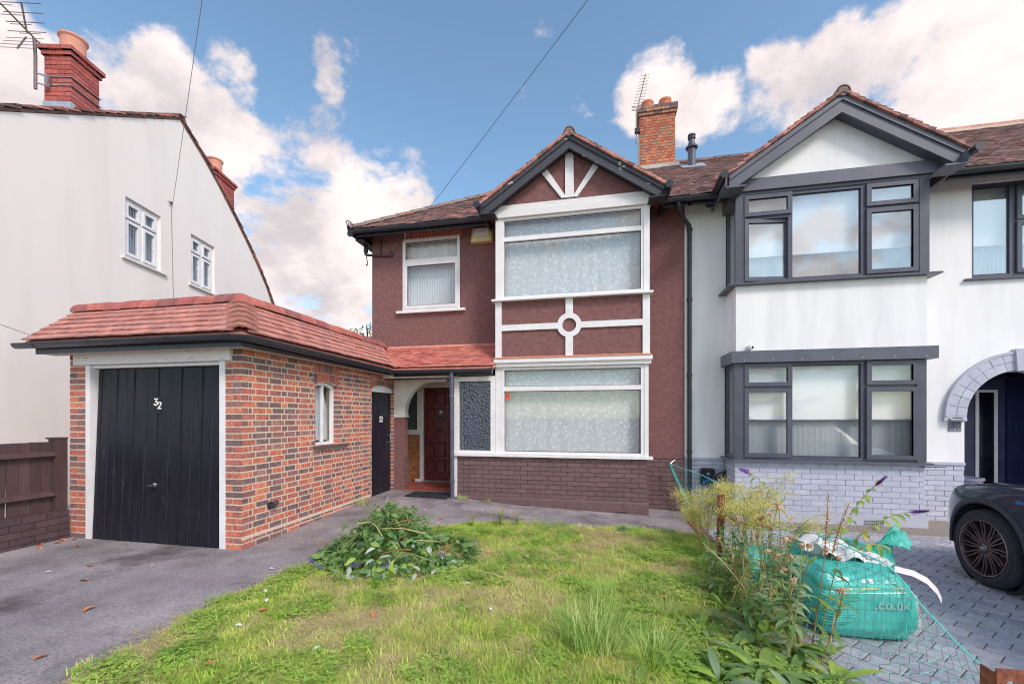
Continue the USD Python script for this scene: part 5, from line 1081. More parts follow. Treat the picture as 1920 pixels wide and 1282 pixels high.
bn = thing('bin', 'grey round bin standing at the white porch behind the car', 'bin', (5.66, 8.15, PAVE_Z))
part(bn, 'body', MB().lathe([(0, PAVE_Z), (.15, PAVE_Z), (.185, .50), (.0, .48)], (5.66, 8.15, 0), n=28), look('bin_grey', srgb(116, 116, 134), srgb(128, 128, 146), 5, .5), 40)
part(bn, 'rim', MB().lathe([(.185, .50), (.205, .50), (.205, .535), (.175, .535), (.17, .49)], (5.66, 8.15, 0), n=28), look('bin_rim', srgb(120, 122, 144), srgb(130, 132, 152), 5, .5), 40)
single('doormat', 'flat black doormat on the drive before the red porch step', 'doormat', MB().hexa([(-3.46, 7.05, gh(-3.46, 7.05) + .004), (-2.66, 7.0, gh(-2.66, 7.0) + .004), (-2.72, 7.50, gh(-2.7, 7.5) + .004), (-3.46, 7.52, gh(-3.46, 7.52) + .004), (-3.46, 7.05, gh(-3.46, 7.05) + .02), (-2.66, 7.0, gh(-2.66, 7.0) + .02), (-2.72, 7.50, gh(-2.7, 7.5) + .02), (-3.46, 7.52, gh(-3.46, 7.52) + .02)]), look('black_rubber', srgb(30, 28, 34), srgb(44, 42, 48), 60, .9, .8, 120))

# ---- fence and low wall at the left boundary
fx = -6.60
fence_mats = [look('brown_fence_%d' % i, mul(srgb(*c), .8), mul(srgb(*c), 1.15), 6, .8, .5, 22, stretch=(3, 3, .35)) for i, c in enumerate(((84, 60, 62), (78, 56, 58), (90, 66, 66)))]
fe = thing('fence', 'dark brown close-boarded fence on a low brick wall, left of the garage', 'fence', (fx, 3.9, .33))
y = 3.93
k = 0
while y > 1.2:
    wd = .098
    lean = .018 if k == 4 else 0
    part(fe, 'board', MB().hexa([(fx - .012, y - wd, .355), (fx + .012 + (k % 2) * .006, y - wd, .355), (fx + .012 + (k % 2) * .006, y - lean, .355), (fx - .012, y - lean, .355), (fx - .012, y - wd, 1.19 + rng.uniform(0, .01)), (fx + .012, y - wd, 1.195), (fx + .012, y - .002, 1.195), (fx - .012, y - .002, 1.195)]), fence_mats[k % 3]); y -= .1; k += 1
for z in (1.045, .56): part(fe, 'rail', MB().hexa([(fx + .02, 1.2, z - .035), (fx + .075, 1.2, z - .02), (fx + .075, 4.0, z - .02), (fx + .02, 4.0, z - .035), (fx + .02, 1.2, z + .035), (fx + .06, 1.2, z + .01), (fx + .06, 4.0, z + .01), (fx + .02, 4.0, z + .035)]), fence_mats[0])
part(fe, 'post', MB().box((fx - .05, 3.935, .34), (fx + .085, 4.045, 1.225)).box((fx - .07, 3.92, 1.226), (fx + .09, 4.05, 1.245)), fence_mats[1])
part(fe, 'post', MB().box((fx - .05, 1.1, .34), (fx + .085, 1.19, 1.225)), fence_mats[1])
lwl = thing('low_wall', 'low dark brown painted brick wall under the fence', 'wall', (fx, 3.9, 0))
lwb = Pieces(lwl, 'brick', [look('dark_brick_%d' % i, mul(srgb(*c), .85), mul(srgb(*c), 1.1), 9, .8, .5, 40) for i, c in enumerate(((82, 62, 68), (76, 58, 64), (88, 66, 70)))], base_mix)
part(lwl, 'core', MB().box((fx - .10, 1.0, -.3), (fx + .105, 4.05, .345)), fence_mats[0])
for r in range(5):
    y = 4.05 - (.11 if r % 2 else 0)
    z0 = -.04 + r * .078
    if r % 2: lwb.add(MB().box((fx + .1, 3.945, z0 + .004), (fx + .112 + rng.uniform(0, .004), 4.05, z0 + .074)))
    while y > 1.1: lwb.add(MB().box((fx + .1, y - .215, z0 + .004), (fx + .112 + rng.uniform(0, .004), y - .005, z0 + .074))); y -= .225
lwb.flush()

# ---- red brick edging of the lawn at the boundary
ed_ = thing('lawn_edging', 'row of red brick edging between the lawn and the block paving', 'edging', (1.34, 5, -.1))
eb = Pieces(ed_, 'brick', [chb_mats[1], chb_mats[3], brick_mats[1], brick_mats[2]], chb_mix)
for k in range(10):
    y = 7.0 - k * .225; x = 1.335 + rng.uniform(-.012, .012); z = float(gh(x, y))
    eb.add(MB().obox((x, y, z - .06), (math.cos(.05), math.sin(.05), 0), (-math.sin(.05), math.cos(.05), 0), (0, 0, 1), -.055, .055, -.21, 0, 0, .09 + rng.uniform(-.01, .01)))
eb.flush()
# ---- block paving before the white house
pv = part('/World', 'paved_drive', MB().box((1.40, -6, -.24), (9.5, 7.3, PAVE_Z - .006)), look('paving_sand', srgb(96, 88, 84), srgb(120, 110, 104), 30, .95, .6, 90))
tag(stage.GetPrimAtPath(pv), kind='structure')
ppv = Pieces(pv, 'block', pav_mats, pav_mix)
c45 = math.sqrt(.5); du = np.array([c45, -c45, 0]); dv = np.array([c45, c45, 0])
area = sbox(1.44, .6, 7.6, 6.72)
bl, bw_ = .205, .145
for i in range(-60, 60):
    for j in range(-60, 60):
        o = np.array([3.0, 4.0, 0]) + du * (j * bl + (bl / 2 if i % 2 else 0)) + dv * (i * bw_)
        if not (1.2 < o[0] < 7.8 and .4 < o[1] < 7.0): continue
        if o[0] > 1.2 + 1.28 * o[1]: continue
        q = [o, o + du * bl, o + du * bl + dv * bw_, o + dv * bw_]; cp = Polygon([(p[0], p[1]) for p in q]).buffer(-.004, join_style=2)
        c2 = cp.intersection(area)
        if c2.is_empty or c2.area < .003: continue
        z1 = PAVE_Z + rng.uniform(-.002, .002)
        if c2.area > .99 * cp.area:
            x, y = cp.exterior.xy; P = list(zip(x, y))[:4]; a = Polygon(P)
            if not a.exterior.is_ccw: P = P[::-1]
            cx, cy = np.mean(P, 0); s = .955
            m = MB(); lo = [(px, py, z1 - .03) for px, py in P]; md = [(px, py, z1 - .004) for px, py in P]; hi = [(cx + (px - cx) * s, cy + (py - cy) * s, z1) for px, py in P]
            m.add(lo + md + hi, [[0, 1, 5, 4], [1, 2, 6, 5], [2, 3, 7, 6], [3, 0, 4, 7], [4, 5, 9, 8], [5, 6, 10, 9], [6, 7, 11, 10], [7, 4, 8, 11], [8, 9, 10, 11]])
            ppv.add(m)
        else: ppv.add(MB().prism(c2, XY, z1 - .03, z1))
ppv.flush(300)
kb = part(pv, 'border', MB().box((1.44, 6.73, -.2), (7.6, 6.80, PAVE_Z + .006)), look('concrete_edge', srgb(158, 152, 150), srgb(176, 170, 166), 12, .9, .4))
part(pv, 'gravel_strip', MB().box((1.42, 6.81, -.2), (7.6, YH, PAVE_Z + .002)), look('gravel', srgb(120, 108, 102), srgb(176, 162, 150), 45, .95, .9, 90, dist=.02))

# ---- rusty angle-iron posts
rp_ = thing('fence_post', 'upright rusty angle-iron fence post among the yellow weeds', 'post', (1.23, 4.95, -.1))
post = Polygon([(0, 0), (.062, 0), (.062, .006), (.006, .006), (.006, .055), (0, .055)])
part(rp_, 'angle', MB().prism(post, lambda a, b, h: (1.20 + a + h * .02, 4.93 + b, -.12 + h), 0, .79), rust)
part(rp_, 'bolt_hole', MB().lathe([(0, 0), (.008, 0), (0, .001)], (1.245, 4.929, .58), (0, -1, 0), 10).lathe([(0, 0), (.008, 0), (0, .001)], (1.238, 4.929, .44), (0, -1, 0), 10), dark_gap)
rp2 = thing('fence_post', 'short rusty angle-iron fence post with a round hole, at the near paving corner', 'post', (1.42, 1.85, -.1))
pl = sbox(0, 0, .10, .70).difference(Point(.05, .645).buffer(.016))
part(rp2, 'angle', MB().prism(pl, lambda a, b, h: (1.385 + a, 1.86 + a * .25 + h, -.10 + b - a * .1), 0, .007).box((1.383, 1.868, -.1), (1.39, 1.93, .58)), rust)

# ---- fallen chain-link fence
cl = thing('wire_fence', 'sagging green plastic-coated chain-link fence hanging from the wall and lying over the green sack', 'fence', (1.3, 5, 0))
S = np.array([0, .12, .28, .45, .60, .74, .85, 1.0])
BOT = np.array([(1.40, 7.72, -.10), (1.36, 6.9, -.11), (1.33, 6.0, -.10), (1.30, 5.0, -.08), (1.28, 4.2, -.06), (1.30, 3.4, -.06), (1.33, 2.9, -.06), (1.40, 2.1, -.04)])
MID = np.array([(1.30, 7.72, .30), (1.47, 6.9, .22), (1.55, 6.0, .18), (1.55, 5.0, .12), (1.54, 4.1, .22), (1.63, 3.36, .20), (1.72, 3.02, -.02), (1.9, 2.55, -.09)])
TOP = np.array([(1.13, 7.72, .70), (1.57, 6.9, .585), (1.81, 6.0, .43), (1.87, 5.0, .33), (1.86, 4.1, .50), (2.03, 3.66, .46), (2.17, 3.45, .22), (2.34, 3.12, -.08)])
from scipy.interpolate import CubicSpline, PchipInterpolator
fB, fM, fT = (PchipInterpolator(S, C) for C in (BOT, MID, TOP))
def wire_pt(s, t):
    b, m, tp = fB(s), fM(s), fT(s); c = 2 * m - .5 * b - .5 * tp
    p = b * (1 - t) ** 2 + 2 * c * t * (1 - t) + tp * t * t
    return p + .02 * (meshkit.noise(np.array([s * 14, t * 3, 5.0])) - .5) * np.array([1, 1, .6])
NS, NT = 104, 20
grid = np.array([[wire_pt(i / NS, j / NT) for j in range(NT + 1)] for i in range(NS + 1)])
teal = look('teal_wire', srgb(66, 160, 150), srgb(96, 188, 176), 30, .45)
teal_dk = look('dark_wire', srgb(52, 112, 108), srgb(78, 104, 102), 20, .6)
wa, wb_ = MB(), MB()
for i in range(NS):
    for off_, mm in ((i % 2, (wa, wb_)[i % 2]),):
        pts = [grid[i + ((j + off_) % 2), j] for j in range(NT + 1)]
        mm.tube(pts, .0021, 3, False)
part(cl, 'mesh_wire', wa, teal, kind='stuff'); part(cl, 'mesh_wire', wb_, teal_dk, kind='stuff')
ss = np.linspace(0, 1, 70)
part(cl, 'line_wire', MB().tube([wire_pt(s, .97) for s in ss], .0055, 6), look('bright_teal_wire', srgb(96, 200, 190), srgb(130, 216, 206), 20, .4))
# the gathered end at the wall
rope = np.array([(1.13, 7.70, .69), (1.22, 7.68, .45), (1.34, 7.66, .18), (1.44, 7.62, -.04)])
gm = MB()
for k in range(11):
    a = k * 2.4; gm.tube([p + .028 * (0.3 + i * .3) * np.array([math.cos(a + i), math.sin(a + i) * .5, .1 * math.sin(a)]) for i, p in enumerate(rope)], .006, 4, False)
part(cl, 'gathered_end', gm, teal, kind='stuff')
part(cl, 'hook', MB().tube([(1.13, YH - .15, .70), (1.20, YH - .1, .745), (1.26, YH - .01, .80)], .008, 6), steel)

# ================================================================== SACKS
def sack(x0, x1, y0, y1, z0, z1, seed, nx=80, nz=52, pinch=.0):
    """closed filled bag: superellipsoid with sagging folds"""
    cx, cy, cz = (x0 + x1) / 2, (y0 + y1) / 2, (z0 + z1) / 2; rx, ry, rz = (x1 - x0) / 2, (y1 - y0) / 2, (z1 - z0) / 2
    P = []
    for i in range(nz + 1):
        v = -math.pi / 2 + math.pi * i / nz; row = []
        for k in range(nx + 1):
            u = 2 * math.pi * k / nx
            sp = lambda c, e: math.copysign(abs(c) ** e, c)
            x, y, z = sp(math.cos(v), .30) * sp(math.cos(u), .30), sp(math.cos(v), .42) * sp(math.sin(u), .52), sp(math.sin(v), .5)
            d = meshkit.fbm(np.array([x * 1.6 + seed, y * 1.6, z * 1.8]), 3, seed) - .5; rg_ = abs(meshkit.noise(np.array([x * 2.3 + seed, y * 2.3, z * 2.9 + 4])) - .5); d -= .5 * max(0, .10 - rg_) / .10 * .7
            f = 1 + .13 * d + .030 * meshkit.noise(np.array([x * 5 + seed, y * 5, z * 7])) + .018 * math.sin(z * 16 + x * 3) * max(0, -x) - .04 * max(z, 0) * abs(x)
            row.append((cx + rx * x * f * (1 - .10 * max(z, 0)), cy + ry * y * f - .03 * (1 - z * z), cz + rz * z * (1 + .12 * d)))
        P.append(row)
    return np.array(P)
plastic = usdkit.material(stage, '/World/Looks/teal_plastic', {'g': ('geometry', {}), 'n': ('noise_texture', {'scale': 7.0, 'detail': 4.0}), 'm': ('mapping', {'scale': (1.0, 1.0, 0.25)}), 'n2': ('noise_texture', {'scale': 40.0, 'detail': 4.0}),
    'r': ('rgb_ramp', {'ramp': [(0.3, srgb(50, 172, 157)), (0.7, srgb(98, 206, 190))]}), 'b': ('bump', {'strength': 0.6, 'distance': 0.02}), 'p': ('principled_bsdf', {'roughness': 0.42, 'coat_weight': 0.0})},
    [('g.position', 'n.vector'), ('g.position', 'm.vector'), ('m.vector', 'n2.vector'), ('n.fac', 'r.fac'), ('r.color', 'p.base_color'), ('n2.fac', 'b.height'), ('b.normal', 'p.normal')], surface='p.BSDF')
sk = thing('plastic_sack', 'full teal plastic sack with white lettering lying on the block paving', 'sack', (1.88, 3.8, PAVE_Z))
P1 = sack(1.54, 2.20, 3.52, 4.05, PAVE_Z - .01, .37, 3)
part(sk, 'body', MB().sheet(P1), plastic, True)
def on_front(x, z):
    """point of the sack's camera side at (x, z)"""
    q = P1.reshape(-1, 3); q = q[q[:, 1] < 3.8]; d = np.hypot(q[:, 0] - x, q[:, 2] - z); i = np.argsort(d)[:4]; w = 1 / (d[i] + 1e-3); return np.array([x, (q[i, 1] * w).sum() / w.sum() - .006, z])
prt = MB()
def stripe(x0, x1, z0, z1, h, n=16):
    m = []; 
    for i in range(n + 1):
        t = i / n; m.append([on_front(x0 + (x1 - x0) * t, z0 + (z1 - z0) * t), on_front(x0 + (x1 - x0) * t, z0 + (z1 - z0) * t + h)])
    return np.array(m)
sk_white = look('sack_print', srgb(214, 238, 234), srgb(226, 244, 240), 30, .4); sk_yel = look('sack_yellow', srgb(196, 206, 140), srgb(206, 214, 150), 30, .4)
part(sk, 'print', MB().sheet(stripe(1.62, 2.12, .232, .262, .007)).sheet(stripe(2.11, 2.12, .26, .34, .01, 2)), sk_white)
part(sk, 'print', MB().sheet(stripe(1.64, 2.08, .256, .286, .012)), sk_yel)
t = meshkit.text_mesh('.co.uk', .055, .001, bold=True); v = np.array(t.vertices)
part(sk, 'lettering', MB().add(np.array([on_front(1.88 + a * 1.0, .145 + b + a * .06) - np.array([0, .004, 0]) for a, b, c in v]), t.faces), sk_white)
tt = MB()
for k in range(9):
    x = 1.62 + k * .05; tt.sheet(np.array([[on_front(x, .31), on_front(x, .335)], [on_front(x + .03, .31), on_front(x + .03, .335)]]))
part(sk, 'print', tt, sk_white)
sm_ = [on_front(2.165, z) + np.array([.004, .0, 0]) for z in (.30, .22, .12, .03, -.05)]
part(sk, 'seam', MB().tube([on_front(2.10, .345)] + sm_ + [on_front(2.13, -.095)], .010, 6), look('seam_white', srgb(196, 186, 178), srgb(226, 218, 210), 90, .8), 40)
tuck = MB()
for k in range(12):
    z = -.04 + k * .024; tuck.tube([on_front(1.575, z + .01) + np.array([-.01, -.004, 0]), on_front(1.64, z - .004 * (k - 6)), on_front(1.70 + .04 * (k % 3), z - .008 * (k - 6))], [.006, .004, .001], 4)
part(sk, 'fold', tuck, plastic, True)
sk2 = thing('plastic_sack', 'teal plastic sack with gathered neck standing behind the lettered sack', 'sack', (2.2, 4.4, PAVE_Z))
P2 = sack(1.72, 2.45, 4.15, 4.75, PAVE_Z - .01, .36, 9)
part(sk2, 'body', MB().sheet(P2), plastic, True)
nk = []
for i, (r, c) in enumerate(((.13, (2.34, 4.32, .25)), (.07, (2.37, 4.29, .36)), (.045, (2.39, 4.27, .42)), (.06, (2.43, 4.26, .455)), (.10, (2.50, 4.25, .465)))):
    nk.append([np.array(c) + r * np.array([math.cos(a) * (1 if i < 3 else .5), math.sin(a) * .7, (.15 if i < 3 else .75) * math.sin(a) * (1 + .2 * math.sin(5 * a))]) * (1 + .18 * math.sin(6 * a + i)) for a in np.linspace(0, 2 * math.pi, 40)])
part(sk2, 'neck', MB().sheet(np.array(nk)), plastic, True)
sk3 = thing('plastic_sack', 'torn teal sack half hidden behind the brown seed heads', 'sack', (1.5, 4.6, PAVE_Z))
part(sk3, 'body', MB().sheet(sack(1.32, 1.80, 4.35, 4.85, PAVE_Z - .01, .20, 15)), plastic, True)
wsk = thing('white_sack', 'white woven sack flap lying crumpled on top of the teal sacks', 'sack', (1.95, 3.9, .4))
m = []
for i in range(18):
    m.append([(1.70 + .40 * k / 17 + .015 * math.sin(i), 3.80 + .42 * i / 17, .395 + .03 * math.sin(k * .8 + i * .3) + .045 * math.sin(i * .5) - .05 * (k / 17) ** 2 + .02 * meshkit.noise(np.array([k * .5, i * .5, 1.]))) for k in range(18)])
part(wsk, 'flap', MB().sheet(np.array(m)), look('white_weave', srgb(226, 222, 220), srgb(238, 234, 232), 120, .7, .5, 200), True)
part(wsk, 'flap', MB().sheet(np.array([[(2.02 + .22 * k / 9, 3.82 + .3 * i / 9, .40 + .02 * math.sin(k + i) - .06 * (k / 9)) for k in range(10)] for i in range(10)])), look('cream_weave', srgb(220, 208, 204), srgb(232, 222, 218), 120, .7, .5, 200), True)
stp = [(2.10, 3.66, .385), (2.20, 3.62, .37), (2.27, 3.60, .33), (2.33, 3.60, .26), (2.37, 3.62, .19)]
rib = []
for i, p in enumerate(stp): p = np.array(p); w = np.array([.02, .03, .012]); rib.append([p - w, p, p + w])
part(wsk, 'strap', MB().sheet(np.array(rib)), look('strap_white', srgb(228, 218, 214), srgb(238, 230, 226), 60, .6), True)

# ================================================================== CAR
car = thing('car', 'dark blue parked car with dark multi-spoke wheels, its nose towards the white house', 'car', (4.5, 4.0, PAVE_Z))
CX, CY, GZ = 4.50, 5.78, PAVE_Z
prof = [  # distance from nose, half width, underside, waist height, bonnet height
    (0.0, .48, .36, .60, .64), (.04, .60, .27, .68, .72), (.15, .735, .22, .775, .83), (.35, .875, .20, .87, .915), (.6, .935, .20, .93, .965), (.85, .94, .20, .965, .995), (1.15, .94, .20, .99, 1.025),
    (1.5, .94, .20, 1.01, 1.07), (2.2, .94, .20, 1.02, 1.05), (3.2, .94, .20, 1.03, 1.05), (3.9, .94, .20, 1.03, 1.06), (4.4, .90, .24, 1.02, 1.05), (4.62, .82, .30, .98, 1.0), (4.72, .66, .40, .9, .92)]
pr = np.array(prof); ss = np.r_[np.linspace(0, 1.2, 37), np.linspace(1.25, 4.72, 30)]
rows = []
for s in ss:
    w, zb, zs, zh = (float(PchipInterpolator(pr[:, 0], pr[:, i])(s)) for i in (1, 2, 3, 4))
    half = [(0, zb), (w * .75, zb), (w * .93, zb + .03), (w * .97, zb + .12), (w * .99, zb + (zs - zb) * .32), (w, zb + (zs - zb) * .5), (w, zb + (zs - zb) * .70), (w * .992, zb + (zs - zb) * .80), (w * .975, zb + (zs - zb) * .90), (w * .945, zs - .012), (w * .91, zs), (w * .88, zs + (zh - zs) * .25), (w * .70, zs + (zh - zs) * .72), (w * .4, zh - .006), (0, zh)]
    ring = [(CX - a, CY - s, GZ + z) for a, z in half] + [(CX + a, CY - s, GZ + z) for a, z in half[-2:0:-1]]
    rows.append(ring)
R_ = np.array(rows); n = R_.shape[1]; V = R_.reshape(-1, 3); Fc = []
for i in range(len(rows) - 1):
    for k in range(n):
        k2 = (k + 1) % n; Fc += [[i * n + k, i * n + k2, (i + 1) * n + k2], [i * n + k, (i + 1) * n + k2, (i + 1) * n + k]]
c0, c1_ = len(V), len(V) + 1; V = np.vstack([V, R_[0].mean(0), R_[-1].mean(0)])
for k in range(n): Fc += [[c0, (k + 1) % n, k], [c1_, (len(rows) - 1) * n + k, (len(rows) - 1) * n + (k + 1) % n]]
tmb = trimesh.Trimesh(V, Fc, process=False); trimesh.repair.fix_normals(tmb)
man = manifold3d.Manifold(manifold3d.Mesh(np.array(tmb.vertices, np.float32), np.array(tmb.faces, np.uint32)))
WZ = GZ + .365; AXY = (4.93, 2.06)
for y in AXY:
    for sx in (-1, 1):
        cyl = manifold3d.Manifold.cylinder(.36, .415, .415, 64).rotate((0, 90, 0)).translate((CX + (-1.0 if sx < 0 else .64), y, WZ))
        man = man - cyl
car_paint = usdkit.material(stage, '/World/Looks/car_paint', {'p': ('principled_bsdf', {'base_color': (.012, .016, .032), 'roughness': .2, 'metallic': .1, 'coat_weight': 1.0, 'coat_roughness': .03})}, [], surface='p.BSDF')
body = part(car, 'body', man, car_paint, 38)
XS = CX - .94
part(car, 'bonnet_line', MB().tube([(CX - .905 * 1.0 + .0, CY - s, GZ + float(PchipInterpolator(pr[:, 0], pr[:, 3])(s)) - .0) for s in np.linspace(.25, 1.5, 20)] if False else [(CX - float(PchipInterpolator(pr[:, 0], pr[:, 1])(s)) * .915, CY - s, GZ + float(PchipInterpolator(pr[:, 0], pr[:, 3])(s)) + .001) for s in np.linspace(.2, 1.5, 24)], .0045, 5), dark_gap)
plastic_k = look('arch_plastic', srgb(40, 40, 48), srgb(48, 48, 56), 30, .6, .2, 90)
for y in AXY:
    for sx in (-1, 1):
        X = CX + sx * .942; m = MB(); A = np.linspace(-.12, math.pi + .12, 40); rg = []
        def wx(yy): return CX + sx * (float(PchipInterpolator(pr[:, 0], pr[:, 1])(np.clip(CY - yy, 0, 4.72))) + .004)
        for a in A:
            ya, za = y + .415 * math.cos(a), WZ + .415 * math.sin(a); yb, zb = y + .475 * math.cos(a), WZ + .468 * math.sin(a)
            rg.append([(wx(ya) - sx * .14, ya, za), (wx(ya) - sx * .002 + sx * .004, ya, za), (wx(ya) + sx * .012, y + .43 * math.cos(a), WZ + .43 * math.sin(a)), (wx(yb) + sx * .008, yb, zb), (wx(yb) - sx * .012, y + .48 * math.cos(a), WZ + .473 * math.sin(a))])
        part(car, 'wheel_arch', MB().sheet(np.array(rg)), plastic_k, True)
        part(car, 'arch_liner', MB().lathe([(.0, 0), (.41, 0), (.41, .30)], (CX + sx * .60, y, WZ), (sx, 0, 0), 40), dark_gap)
rubber = look('tyre', srgb(36, 35, 40), srgb(50, 48, 53), 30, .85, .3, 60)
rim_m = look('dark_rim', srgb(74, 58, 62), srgb(92, 74, 76), 8, .35, metal=.5)
rim_edge = look('rim_edge', srgb(140, 112, 108), srgb(160, 132, 126), 8, .3, metal=.7)
def wheel(y, sx):
    o = np.array([CX + sx * .70, y, WZ]); ax = (sx, 0, 0); D = .245
    w = part(car, 'wheel', MB().lathe([(.255, D - .02), (.275, D + .006), (.30, D + .012), (.335, D + .004), (.358, D - .02), (.366, D - .05), (.366, .04), (.35, .0), (.26, .0)], o, ax, 72), rubber, 30)
    part(w, 'tyre_groove', MB().lathe([(.318, D + .0105), (.321, D + .013), (.324, D + .0095)], o, ax, 64), dark_gap)
    part(w, 'rim', MB().lathe([(.25, D - .13), (.252, D - .02), (.262, D + .002), (.257, D + .006), (.247, D - .004), (.240, D - .03), (.236, D - .15), (.0, D - .16)], o, ax, 72), rim_m, 30)
    part(w, 'rim_edge', MB().lathe([(.255, D + .004), (.262, D + .008), (.266, D + .003)], o, ax, 72), rim_edge, 40)
    part(w, 'brake_disc', MB().lathe([(.07, D - .13), (.17, D - .13), (.17, D - .125), (.07, D - .124)], o, ax, 48), steel, 30)
    for k in range(24):
        a = 2 * math.pi * k / 24 + .06; a2 = a + (.10 if k % 2 else -.02)
        P = lambda r, an, d: o + np.array([sx * d, r * math.cos(an), r * math.sin(an)])
        p, q = P(.055, a, D - .035), P(.252, a2, D - .012); mid = P(.16, (a + a2) / 2, D - .028)
        m = MB(); up = np.array([sx, 0, 0.])
        m.beam(p, mid, up, .015, .03); m.beam(mid, q, up, .011, .026)
        part(w, 'spoke', m, rim_m)
    for k in range(48):
        pass
    h = part(w, 'hub', MB().lathe([(.062, D - .06), (.060, D - .025), (.046, D - .02), (.036, D - .010), (.034, D - .006), (.0, D - .006)], o, ax, 36), rim_m, 30)
    part(h, 'emblem', MB().lathe([(.026, D - .006), (.029, D - .003), (.032, D - .006)], o, ax, 30), steel, 40)
    st = MB()
    for k in range(3):
        a = math.pi / 2 + 2 * math.pi * k / 3 + .2
        c = o + np.array([sx * (D - .004), 0, 0]); tip = c + .028 * np.array([0, math.cos(a), math.sin(a)]); l = c + .006 * np.array([0, math.cos(a + math.pi / 3), math.sin(a + math.pi / 3)]); r = c + .006 * np.array([0, math.cos(a - math.pi / 3), math.sin(a - math.pi / 3)]); t = c + np.array([sx * .003, 0, 0])
        st.add([l, tip, r, t], [[0, 1, 3], [1, 2, 3], [0, 3, 2]])
    part(h, 'emblem', st, steel)
for y in AXY:
    for sx in (-1, 1): wheel(y, sx)
# cabin
cab = [(1.42, .80, 1.03, 1.04, .80), (1.8, .82, 1.03, 1.26, .74), (2.25, .83, 1.03, 1.50, .66), (2.9, .83, 1.03, 1.60, .62), (3.7, .82, 1.03, 1.57, .62), (4.25, .78, 1.03, 1.42, .62), (4.6, .74, 1.0, 1.06, .70)]
m = []
for s, w, z0, z1, wt_ in cab: m.append([(CX - w, CY - s, GZ + z0), (CX - wt_, CY - s, GZ + z1 - .03), (CX - wt_ * .8, CY - s, GZ + z1), (CX + wt_ * .8, CY - s, GZ + z1), (CX + wt_, CY - s, GZ + z1 - .03), (CX + w, CY - s, GZ + z0)])
part(car, 'cabin_glass', MB().sheet(np.array(m)), usdkit.material(stage, '/World/Looks/dark_glass', {'p': ('principled_bsdf', {'base_color': (.01, .012, .015), 'roughness': .3, 'coat_weight': .3, 'coat_roughness': .25})}, [], surface='p.BSDF'), 30)
part(car, 'roof', MB().sheet(np.array([[(CX + wt_ * q, CY - s, GZ + z1 + .012) for q in (-.98, -.8, 0, .8, .98)] for s, w, z0, z1, wt_ in cab[2:6]])), car_paint, True)
for sx in (-1, 1):
    part(car, 'headlight', MB().hexa([(CX + sx * .60, CY - .075, GZ + .66), (CX + sx * .80, CY - .27, GZ + .70), (CX + sx * .78, CY - .30, GZ + .71), (CX + sx * .58, CY - .10, GZ + .67), (CX + sx * .59, CY - .09, GZ + .74), (CX + sx * .79, CY - .29, GZ + .80), (CX + sx * .77, CY - .32, GZ + .80), (CX + sx * .57, CY - .11, GZ + .74)]), clear)
    part(car, 'tail_light', MB().box((CX + sx * .55, CY - 4.68, GZ + .86), (CX + sx * .82, CY - 4.55, GZ + .95)), look('tail_red_%d' % (sx + 1), (.3, .01, .01), (.35, .02, .02), 5, .2))
part(car, 'badge', MB().box((XS - .003, 4.50, GZ + .850), (XS + .006, 4.60, GZ + .880)), look('glint_blue', srgb(34, 84, 140), srgb(44, 98, 156), 8, .3))  # blue glint on the fender, painted as a small coloured plate
for sx in (-1, 1):
    part(car, 'mirror', MB().tm(trimesh.creation.icosphere(2, 1.0).apply_transform(np.diag([.11, .07, .075, 1])).apply_translation((CX + sx * 1.03, CY - 1.72, GZ + 1.08))), car_paint, True)
    for a, b in ((1.45, 2.75), (2.78, 3.75)): part(car, 'door', MB().box((CX + sx * .938, CY - b, GZ + .36), (CX + sx * .945, CY - a, GZ + .98)), car_paint)

# ================================================================== TREE BEHIND
leafy = look('far_leaf', srgb(92, 104, 62), srgb(136, 146, 92), 1.2, .7, transl=.3)
def leaf_cloud(m, c, r, n, size, seed):
    r_ = np.random.default_rng(seed)
    for _ in range(n):
        d = r_.normal(size=3); d /= np.linalg.norm(d); p = np.array(c) + d * np.array(r) * r_.uniform(.25, 1) ** .6
        u = r_.normal(size=3); u /= np.linalg.norm(u); w = np.cross(u, r_.normal(size=3)); w /= np.linalg.norm(w); L = size * r_.uniform(.6, 1.3)
        m.add([p - u * L * .5, p + w * L * .28, p + u * L * .5, p - w * L * .28], [[0, 1, 2, 3]])
tree = thing('tree', 'small leafy tree behind the houses, between garage roof and brown house', 'tree', (-13.0, 22, -.2))
part(tree, 'trunk', MB().tube([(-13.0, 22, -.2), (-13.1, 22, 2), (-12.9, 22.1, 4.2), (-12.9, 22, 6.0)], [.22, .18, .12, .05], 8), look('bark', srgb(92, 78, 66), srgb(112, 96, 82), 8, .9, .5))
lim = MB(); r_ = np.random.default_rng(4)
for k in range(12):
    z = 2.5 + k * .3; a = k * 2.4; lim.tube([(-13, 22, z), (-13 + .7 * math.cos(a), 22 + .7 * math.sin(a), z + .6), (-13 + 1.3 * math.cos(a), 22 + 1.3 * math.sin(a), z + .95)], [.06, .04, .015], 5)
part(tree, 'limb', lim, iron, kind='stuff')
m = MB()
for k in range(34): leaf_cloud(m, (-13 + r_.normal() * .75, 22 + r_.normal() * .7, 4.5 + r_.normal() * .85), (.42, .42, .38), 110, .13, k)
for k in range(5): leaf_cloud(m, (-14.0 + .28 * k + r_.normal() * .1, 21.8, 6.2 + r_.normal() * .2), (.12, .12, .14), 14, .12, 90 + k)
part(tree, 'crown', m, leafy, kind='stuff')

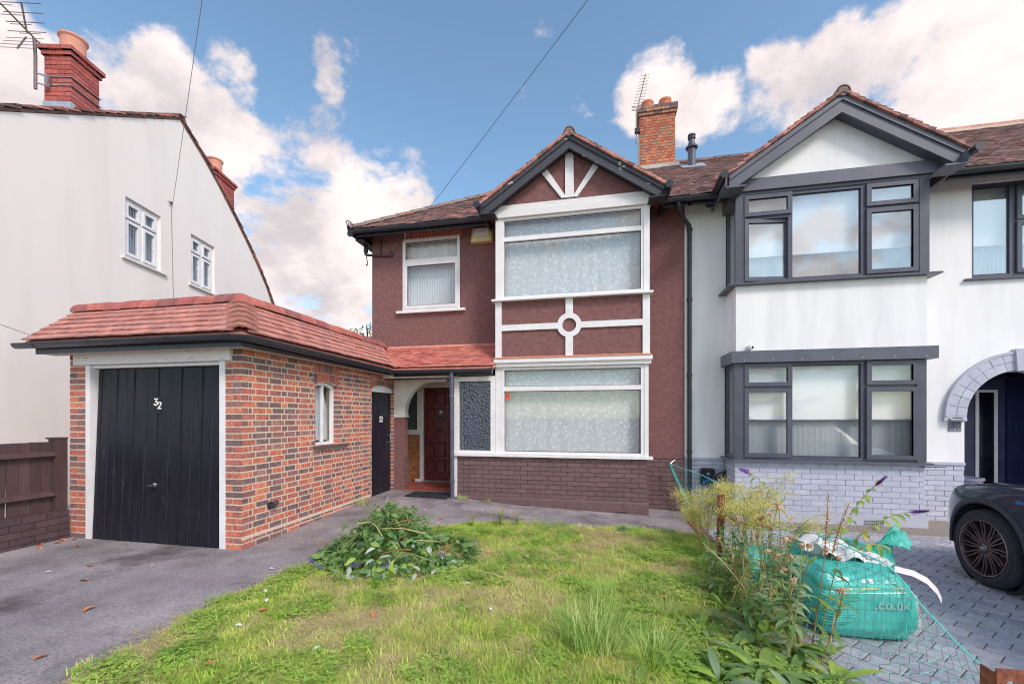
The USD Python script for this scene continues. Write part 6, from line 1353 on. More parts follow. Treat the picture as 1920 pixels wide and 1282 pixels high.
# ================================================================== LAWN GRASS
def grass_mat(name, g0, g1, dry, dry_amt=.55):
    n = {'g': ('geometry', {}), 'n': ('noise_texture', {'scale': 1.5, 'detail': 5.0, 'roughness': .65}), 'n2': ('noise_texture', {'scale': 6.0, 'detail': 3.0}), 'oi': ('object_info', {}),
         'r': ('rgb_ramp', {'ramp': [(.3, g0), (.7, g1)]}), 'm': ('map_range', {'from_min': .42, 'from_max': .58, 'to_min': 0, 'to_max': dry_amt, 'clamp': True}), 'mx': ('mix_color', {'b': dry}),
         'v': ('map_range', {'from_min': 0, 'from_max': 1, 'to_min': .7, 'to_max': 1.3}), 's': ('vector_math', {'math_type': 'scale'}),
         'd': ('principled_bsdf', {'roughness': .6, 'specular_ior_level': .3}), 't': ('translucent_bsdf', {}), 'c': ('mix_closure', {'fac': .35})}
    L = [('g.position', 'n.vector'), ('g.position', 'n2.vector'), ('n2.fac', 'r.fac'), ('n.fac', 'm.value'), ('m.result', 'mx.fac'), ('r.color', 'mx.a'), ('oi.random', 'v.value'), ('mx.result', 's.vector1'), ('v.result', 's.scale'),
         ('s.vector', 'd.base_color'), ('s.vector', 't.color'), ('d.BSDF', 'c.closure1'), ('t.BSDF', 'c.closure2')]
    return usdkit.material(stage, f'/World/Looks/{name}', n, L, surface='c.closure')
G1 = grass_mat('grass_green', srgb(156, 188, 66), srgb(206, 222, 104), srgb(218, 202, 142))
G2 = grass_mat('grass_yellow', srgb(198, 208, 100), srgb(226, 228, 140), srgb(222, 204, 154))
G3 = grass_mat('grass_dry', srgb(200, 184, 134), srgb(220, 204, 158), srgb(222, 204, 160))
def blade(m, p, az, L, w, bend, seg=3, lean=.3):
    """one grass blade rising from p and bending over towards az"""
    d = np.array([math.cos(az), math.sin(az), 0]); sd = np.array([-d[1], d[0], 0]); P = []
    for i in range(seg + 1):
        t = i / seg; ang = lean + bend * t
        P.append((t, ang))
    c = np.array(p, float); L_ = []; R__ = []
    for i, (t, ang) in enumerate(P):
        ww = w * (1 - t ** 1.5) * .5 + .0002
        L_.append(c - sd * ww); R__.append(c + sd * ww)
        c = c + (d * math.sin(ang) + ZV * math.cos(ang)) * L / seg
    v = L_ + R__; n = len(L_)
    m.add(v, [[i, n + i, n + i + 1, i + 1] for i in range(seg)])
lawn_pi = UsdGeom.PointInstancer.Define(stage, '/World/lawn_grass'); tag(lawn_pi.GetPrim(), 'patchy green and straw-coloured grass covering the small front lawn', 'grass', kind='stuff')
protos = []; r_ = np.random.default_rng(5)
G4 = grass_mat('grass_lime', srgb(170, 206, 64), srgb(208, 228, 104), srgb(206, 200, 130), .4)
for k in range(10):
    m = MB(); mat = (G1, G1, G2, G2, G1, G3, G2, G1, G3, G4)[k]
    for _ in range(34 if k != 9 else 26):
        a = r_.uniform(0, 2 * math.pi); rr = .055 * math.sqrt(r_.uniform()); flat = k in (2, 3, 5, 8)
        blade(m, (rr * math.cos(a), rr * math.sin(a), -.005), r_.uniform(0, 2 * math.pi), r_.uniform(.03, .08) * (1.1 if k == 9 else 1), r_.uniform(.0028, .006) * (1.4 if k == 9 else 1), r_.uniform(.3, 1.9), 3, r_.uniform(.2, 1.1 if not flat else 1.5))
    v, f = m.arrays(); p = f'/World/lawn_grass/tuft_{k:03d}' if k else '/World/lawn_grass/tuft'
    mm = usdkit.mesh(stage, p, (v, f), mat); mm.CreateDoubleSidedAttr(True); protos.append(p)
pos, idx, ori, scl = [], [], [], []
def lawn_ok(x, y): return lawn_left(y) - .04 * 1 < x < 1.25 and 1.0 < y < 6.12
def scatter(n, seed):
    q = np.random.default_rng(seed); y = 1.3 + 4.85 * q.uniform(size=n) ** 1.25; x = q.uniform(-3.1, 1.3, n)
    ok = (x > lawn_left(y) - .04) & (x < 1.25) & (y < 6.12); return x[ok], y[ok], q
X_, Y_, q = scatter(52000, 71)
dens = meshkit.fbm(np.stack([X_ * 1.1, Y_ * 1.1, X_ * 0 + 3.0], -1), 3)
keep = q.uniform(size=len(X_)) < np.clip(.25 + 3.2 * (dens - .36), .10, 1); X_, Y_ = X_[keep][:15500], Y_[keep][:15500]
g_ = meshkit.fbm(np.stack([X_ * .9 + 7, Y_ * .9, X_ * 0 + 1.0], -1), 3) + q.normal(size=len(X_)) * .10; Z_ = gh(X_, Y_) + .025
for x, y, z, g in zip(X_, Y_, Z_, g_):
    pos.append((float(x), float(y), float(z)))
    idx.append(int(r_.choice([0, 1, 4, 7, 0, 4, 9])) if g > .50 else (int(r_.choice([2, 3, 6, 0, 9])) if g > .40 else int(r_.choice([5, 8, 3, 2]))))
    a = r_.uniform(0, 2 * math.pi); ori.append(Gf.Quath(math.cos(a / 2), 0, 0, math.sin(a / 2))); s = r_.uniform(.7, 1.35) * (.75 if idx[-1] in (5, 8) else 1); scl.append((s, s, s * r_.uniform(.55, 1.1)))
# clover and small round weeds among the grass, straw thatch lying flat
CL = grass_mat('clover', srgb(132, 172, 70), srgb(176, 204, 96), srgb(190, 204, 104), .2)
for kind in (0, 1):
    m = MB()
    for _ in range(26 if kind == 0 else 30):
        a = r_.uniform(0, 2 * math.pi); rr = .09 * math.sqrt(r_.uniform()); c = np.array([rr * math.cos(a), rr * math.sin(a), r_.uniform(.015, .05) if kind == 0 else .008])
        if kind == 0:
            for q in range(3):
                b = a + q * 2.1; d = np.array([math.cos(b), math.sin(b), r_.uniform(-.2, .35)]); sd = np.array([-d[1], d[0], 0]); L = r_.uniform(.010, .018)
                m.add([c, c + d * L * .6 + sd * L * .45, c + d * L, c + d * L * .6 - sd * L * .45], [[0, 1, 2, 3]])
        else:
            b = r_.uniform(0, 6.28); d = np.array([math.cos(b), math.sin(b), r_.uniform(-.05, .15)]); sd = np.array([-d[1], d[0], 0]); L = r_.uniform(.05, .13); m.add([c - sd * .0016, c + sd * .0016, c + d * L + sd * .001, c + d * L - sd * .001], [[0, 1, 2, 3]])
    v, f = m.arrays(); p = '/World/lawn_grass/' + ('clover' if kind == 0 else 'thatch')
    mm = usdkit.mesh(stage, p, (v, f), CL if kind == 0 else G3); mm.CreateDoubleSidedAttr(True); protos.append(p)
X_, Y_, q = scatter(5200, 72); X_, Y_ = X_[:3200], Y_[:3200]; c_ = meshkit.fbm(np.stack([X_ * 1.6 + 3, Y_ * 1.6, X_ * 0 + 8.0], -1), 2)
for x, y, z, c in zip(X_, Y_, gh(X_, Y_) + .028, c_):
    pos.append((float(x), float(y), float(z))); idx.append(10 if c > .5 and r_.uniform() < .75 else 11); a = r_.uniform(0, 6.28); ori.append(Gf.Quath(math.cos(a / 2), 0, 0, math.sin(a / 2))); s = r_.uniform(.7, 1.3); scl.append((s, s, s))
for _ in range(420):   # ragged edge onto the drive
    y = r_.uniform(1.4, 6.0); x = float(lawn_left(y)) - abs(r_.normal()) * .07; pos.append((x, y, float(gh(x, y)) + .004)); idx.append(int(r_.choice([0, 2, 5, 8, 9, 11, 11]))); a = r_.uniform(0, 6.28); ori.append(Gf.Quath(math.cos(a / 2), 0, 0, math.sin(a / 2))); s = r_.uniform(.6, 1.1); scl.append((s, s, s * .8))
lawn_pi.CreatePrototypesRel().SetTargets([Sdf.Path(p) for p in protos])
lawn_pi.CreateProtoIndicesAttr(Vt.IntArray(idx)); lawn_pi.CreatePositionsAttr(Vt.Vec3fArray([Gf.Vec3f(*p) for p in pos]))
lawn_pi.CreateOrientationsAttr(Vt.QuathArray(ori)); lawn_pi.CreateScalesAttr(Vt.Vec3fArray([Gf.Vec3f(*map(float, s)) for s in scl]))

# ================================================================== PLANTS
def leafm(name, a, b, tr=.35, rough=.45, scale=6):
    return look(name, a, b, scale, rough, .2, 40, transl=tr)
L_deep = leafm('leaf_deep', srgb(92, 128, 66), srgb(136, 166, 96)); L_mid = leafm('leaf_mid', srgb(120, 152, 70), srgb(160, 180, 98)); L_grey = leafm('leaf_grey', srgb(128, 154, 110), srgb(170, 186, 144)); L_lime = leafm('leaf_lime', srgb(150, 184, 68), srgb(184, 204, 100))
L_yel = leafm('leaf_yellow', srgb(206, 180, 66), srgb(222, 200, 92)); L_silver = leafm('leaf_silver', srgb(176, 186, 168), srgb(212, 216, 204)); L_blue = leafm('leaf_blue_green', srgb(84, 132, 94), srgb(124, 164, 124))
S_green = look('stem_green', srgb(120, 130, 70), srgb(150, 152, 92), 10, .7); S_brown = look('stem_brown', srgb(140, 96, 58), srgb(178, 128, 78), 10, .8); S_red = look('stem_red', srgb(110, 64, 48), srgb(140, 84, 60), 10, .8); S_straw = look('stem_straw', srgb(196, 170, 116), srgb(214, 190, 140), 10, .8)
H_rust = look('seed_rust', srgb(146, 96, 68), srgb(218, 166, 128), 70, .95, .8, 120); H_tan = look('seed_tan', srgb(186, 140, 104), srgb(230, 192, 160), 70, .95, .8, 120); H_pale = look('seed_pale', srgb(208, 186, 170), srgb(228, 214, 200), 60, .95, .8, 120)
F_purple = look('flower_purple', srgb(176, 108, 200), srgb(206, 148, 226), 40, .7, transl=.3); F_violet = look('flower_violet', srgb(110, 92, 160), srgb(140, 122, 190), 40, .7, transl=.3); F_yellow = look('flower_yellow', srgb(222, 184, 40), srgb(236, 206, 70), 40, .7, transl=.3)
F_fennel = look('umbel_yellow', srgb(206, 194, 92), srgb(236, 226, 142), 20, .8, transl=.3); F_brown = look('flower_faded', srgb(150, 92, 96), srgb(170, 110, 106), 40, .8)
def leaf(m, p, d, L, w, droop=.5, fold=.2, seg=5, roll=0):
    """a lance-shaped leaf from p in direction d, drooping"""
    d = np.asarray(d, float); d = d / np.linalg.norm(d); sd = np.cross(d, ZV); nn = np.linalg.norm(sd); sd = sd / nn if nn > 1e-3 else np.array([1., 0, 0])
    if roll: 
        u0 = np.cross(sd, d); sd = sd * math.cos(roll) + u0 * math.sin(roll)
    c = np.asarray(p, float); rows = []
    for i in range(seg + 1):
        t = i / seg; ww = w * .5 * (math.sin(math.pi * min(1, .06 + t * .94)) ** .8) * (1 if t < .98 else .1)
        up = np.cross(sd, d); rows.append([c - sd * ww + up * ww * fold, c, c + sd * ww + up * ww * fold])
        d = d - ZV * droop / seg; d /= np.linalg.norm(d); c = c + d * L / seg
    return m.sheet(np.array(rows))
def gz(x, y): return float(gh(x, y)) + .01 if x < 1.3 else PAVE_Z
R8 = np.random.default_rng(21)
def clump(name, label, x, y, n, L, w, mats, group=None, up=.8, stem=None, cat='plant'):
    """broad-leaved plant: each leaf a part"""
    t = thing(name, label, cat, (x, y, gz(x, y)), group=group)
    for k in range(n):
        a = R8.uniform(0, 2 * math.pi); e = R8.uniform(.25, up); l = L * R8.uniform(.6, 1.15)
        leafp = (x + .05 * math.cos(a) * R8.uniform(), y + .05 * math.sin(a) * R8.uniform(), gz(x, y) + R8.uniform(0, .06))
        part(t, 'leaf', leaf(MB(), leafp, (math.cos(a) * math.cos(e), math.sin(a) * math.cos(e), math.sin(e)), l, w * l / L * R8.uniform(.8, 1.2), R8.uniform(.6, 1.4), .25), mats[int(R8.integers(len(mats)))], True)
    return t
def stalk_plant(name, label, x, y, h, n_stems, mats_leaf, stem_mat, head=None, head_r=.022, spread=.12, leaves=9, Ll=.12, wl=.025, group=None, lean=(0, 0), cat='plant', leaf_to=.9):
    """upright leafy stems, each with a seed head"""
    t = thing(name, label, cat, (x, y, gz(x, y)), group=group)
    for s in range(n_stems):
        bx, by = x + R8.normal() * spread * .4, y + R8.normal() * spread * .4; z0 = gz(x, y); hh = h * R8.uniform(.72, 1.08)
        tip = np.array([bx + lean[0] + R8.normal() * spread * .6, by + lean[1] + R8.normal() * spread * .6, z0 + hh]); mid = np.array([(bx * .55 + tip[0] * .45) + R8.normal() * .02, (by * .55 + tip[1] * .45) + R8.normal() * .02, z0 + hh * .55])
        ts = np.linspace(0, 1, 7)[:, None]; b0 = np.array([bx, by, z0]); pts = b0 * (1 - ts) ** 2 + 2 * (2 * mid - .5 * b0 - .5 * tip) * ts * (1 - ts) + tip * ts ** 2
        st = part(t, 'stem', MB().tube(pts, np.linspace(.0045, .0025, 7), 5), stem_mat[int(R8.integers(len(stem_mat)))], True)
        if leaves:
            lm = MB()
            for k in range(leaves):
                q = R8.uniform(.06, leaf_to); i = int(q * 6); p = pts[i] + (pts[i + 1] - pts[i]) * (q * 6 - i); a = R8.uniform(0, 2 * math.pi); e = R8.uniform(.1, .8)
                leaf(lm, p, (math.cos(a) * math.cos(e), math.sin(a) * math.cos(e), math.sin(e)), Ll * R8.uniform(.6, 1.2) * (1.2 - .5 * q), wl * R8.uniform(.8, 1.2), R8.uniform(.5, 1.3), .2, 4)
            part(st, 'leaf', lm, mats_leaf[int(R8.integers(len(mats_leaf)))], True, kind='stuff')
        if head is not None:
            hm = MB(); c = pts[-1]
            sph = trimesh.creation.icosphere(2, head_r * .62); sph.vertices = sph.vertices * np.array([1, 1, .6]) * (1 + .25 * meshkit.noise(sph.vertices * 160)[:, None]); hm.add(sph.vertices + c, sph.faces)
            for k in range(20):
                a = 2 * math.pi * k / 20 + R8.uniform(0, .6); leaf(hm, c + R8.normal(size=3) * .003, (math.cos(a), math.sin(a), R8.uniform(-.9, .7)), head_r * R8.uniform(.7, 2.0), R8.uniform(.004, .011), R8.uniform(-.3, 2.2), .3, 3, R8.uniform(-1, 1))
            part(st, 'seed_head', hm, head[int(R8.integers(len(head)))], True)
    return t
# near leafy perennials at the boundary
spots = [(.78, 2.42, 24, .26, .055, 'low clump of long glossy leaves at the near end of the flower border'), (1.02, 2.66, 24, .27, .055, 'glossy long-leaved clump between the near border clump and the tall seed-head stems'), (.98, 3.02, 22, .22, .05, 'broad-leaved clump at the foot of the front seed-head stems'), (1.10, 3.4, 20, .22, .05, 'broad-leaved clump left of the lettered sack'),
         (.92, 3.55, 16, .17, .045, 'small broad-leaved clump at the lawn edge beside the border'), (.66, 3.16, 16, .17, .042, 'bright green leafy weed in the lawn left of the border'), (1.22, 2.30, 18, .20, .045, 'leafy clump in front of the fallen fence wire')]
spots += [(.90, 2.22, 26, .30, .065, 'big glossy clump at the very bottom of the picture, left in the border'), (1.12, 2.42, 26, .30, .06, 'big glossy clump at the bottom of the picture, right in the border'), (1.16, 2.98, 24, .25, .052, 'green clump hiding the foot of the fence wire before the lettered sack'),
          (1.04, 3.7, 20, .22, .045, 'green clump in the middle of the border among upright stems'), (1.12, 4.05, 18, .2, .04, 'green clump before the rusty post, behind the middle clump'), (.80, 2.85, 18, .2, .05, 'leafy clump at the lawn edge, left of the front seed-head stems'), (1.24, 2.65, 20, .24, .05, 'leafy clump at the right edge of the border above the near fence wire')]
spots += [(.62, 2.50, 20, .24, .055, 'broad green clump at the left end of the border bottom'), (.86, 2.62, 24, .28, .06, 'dense glossy clump among the front border clumps, above the lowest one'), (.70, 2.78, 16, .2, .05, 'green leaves at the lawn edge right of the flattened grass tuft'), (1.0, 2.32, 24, .3, .062, 'large glossy clump at the picture bottom between two other clumps'),
          (.86, 3.22, 18, .2, .048, 'leafy clump at the lawn edge beside the middle stems'), (.98, 4.2, 16, .2, .045, 'leaves at the foot of the dark stems by the rusty post')]
for (x, y, n, L, w, lab) in spots: clump('leafy_perennial', lab, x, y, n, L, w, [L_deep, L_mid, L_grey, L_deep, L_lime])
stalk_plant('seed_head_plant', 'tall leafy stems with rusty seed heads at the front of the border', 1.12, 2.86, .70, 6, [L_deep, L_grey], [S_green, S_brown], [H_rust, H_tan], leaves=13, Ll=.15, wl=.032)
stalk_plant('seed_head_plant', 'rusty seed heads on yellowing stems in front of the lettered sack', 1.30, 3.10, .76, 7, [L_grey, L_deep, L_mid], [S_brown, S_green, S_straw], [H_rust, H_tan], leaves=9, Ll=.14, wl=.03, lean=(.06, 0))
stalk_plant('seed_head_plant', 'rusty seed heads rising left of the white sack flap', 1.22, 3.50, .78, 8, [L_grey, L_mid], [S_green, S_brown], [H_rust, H_tan], leaves=8, Ll=.13, wl=.028, lean=(.08, 0))
stalk_plant('seed_head_plant', 'dense rusty seed heads in the middle of the border behind the front stems', 1.30, 3.90, .74, 8, [L_mid, L_deep], [S_brown, S_red], [H_rust, H_tan], leaves=8, Ll=.12, wl=.026, lean=(.1, 0))
stalk_plant('seed_head_plant', 'rusty seed heads beside the rusty post', 1.22, 4.35, .62, 6, [L_mid, L_yel], [S_brown, S_straw], [H_rust, H_tan], leaves=7, Ll=.11, wl=.024)
stalk_plant('leafy_plant', 'dark green upright leafy stems at the foot of the rusty post', 1.10, 4.30, .50, 10, [L_deep, L_blue], [S_green], None, leaves=16, Ll=.13, wl=.024, spread=.18, leaf_to=.98)
stalk_plant('leafy_plant', 'green upright leafy stems in the border between the rusty post and the broad leaves', 1.02, 3.85, .46, 9, [L_deep, L_grey, L_mid], [S_green], None, leaves=15, Ll=.14, wl=.028, spread=.18, leaf_to=.98)
stalk_plant('leafy_plant', 'grey green leafy stems behind the lowest broad leaves', 1.05, 3.22, .42, 9, [L_grey, L_deep], [S_green, S_straw], None, leaves=14, Ll=.16, wl=.034, spread=.18, leaf_to=.98)
stalk_plant('dry_grass_stems', 'thin straw-coloured dry stems standing in the border', 1.20, 3.7, .5, 22, [L_yel], [S_straw, S_brown], None, leaves=3, Ll=.10, wl=.012, spread=.30)
# fennel: feathery yellow cloud
def fennel(label, x, y, h, n, spread, seed):
    r = np.random.default_rng(seed); t = thing('fennel_plant', label, 'plant', (x, y, gz(x, y)))
    for s in range(n):
        tip = np.array([x + r.normal() * spread, y + r.normal() * spread, gz(x, y) + h * r.uniform(.7, 1.05)]); b = np.array([x + r.normal() * .05, y + r.normal() * .05, gz(x, y)])
        mid = (b + tip) / 2 + np.array([r.normal() * .03, r.normal() * .03, .04])
        st = part(t, 'stem', MB().tube([b, (b + mid) / 2, mid, tip], [.005, .004, .003, .002], 4), S_green)
        um, fe_ = MB(), MB()
        for q in range(7):
            a = r.uniform(0, 2 * math.pi); k = r.uniform(.45, 1.0); p = b + (tip - b) * k; e = tip + np.array([math.cos(a) * .13, math.sin(a) * .13, r.uniform(-.16, .06)]) * r.uniform(.5, 1.2)
            um.tube([p, (p + e) / 2 + ZV * .02, e], .0015, 3, False)
            for _ in range(70):
                d = r.normal(size=3) * np.array([.042, .042, .022]); c = e + d; u = r.normal(size=3); u /= np.linalg.norm(u); w = np.cross(u, ZV); fe_.add([c - u * .008, c + w * .006, c + u * .008, c - w * .006], [[0, 1, 2, 3]])
            for _ in range(16):
                c = p + (e - p) * r.uniform(); d = r.normal(size=3); d /= np.linalg.norm(d); fe_.tube([c, c + d * .05 * r.uniform(.5, 1.2)], .0010, 3, False)
        part(st, 'umbel', fe_, F_fennel, kind='stuff'); part(st, 'stalk', um, S_green, kind='stuff')
    return t
fennel('tall feathery yellow fennel behind the rusty post, before the grey plinth', 1.62, 5.35, .92, 11, .20, 1)
fennel('feathery yellow fennel growing around the rusty post', 1.20, 5.15, .72, 8, .13, 2)
fennel('feathery yellow fennel between the rusty post and the seed heads', 1.48, 4.75, .72, 10, .17, 3)
fennel('low yellowish fennel at the end of the brick edging', 1.22, 5.75, .40, 6, .12, 4)
# buddleia with arching flower stems
bu = thing('buddleia_bush', 'arching buddleia with narrow leaves and purple flower spikes behind the teal sacks', 'bush', (2.15, 4.4, PAVE_Z))
def arch_stem(pts, leaves, flower, seed, faded=False, sp=.02):
    r = np.random.default_rng(seed); pts = np.array(pts, float); ts = np.linspace(0, 1, len(pts)); cs_ = CubicSpline(ts, pts); q = np.linspace(0, 1, 16); P = cs_(q)
    st = part(bu, 'stem', MB().tube(P, np.linspace(.008, .003, 16), 5), S_straw, True)
    for k in range(leaves):
        f = .12 + .8 * k / leaves; p = cs_(f); d = cs_(min(f + .05, 1)) - p; d /= np.linalg.norm(d); sd = np.cross(d, ZV); sd /= np.linalg.norm(sd); s = 1 if k % 2 else -1
        part(st, 'leaf', leaf(MB(), p, d * .5 + sd * s * r.uniform(.6, 1) + ZV * r.uniform(-.1, .5), r.uniform(.13, .20) * (1.2 - .6 * f), .038, r.uniform(.8, 1.8), .3), (L_lime, L_mid, L_lime, L_deep, L_yel)[int(r.integers(5)) if k < leaves * .4 else int(r.integers(3))], True)
    if flower:
        tip = P[-1]; d = P[-1] - P[-2]; d /= np.linalg.norm(d); fl = MB(); fb = MB(); qq = np.linspace(0, 1, 8); (fb if faded else fl).tube([tip + d * .12 * t for t in qq[:4]], [.004, .010, .012, .011], 8); fl.tube([tip + d * .12 * t for t in qq[3:]], [.011, .010, .008, .005, .001], 8)
        for k in range(260):
            t = r.uniform(); rad = .018 * (1 - t * .8); u = r.normal(size=3); u -= d * (u @ d); u /= np.linalg.norm(u); c = tip + d * .12 * t + u * rad * r.uniform(.5, 1); w = np.cross(u, d)
            (fb if faded and t < .45 else fl).add([c, c + w * .011 + u * .006, c + u * .015, c - w * .011 + u * .006], [[0, 1, 2, 3]])
        part(st, 'flower', fl, F_purple)
        if faded: part(st, 'flower', fb, F_brown, label='faded brown base of the flower spike')
arch_stem([(2.12, 4.4, PAVE_Z), (2.10, 4.4, .35), (2.16, 4.35, .62), (2.24, 4.3, .80), (2.31, 4.27, .905)], 16, True, 1, True)
arch_stem([(2.16, 4.4, PAVE_Z), (2.20, 4.38, .36), (2.30, 4.3, .55), (2.42, 4.25, .65), (2.53, 4.2, .70)], 15, True, 2)
arch_stem([(2.08, 4.4, PAVE_Z), (2.0, 4.4, .25), (1.98, 4.3, .48), (2.05, 4.2, .55)], 14, False, 3)
arch_stem([(2.1, 4.4, PAVE_Z), (2.12, 4.3, .25), (2.2, 4.15, .42), (2.3, 4.05, .42)], 13, False, 4)
arch_stem([(2.05, 4.45, PAVE_Z), (1.9, 4.45, .28), (1.8, 4.4, .45), (1.74, 4.35, .50)], 13, False, 5)
arch_stem([(2.0, 4.6, PAVE_Z), (1.9, 4.8, .35), (1.80, 5.0, .62), (1.70, 5.2, .80), (1.60, 5.25, .88)], 12, True, 6)
def dry_spike(label, pts, seed):
    r = np.random.default_rng(seed); t = thing('dry_flower_spike', label, 'plant', pts[0]); P = CubicSpline(np.linspace(0, 1, len(pts)), np.array(pts, float))
    part(t, 'stem', MB().tube(P(np.linspace(0, 1, 12)), np.linspace(.006, .003, 12), 5), S_brown, True)
    a_, b_ = MB(), MB()
    for k in range(20):
        f = .45 + .55 * k / 19; c = P(f)
        for _ in range(14):
            d = r.normal(size=3) * .011; u = r.normal(size=3); u /= np.linalg.norm(u); w = np.cross(u, r.normal(size=3)); w /= np.linalg.norm(w); q = c + d
            (a_ if (r.uniform() < .25 + .75 * (f > .8)) else b_).add([q - u * .007, q + w * .004, q + u * .007, q - w * .004], [[0, 1, 2, 3]])
    part(t, 'seed', b_, H_rust, kind='stuff'); part(t, 'fluff', a_, H_pale, kind='stuff')
dry_spike('pale dry flower spike left of the buddleia, before the grey plinth', [(1.66, 3.75, PAVE_Z), (1.67, 3.72, .35), (1.66, 3.66, .66), (1.645, 3.6, .92)], 1)
dry_spike('brown dry flower spike leaning right beside the buddleia stems', [(1.72, 3.85, PAVE_Z), (1.76, 3.82, .35), (1.80, 3.78, .62), (1.84, 3.72, .84)], 2)
# tall ornamental grass mounds on the lawn
GM = [grass_mat('mound_green', srgb(136, 172, 76), srgb(178, 202, 106), srgb(200, 200, 130), .4), grass_mat('mound_light', srgb(172, 198, 108), srgb(210, 222, 148), srgb(216, 212, 150), .4)]
def mound(label, x, y, n, L, rad, seed, group=None, lean=0.0):
    r = np.random.default_rng(seed); t = thing('grass_tuft', label, 'grass tuft', (x, y, gz(x, y)), group=group)
    ms = [MB(), MB()]
    for k in range(n):
        a = r.uniform(0, 2 * math.pi); rr = rad * math.sqrt(r.uniform()); az = a + r.normal() * .5 if r.uniform() < .8 else r.uniform(0, 2 * math.pi)
        blade(ms[int(r.uniform() < .45)], (x + rr * math.cos(a), y + rr * math.sin(a) * .8, gz(x, y)), az, L * r.uniform(.5, 1.1), r.uniform(.003, .0055), r.uniform(.4, 1.3), 5, r.uniform(.05, .5) + lean)
    part(t, 'blades', ms[0], GM[0], kind='stuff'); part(t, 'blades', ms[1], GM[1], kind='stuff')
mound('large mound of fine bright grass in the near lawn', -.05, 2.80, 620, .34, .20, 1)
mound('lower flattened grass tuft right of the large mound', .30, 2.72, 330, .27, .13, 2, lean=.35)
mound('upright bright grass tuft behind the large mound', .0, 3.62, 170, .20, .08, 3)
mound('small grass tuft in the lawn left of the leafy weed', .46, 3.36, 150, .19, .08, 4)
mound('low green tuft growing at the foot of the grey blue downpipe', -2.40, 7.12, 90, .11, .10, 5)
mound('small green tuft at the foot of the brown bay plinth', -1.95, 7.16, 50, .09, .06, 6)
mound('thin dry grass growing from the garage wall foot', -3.80, 6.25, 60, .20, .10, 7)
clump('lawn_weed', 'small dark green weed at the lawn end before the right air vent', .24, 5.95, 20, .10, .035, [L_deep, L_blue])
clump('lawn_weed', 'leafy weed on the lawn beside the grass mound', .16, 2.42, 14, .16, .04, [L_mid, L_lime])
clump('lawn_weed', 'pale leafy weed near the lower flattened grass tuft', .44, 2.30, 14, .17, .042, [L_mid, L_lime, L_grey])
# yellow weeds at the far lawn edge
def ragwort(label, x, y, h, n, seed, group=None):
    r = np.random.default_rng(seed); t = thing('yellow_weed', label, 'plant', (x, y, gz(x, y)), group=group); st, lf, fl = MB(), MB(), MB()
    for k in range(n):
        tip = np.array([x + r.normal() * h * .22, y + r.normal() * h * .2, gz(x, y) + h * r.uniform(.6, 1.05)]); b = np.array([x + r.normal() * .015, y + r.normal() * .015, gz(x, y)])
        st.tube([b, (b + tip) / 2 + ZV * .01, tip], .002, 4, False)
        for _ in range(5): q = b + (tip - b) * r.uniform(.1, .9); a = r.uniform(0, 6.28); leaf(lf, q, (math.cos(a), math.sin(a), .5), h * .22, h * .06, .8, .2, 3)
        for _ in range(3):
            c = tip + r.normal(size=3) * .012
            for p in range(9): a = 2 * math.pi * p / 9; leaf(fl, c, (math.cos(a), math.sin(a), .35), .012, .006, .3, .1, 2)
    part(t, 'stem', st, S_green, kind='stuff'); part(t, 'leaf', lf, L_mid, kind='stuff'); part(t, 'flower', fl, F_yellow, kind='stuff')
ragwort('largest yellow flowering weed at the far left end of the lawn', -1.38, 5.72, .26, 16, 1)
ragwort('yellow flowering weed just right of the largest one', -1.14, 5.76, .20, 10, 2)
ragwort('thin pale yellow weed at the drive edge by the clippings', -1.72, 5.52, .22, 6, 3)
for i, (x, y) in enumerate(((-.5, 4.07), (-.42, 4.02), (-.66, 4.11), (-.36, 5.06), (.2, 4.87), (.79, 5.15), (-1.07, 5.93), (-.3, 5.6), (-2.62, 3.35))): ragwort('single small yellow flower low in the lawn grass', x, y, .07, 2, 10 + i, 'small yellow lawn flowers')
# heap of clippings
hp_ = thing('clippings_heap', 'heap of cut shrub clippings with wilted leaves and purple flowers on the lawn edge', 'clippings', (-2.2, 4.2, 0))
r = np.random.default_rng(31); lp = Pieces(hp_, 'leaf', [L_deep, L_mid, L_blue, L_silver, L_deep, L_lime], L_deep)
def heap_h(x, y):
    e = ((x + 2.15) / .85) ** 2 + ((y - 4.22) / .75) ** 2
    return max(0, 1 - e) ** .6 * (.27 + .10 * math.sin(x * 5 + y * 3) + .20 * math.exp(-((x + 2.35) / .3) ** 2 - ((y - 4.35) / .35) ** 2))
cnt = 0
while cnt < 1750:
    x, y = r.uniform(-3.0, -1.15), r.uniform(3.45, 5.0)
    if ((x + 2.15) / .85) ** 2 + ((y - 4.22) / .75) ** 2 > 1.05 or meshkit.fbm(np.array([x * 3, y * 3, 2.]), 2) < .36: continue
    z = gz(x, y) + .02 + heap_h(x, y) * r.uniform(.25, 1.1); a = r.uniform(0, 6.28)
    sv = 1 if r.uniform() < .16 else 0
    lp.add(leaf(MB(), (x, y, z), (math.cos(a), math.sin(a), r.uniform(-.4, .6)), r.uniform(.06, .13), r.uniform(.032, .058), r.uniform(0, 1.6), r.uniform(-.2, .5), 3, r.uniform(-1.2, 1.2)), 3 if sv else int(r.choice([0, 1, 2, 4, 0, 2, 5]))); cnt += 1
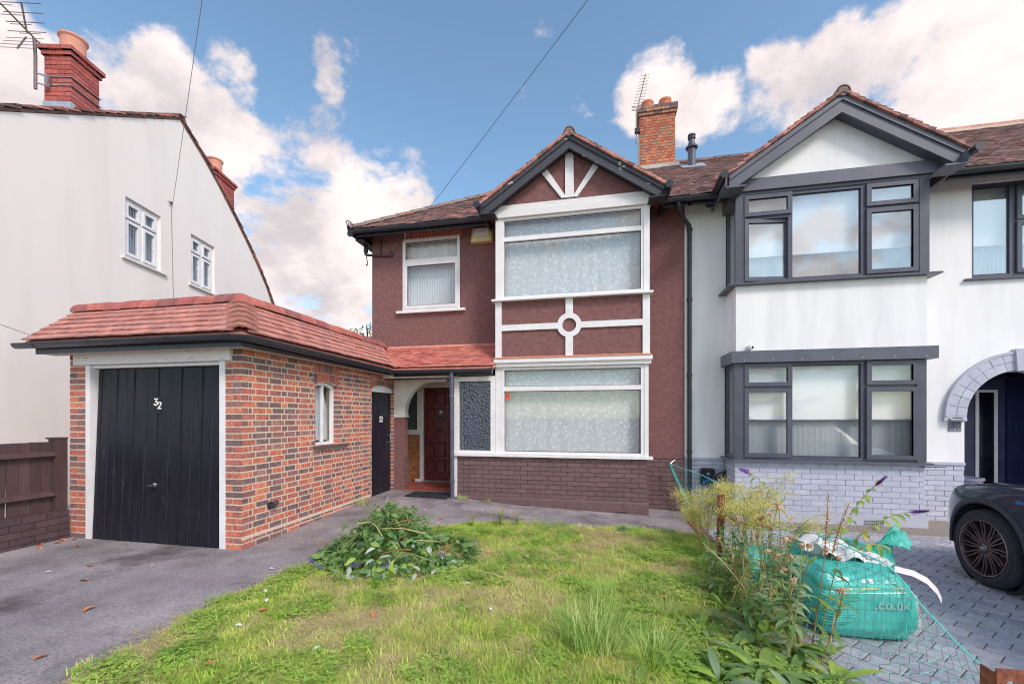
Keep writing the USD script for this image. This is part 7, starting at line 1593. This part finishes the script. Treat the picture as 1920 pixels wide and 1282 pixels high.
for k in range(30):   # sprigs standing up from the heap
    x, y = -2.2 + r.normal() * .36, 4.3 + r.normal() * .28; b = np.array([x, y, gz(x, y) + heap_h(x, y) * .7]); a = r.uniform(0, 6.28); tip = b + np.array([math.cos(a) * .16, math.sin(a) * .16, r.uniform(.10, .24)])
    for q in range(7):
        f = (q + 1) / 7; ang = r.uniform(0, 6.28); lp.add(leaf(MB(), b + (tip - b) * f, (math.cos(ang), math.sin(ang), .3), r.uniform(.06, .11), r.uniform(.03, .05), r.uniform(.3, 1.4), .3, 3), int(r.choice([0, 1, 4, 5])))
    part(hp_, 'twig', MB().tube([b, (b + tip) / 2 + ZV * .02, tip], .004, 4), S_green, True)
lp.flush(300, True)
for k in range(26):
    x, y = -2.15 + r.normal() * .38, 4.2 + r.normal() * .3; a = r.uniform(0, 6.28); z = gz(x, y) + .05 + heap_h(x, y) * .9; L = r.uniform(.2, .55)
    p = np.array([x, y, z]); d = np.array([math.cos(a), math.sin(a), r.uniform(-.12, .30)]); part(hp_, 'twig', MB().tube([p - d * L * .5, p + ZV * .02, p + d * L * .5], [.006, .005, .002], 5), (S_brown, S_straw, S_green)[k % 3], True)
for k, (x, y) in enumerate(((-2.72, 3.62), (-2.58, 3.56), (-2.30, 3.58), (-1.90, 3.58), (-1.38, 4.75), (-2.45, 3.95), (-1.6, 4.0))):
    m = MB(); p = np.array([x, y, gz(x, y) + .07 + heap_h(x, y) * .5]); a = r.uniform(0, 6.28); d = np.array([math.cos(a), math.sin(a), .15])
    for _ in range(70):
        t = r.uniform(); u = r.normal(size=3); u /= np.linalg.norm(u); c = p + d * .11 * t + u * .02 * (1 - .6 * t); w = np.cross(u, d); m.add([c, c + w * .006, c + u * .01, c - w * .006], [[0, 1, 2, 3]])
    part(hp_, 'flower', m, F_violet)
# litter
dry = look('dry_leaf', srgb(176, 98, 56), srgb(210, 140, 92), 30, .8); paper = look('paper_scrap', srgb(222, 218, 216), srgb(236, 232, 230), 20, .7)
for i, (x, y) in enumerate(((-5.89, 3.77), (-3.42, 1.95), (-6.3, 3.85), (-6.38, 3.72), (-6.28, 3.95), (-6.42, 3.9), (-4.6, 3.0), (-3.9, 2.6), (-5.0, 3.3), (-1.67, 2.89), (-2.06, 3.81), (-1.07, 3.22), (.46, 3.62), (-2.23, 2.07), (-2.5, 2.7), (-2.27, 5.83), (-6.34, 3.66))):
    a = r.uniform(0, 6.28); z = gz(x, y) + (.05 if x > -2.85 and y < 5.5 else .004)
    single('fallen_leaf', 'small curled orange brown fallen leaf lying on the drive or lawn', 'leaf', leaf(MB(), (x, y, z), (math.cos(a), math.sin(a), .25), r.uniform(.06, .10), r.uniform(.035, .055), .9, .5, 4), dry, True, 'fallen leaves')
for i, (x, y) in enumerate(((-.81, 3.11), (-1.74, 2.37), (-.79, 4.39), (-2.48, 2.48), (-1.39, 3.22), (-1.13, 3.55), (-2.6, 2.9), (-3.2, 3.6), (-4.4, 3.4), (-5.2, 3.1), (-2.2, 6.3), (-1.9, 6.6), (-2.7, 6.2), (-.9, 6.6), (-3.1, 4.9), (-2.75, 3.05))):
    a = r.uniform(0, 6.28); z = gz(x, y) + (.055 if x > -2.85 and y < 5.5 else .004)
    single('litter_scrap', 'small white paper scrap lying on the drive or lawn', 'litter', leaf(MB(), (x, y, z), (math.cos(a), math.sin(a), .1), r.uniform(.03, .06), r.uniform(.02, .035), .4, .4, 3), paper, True, 'white litter scraps')
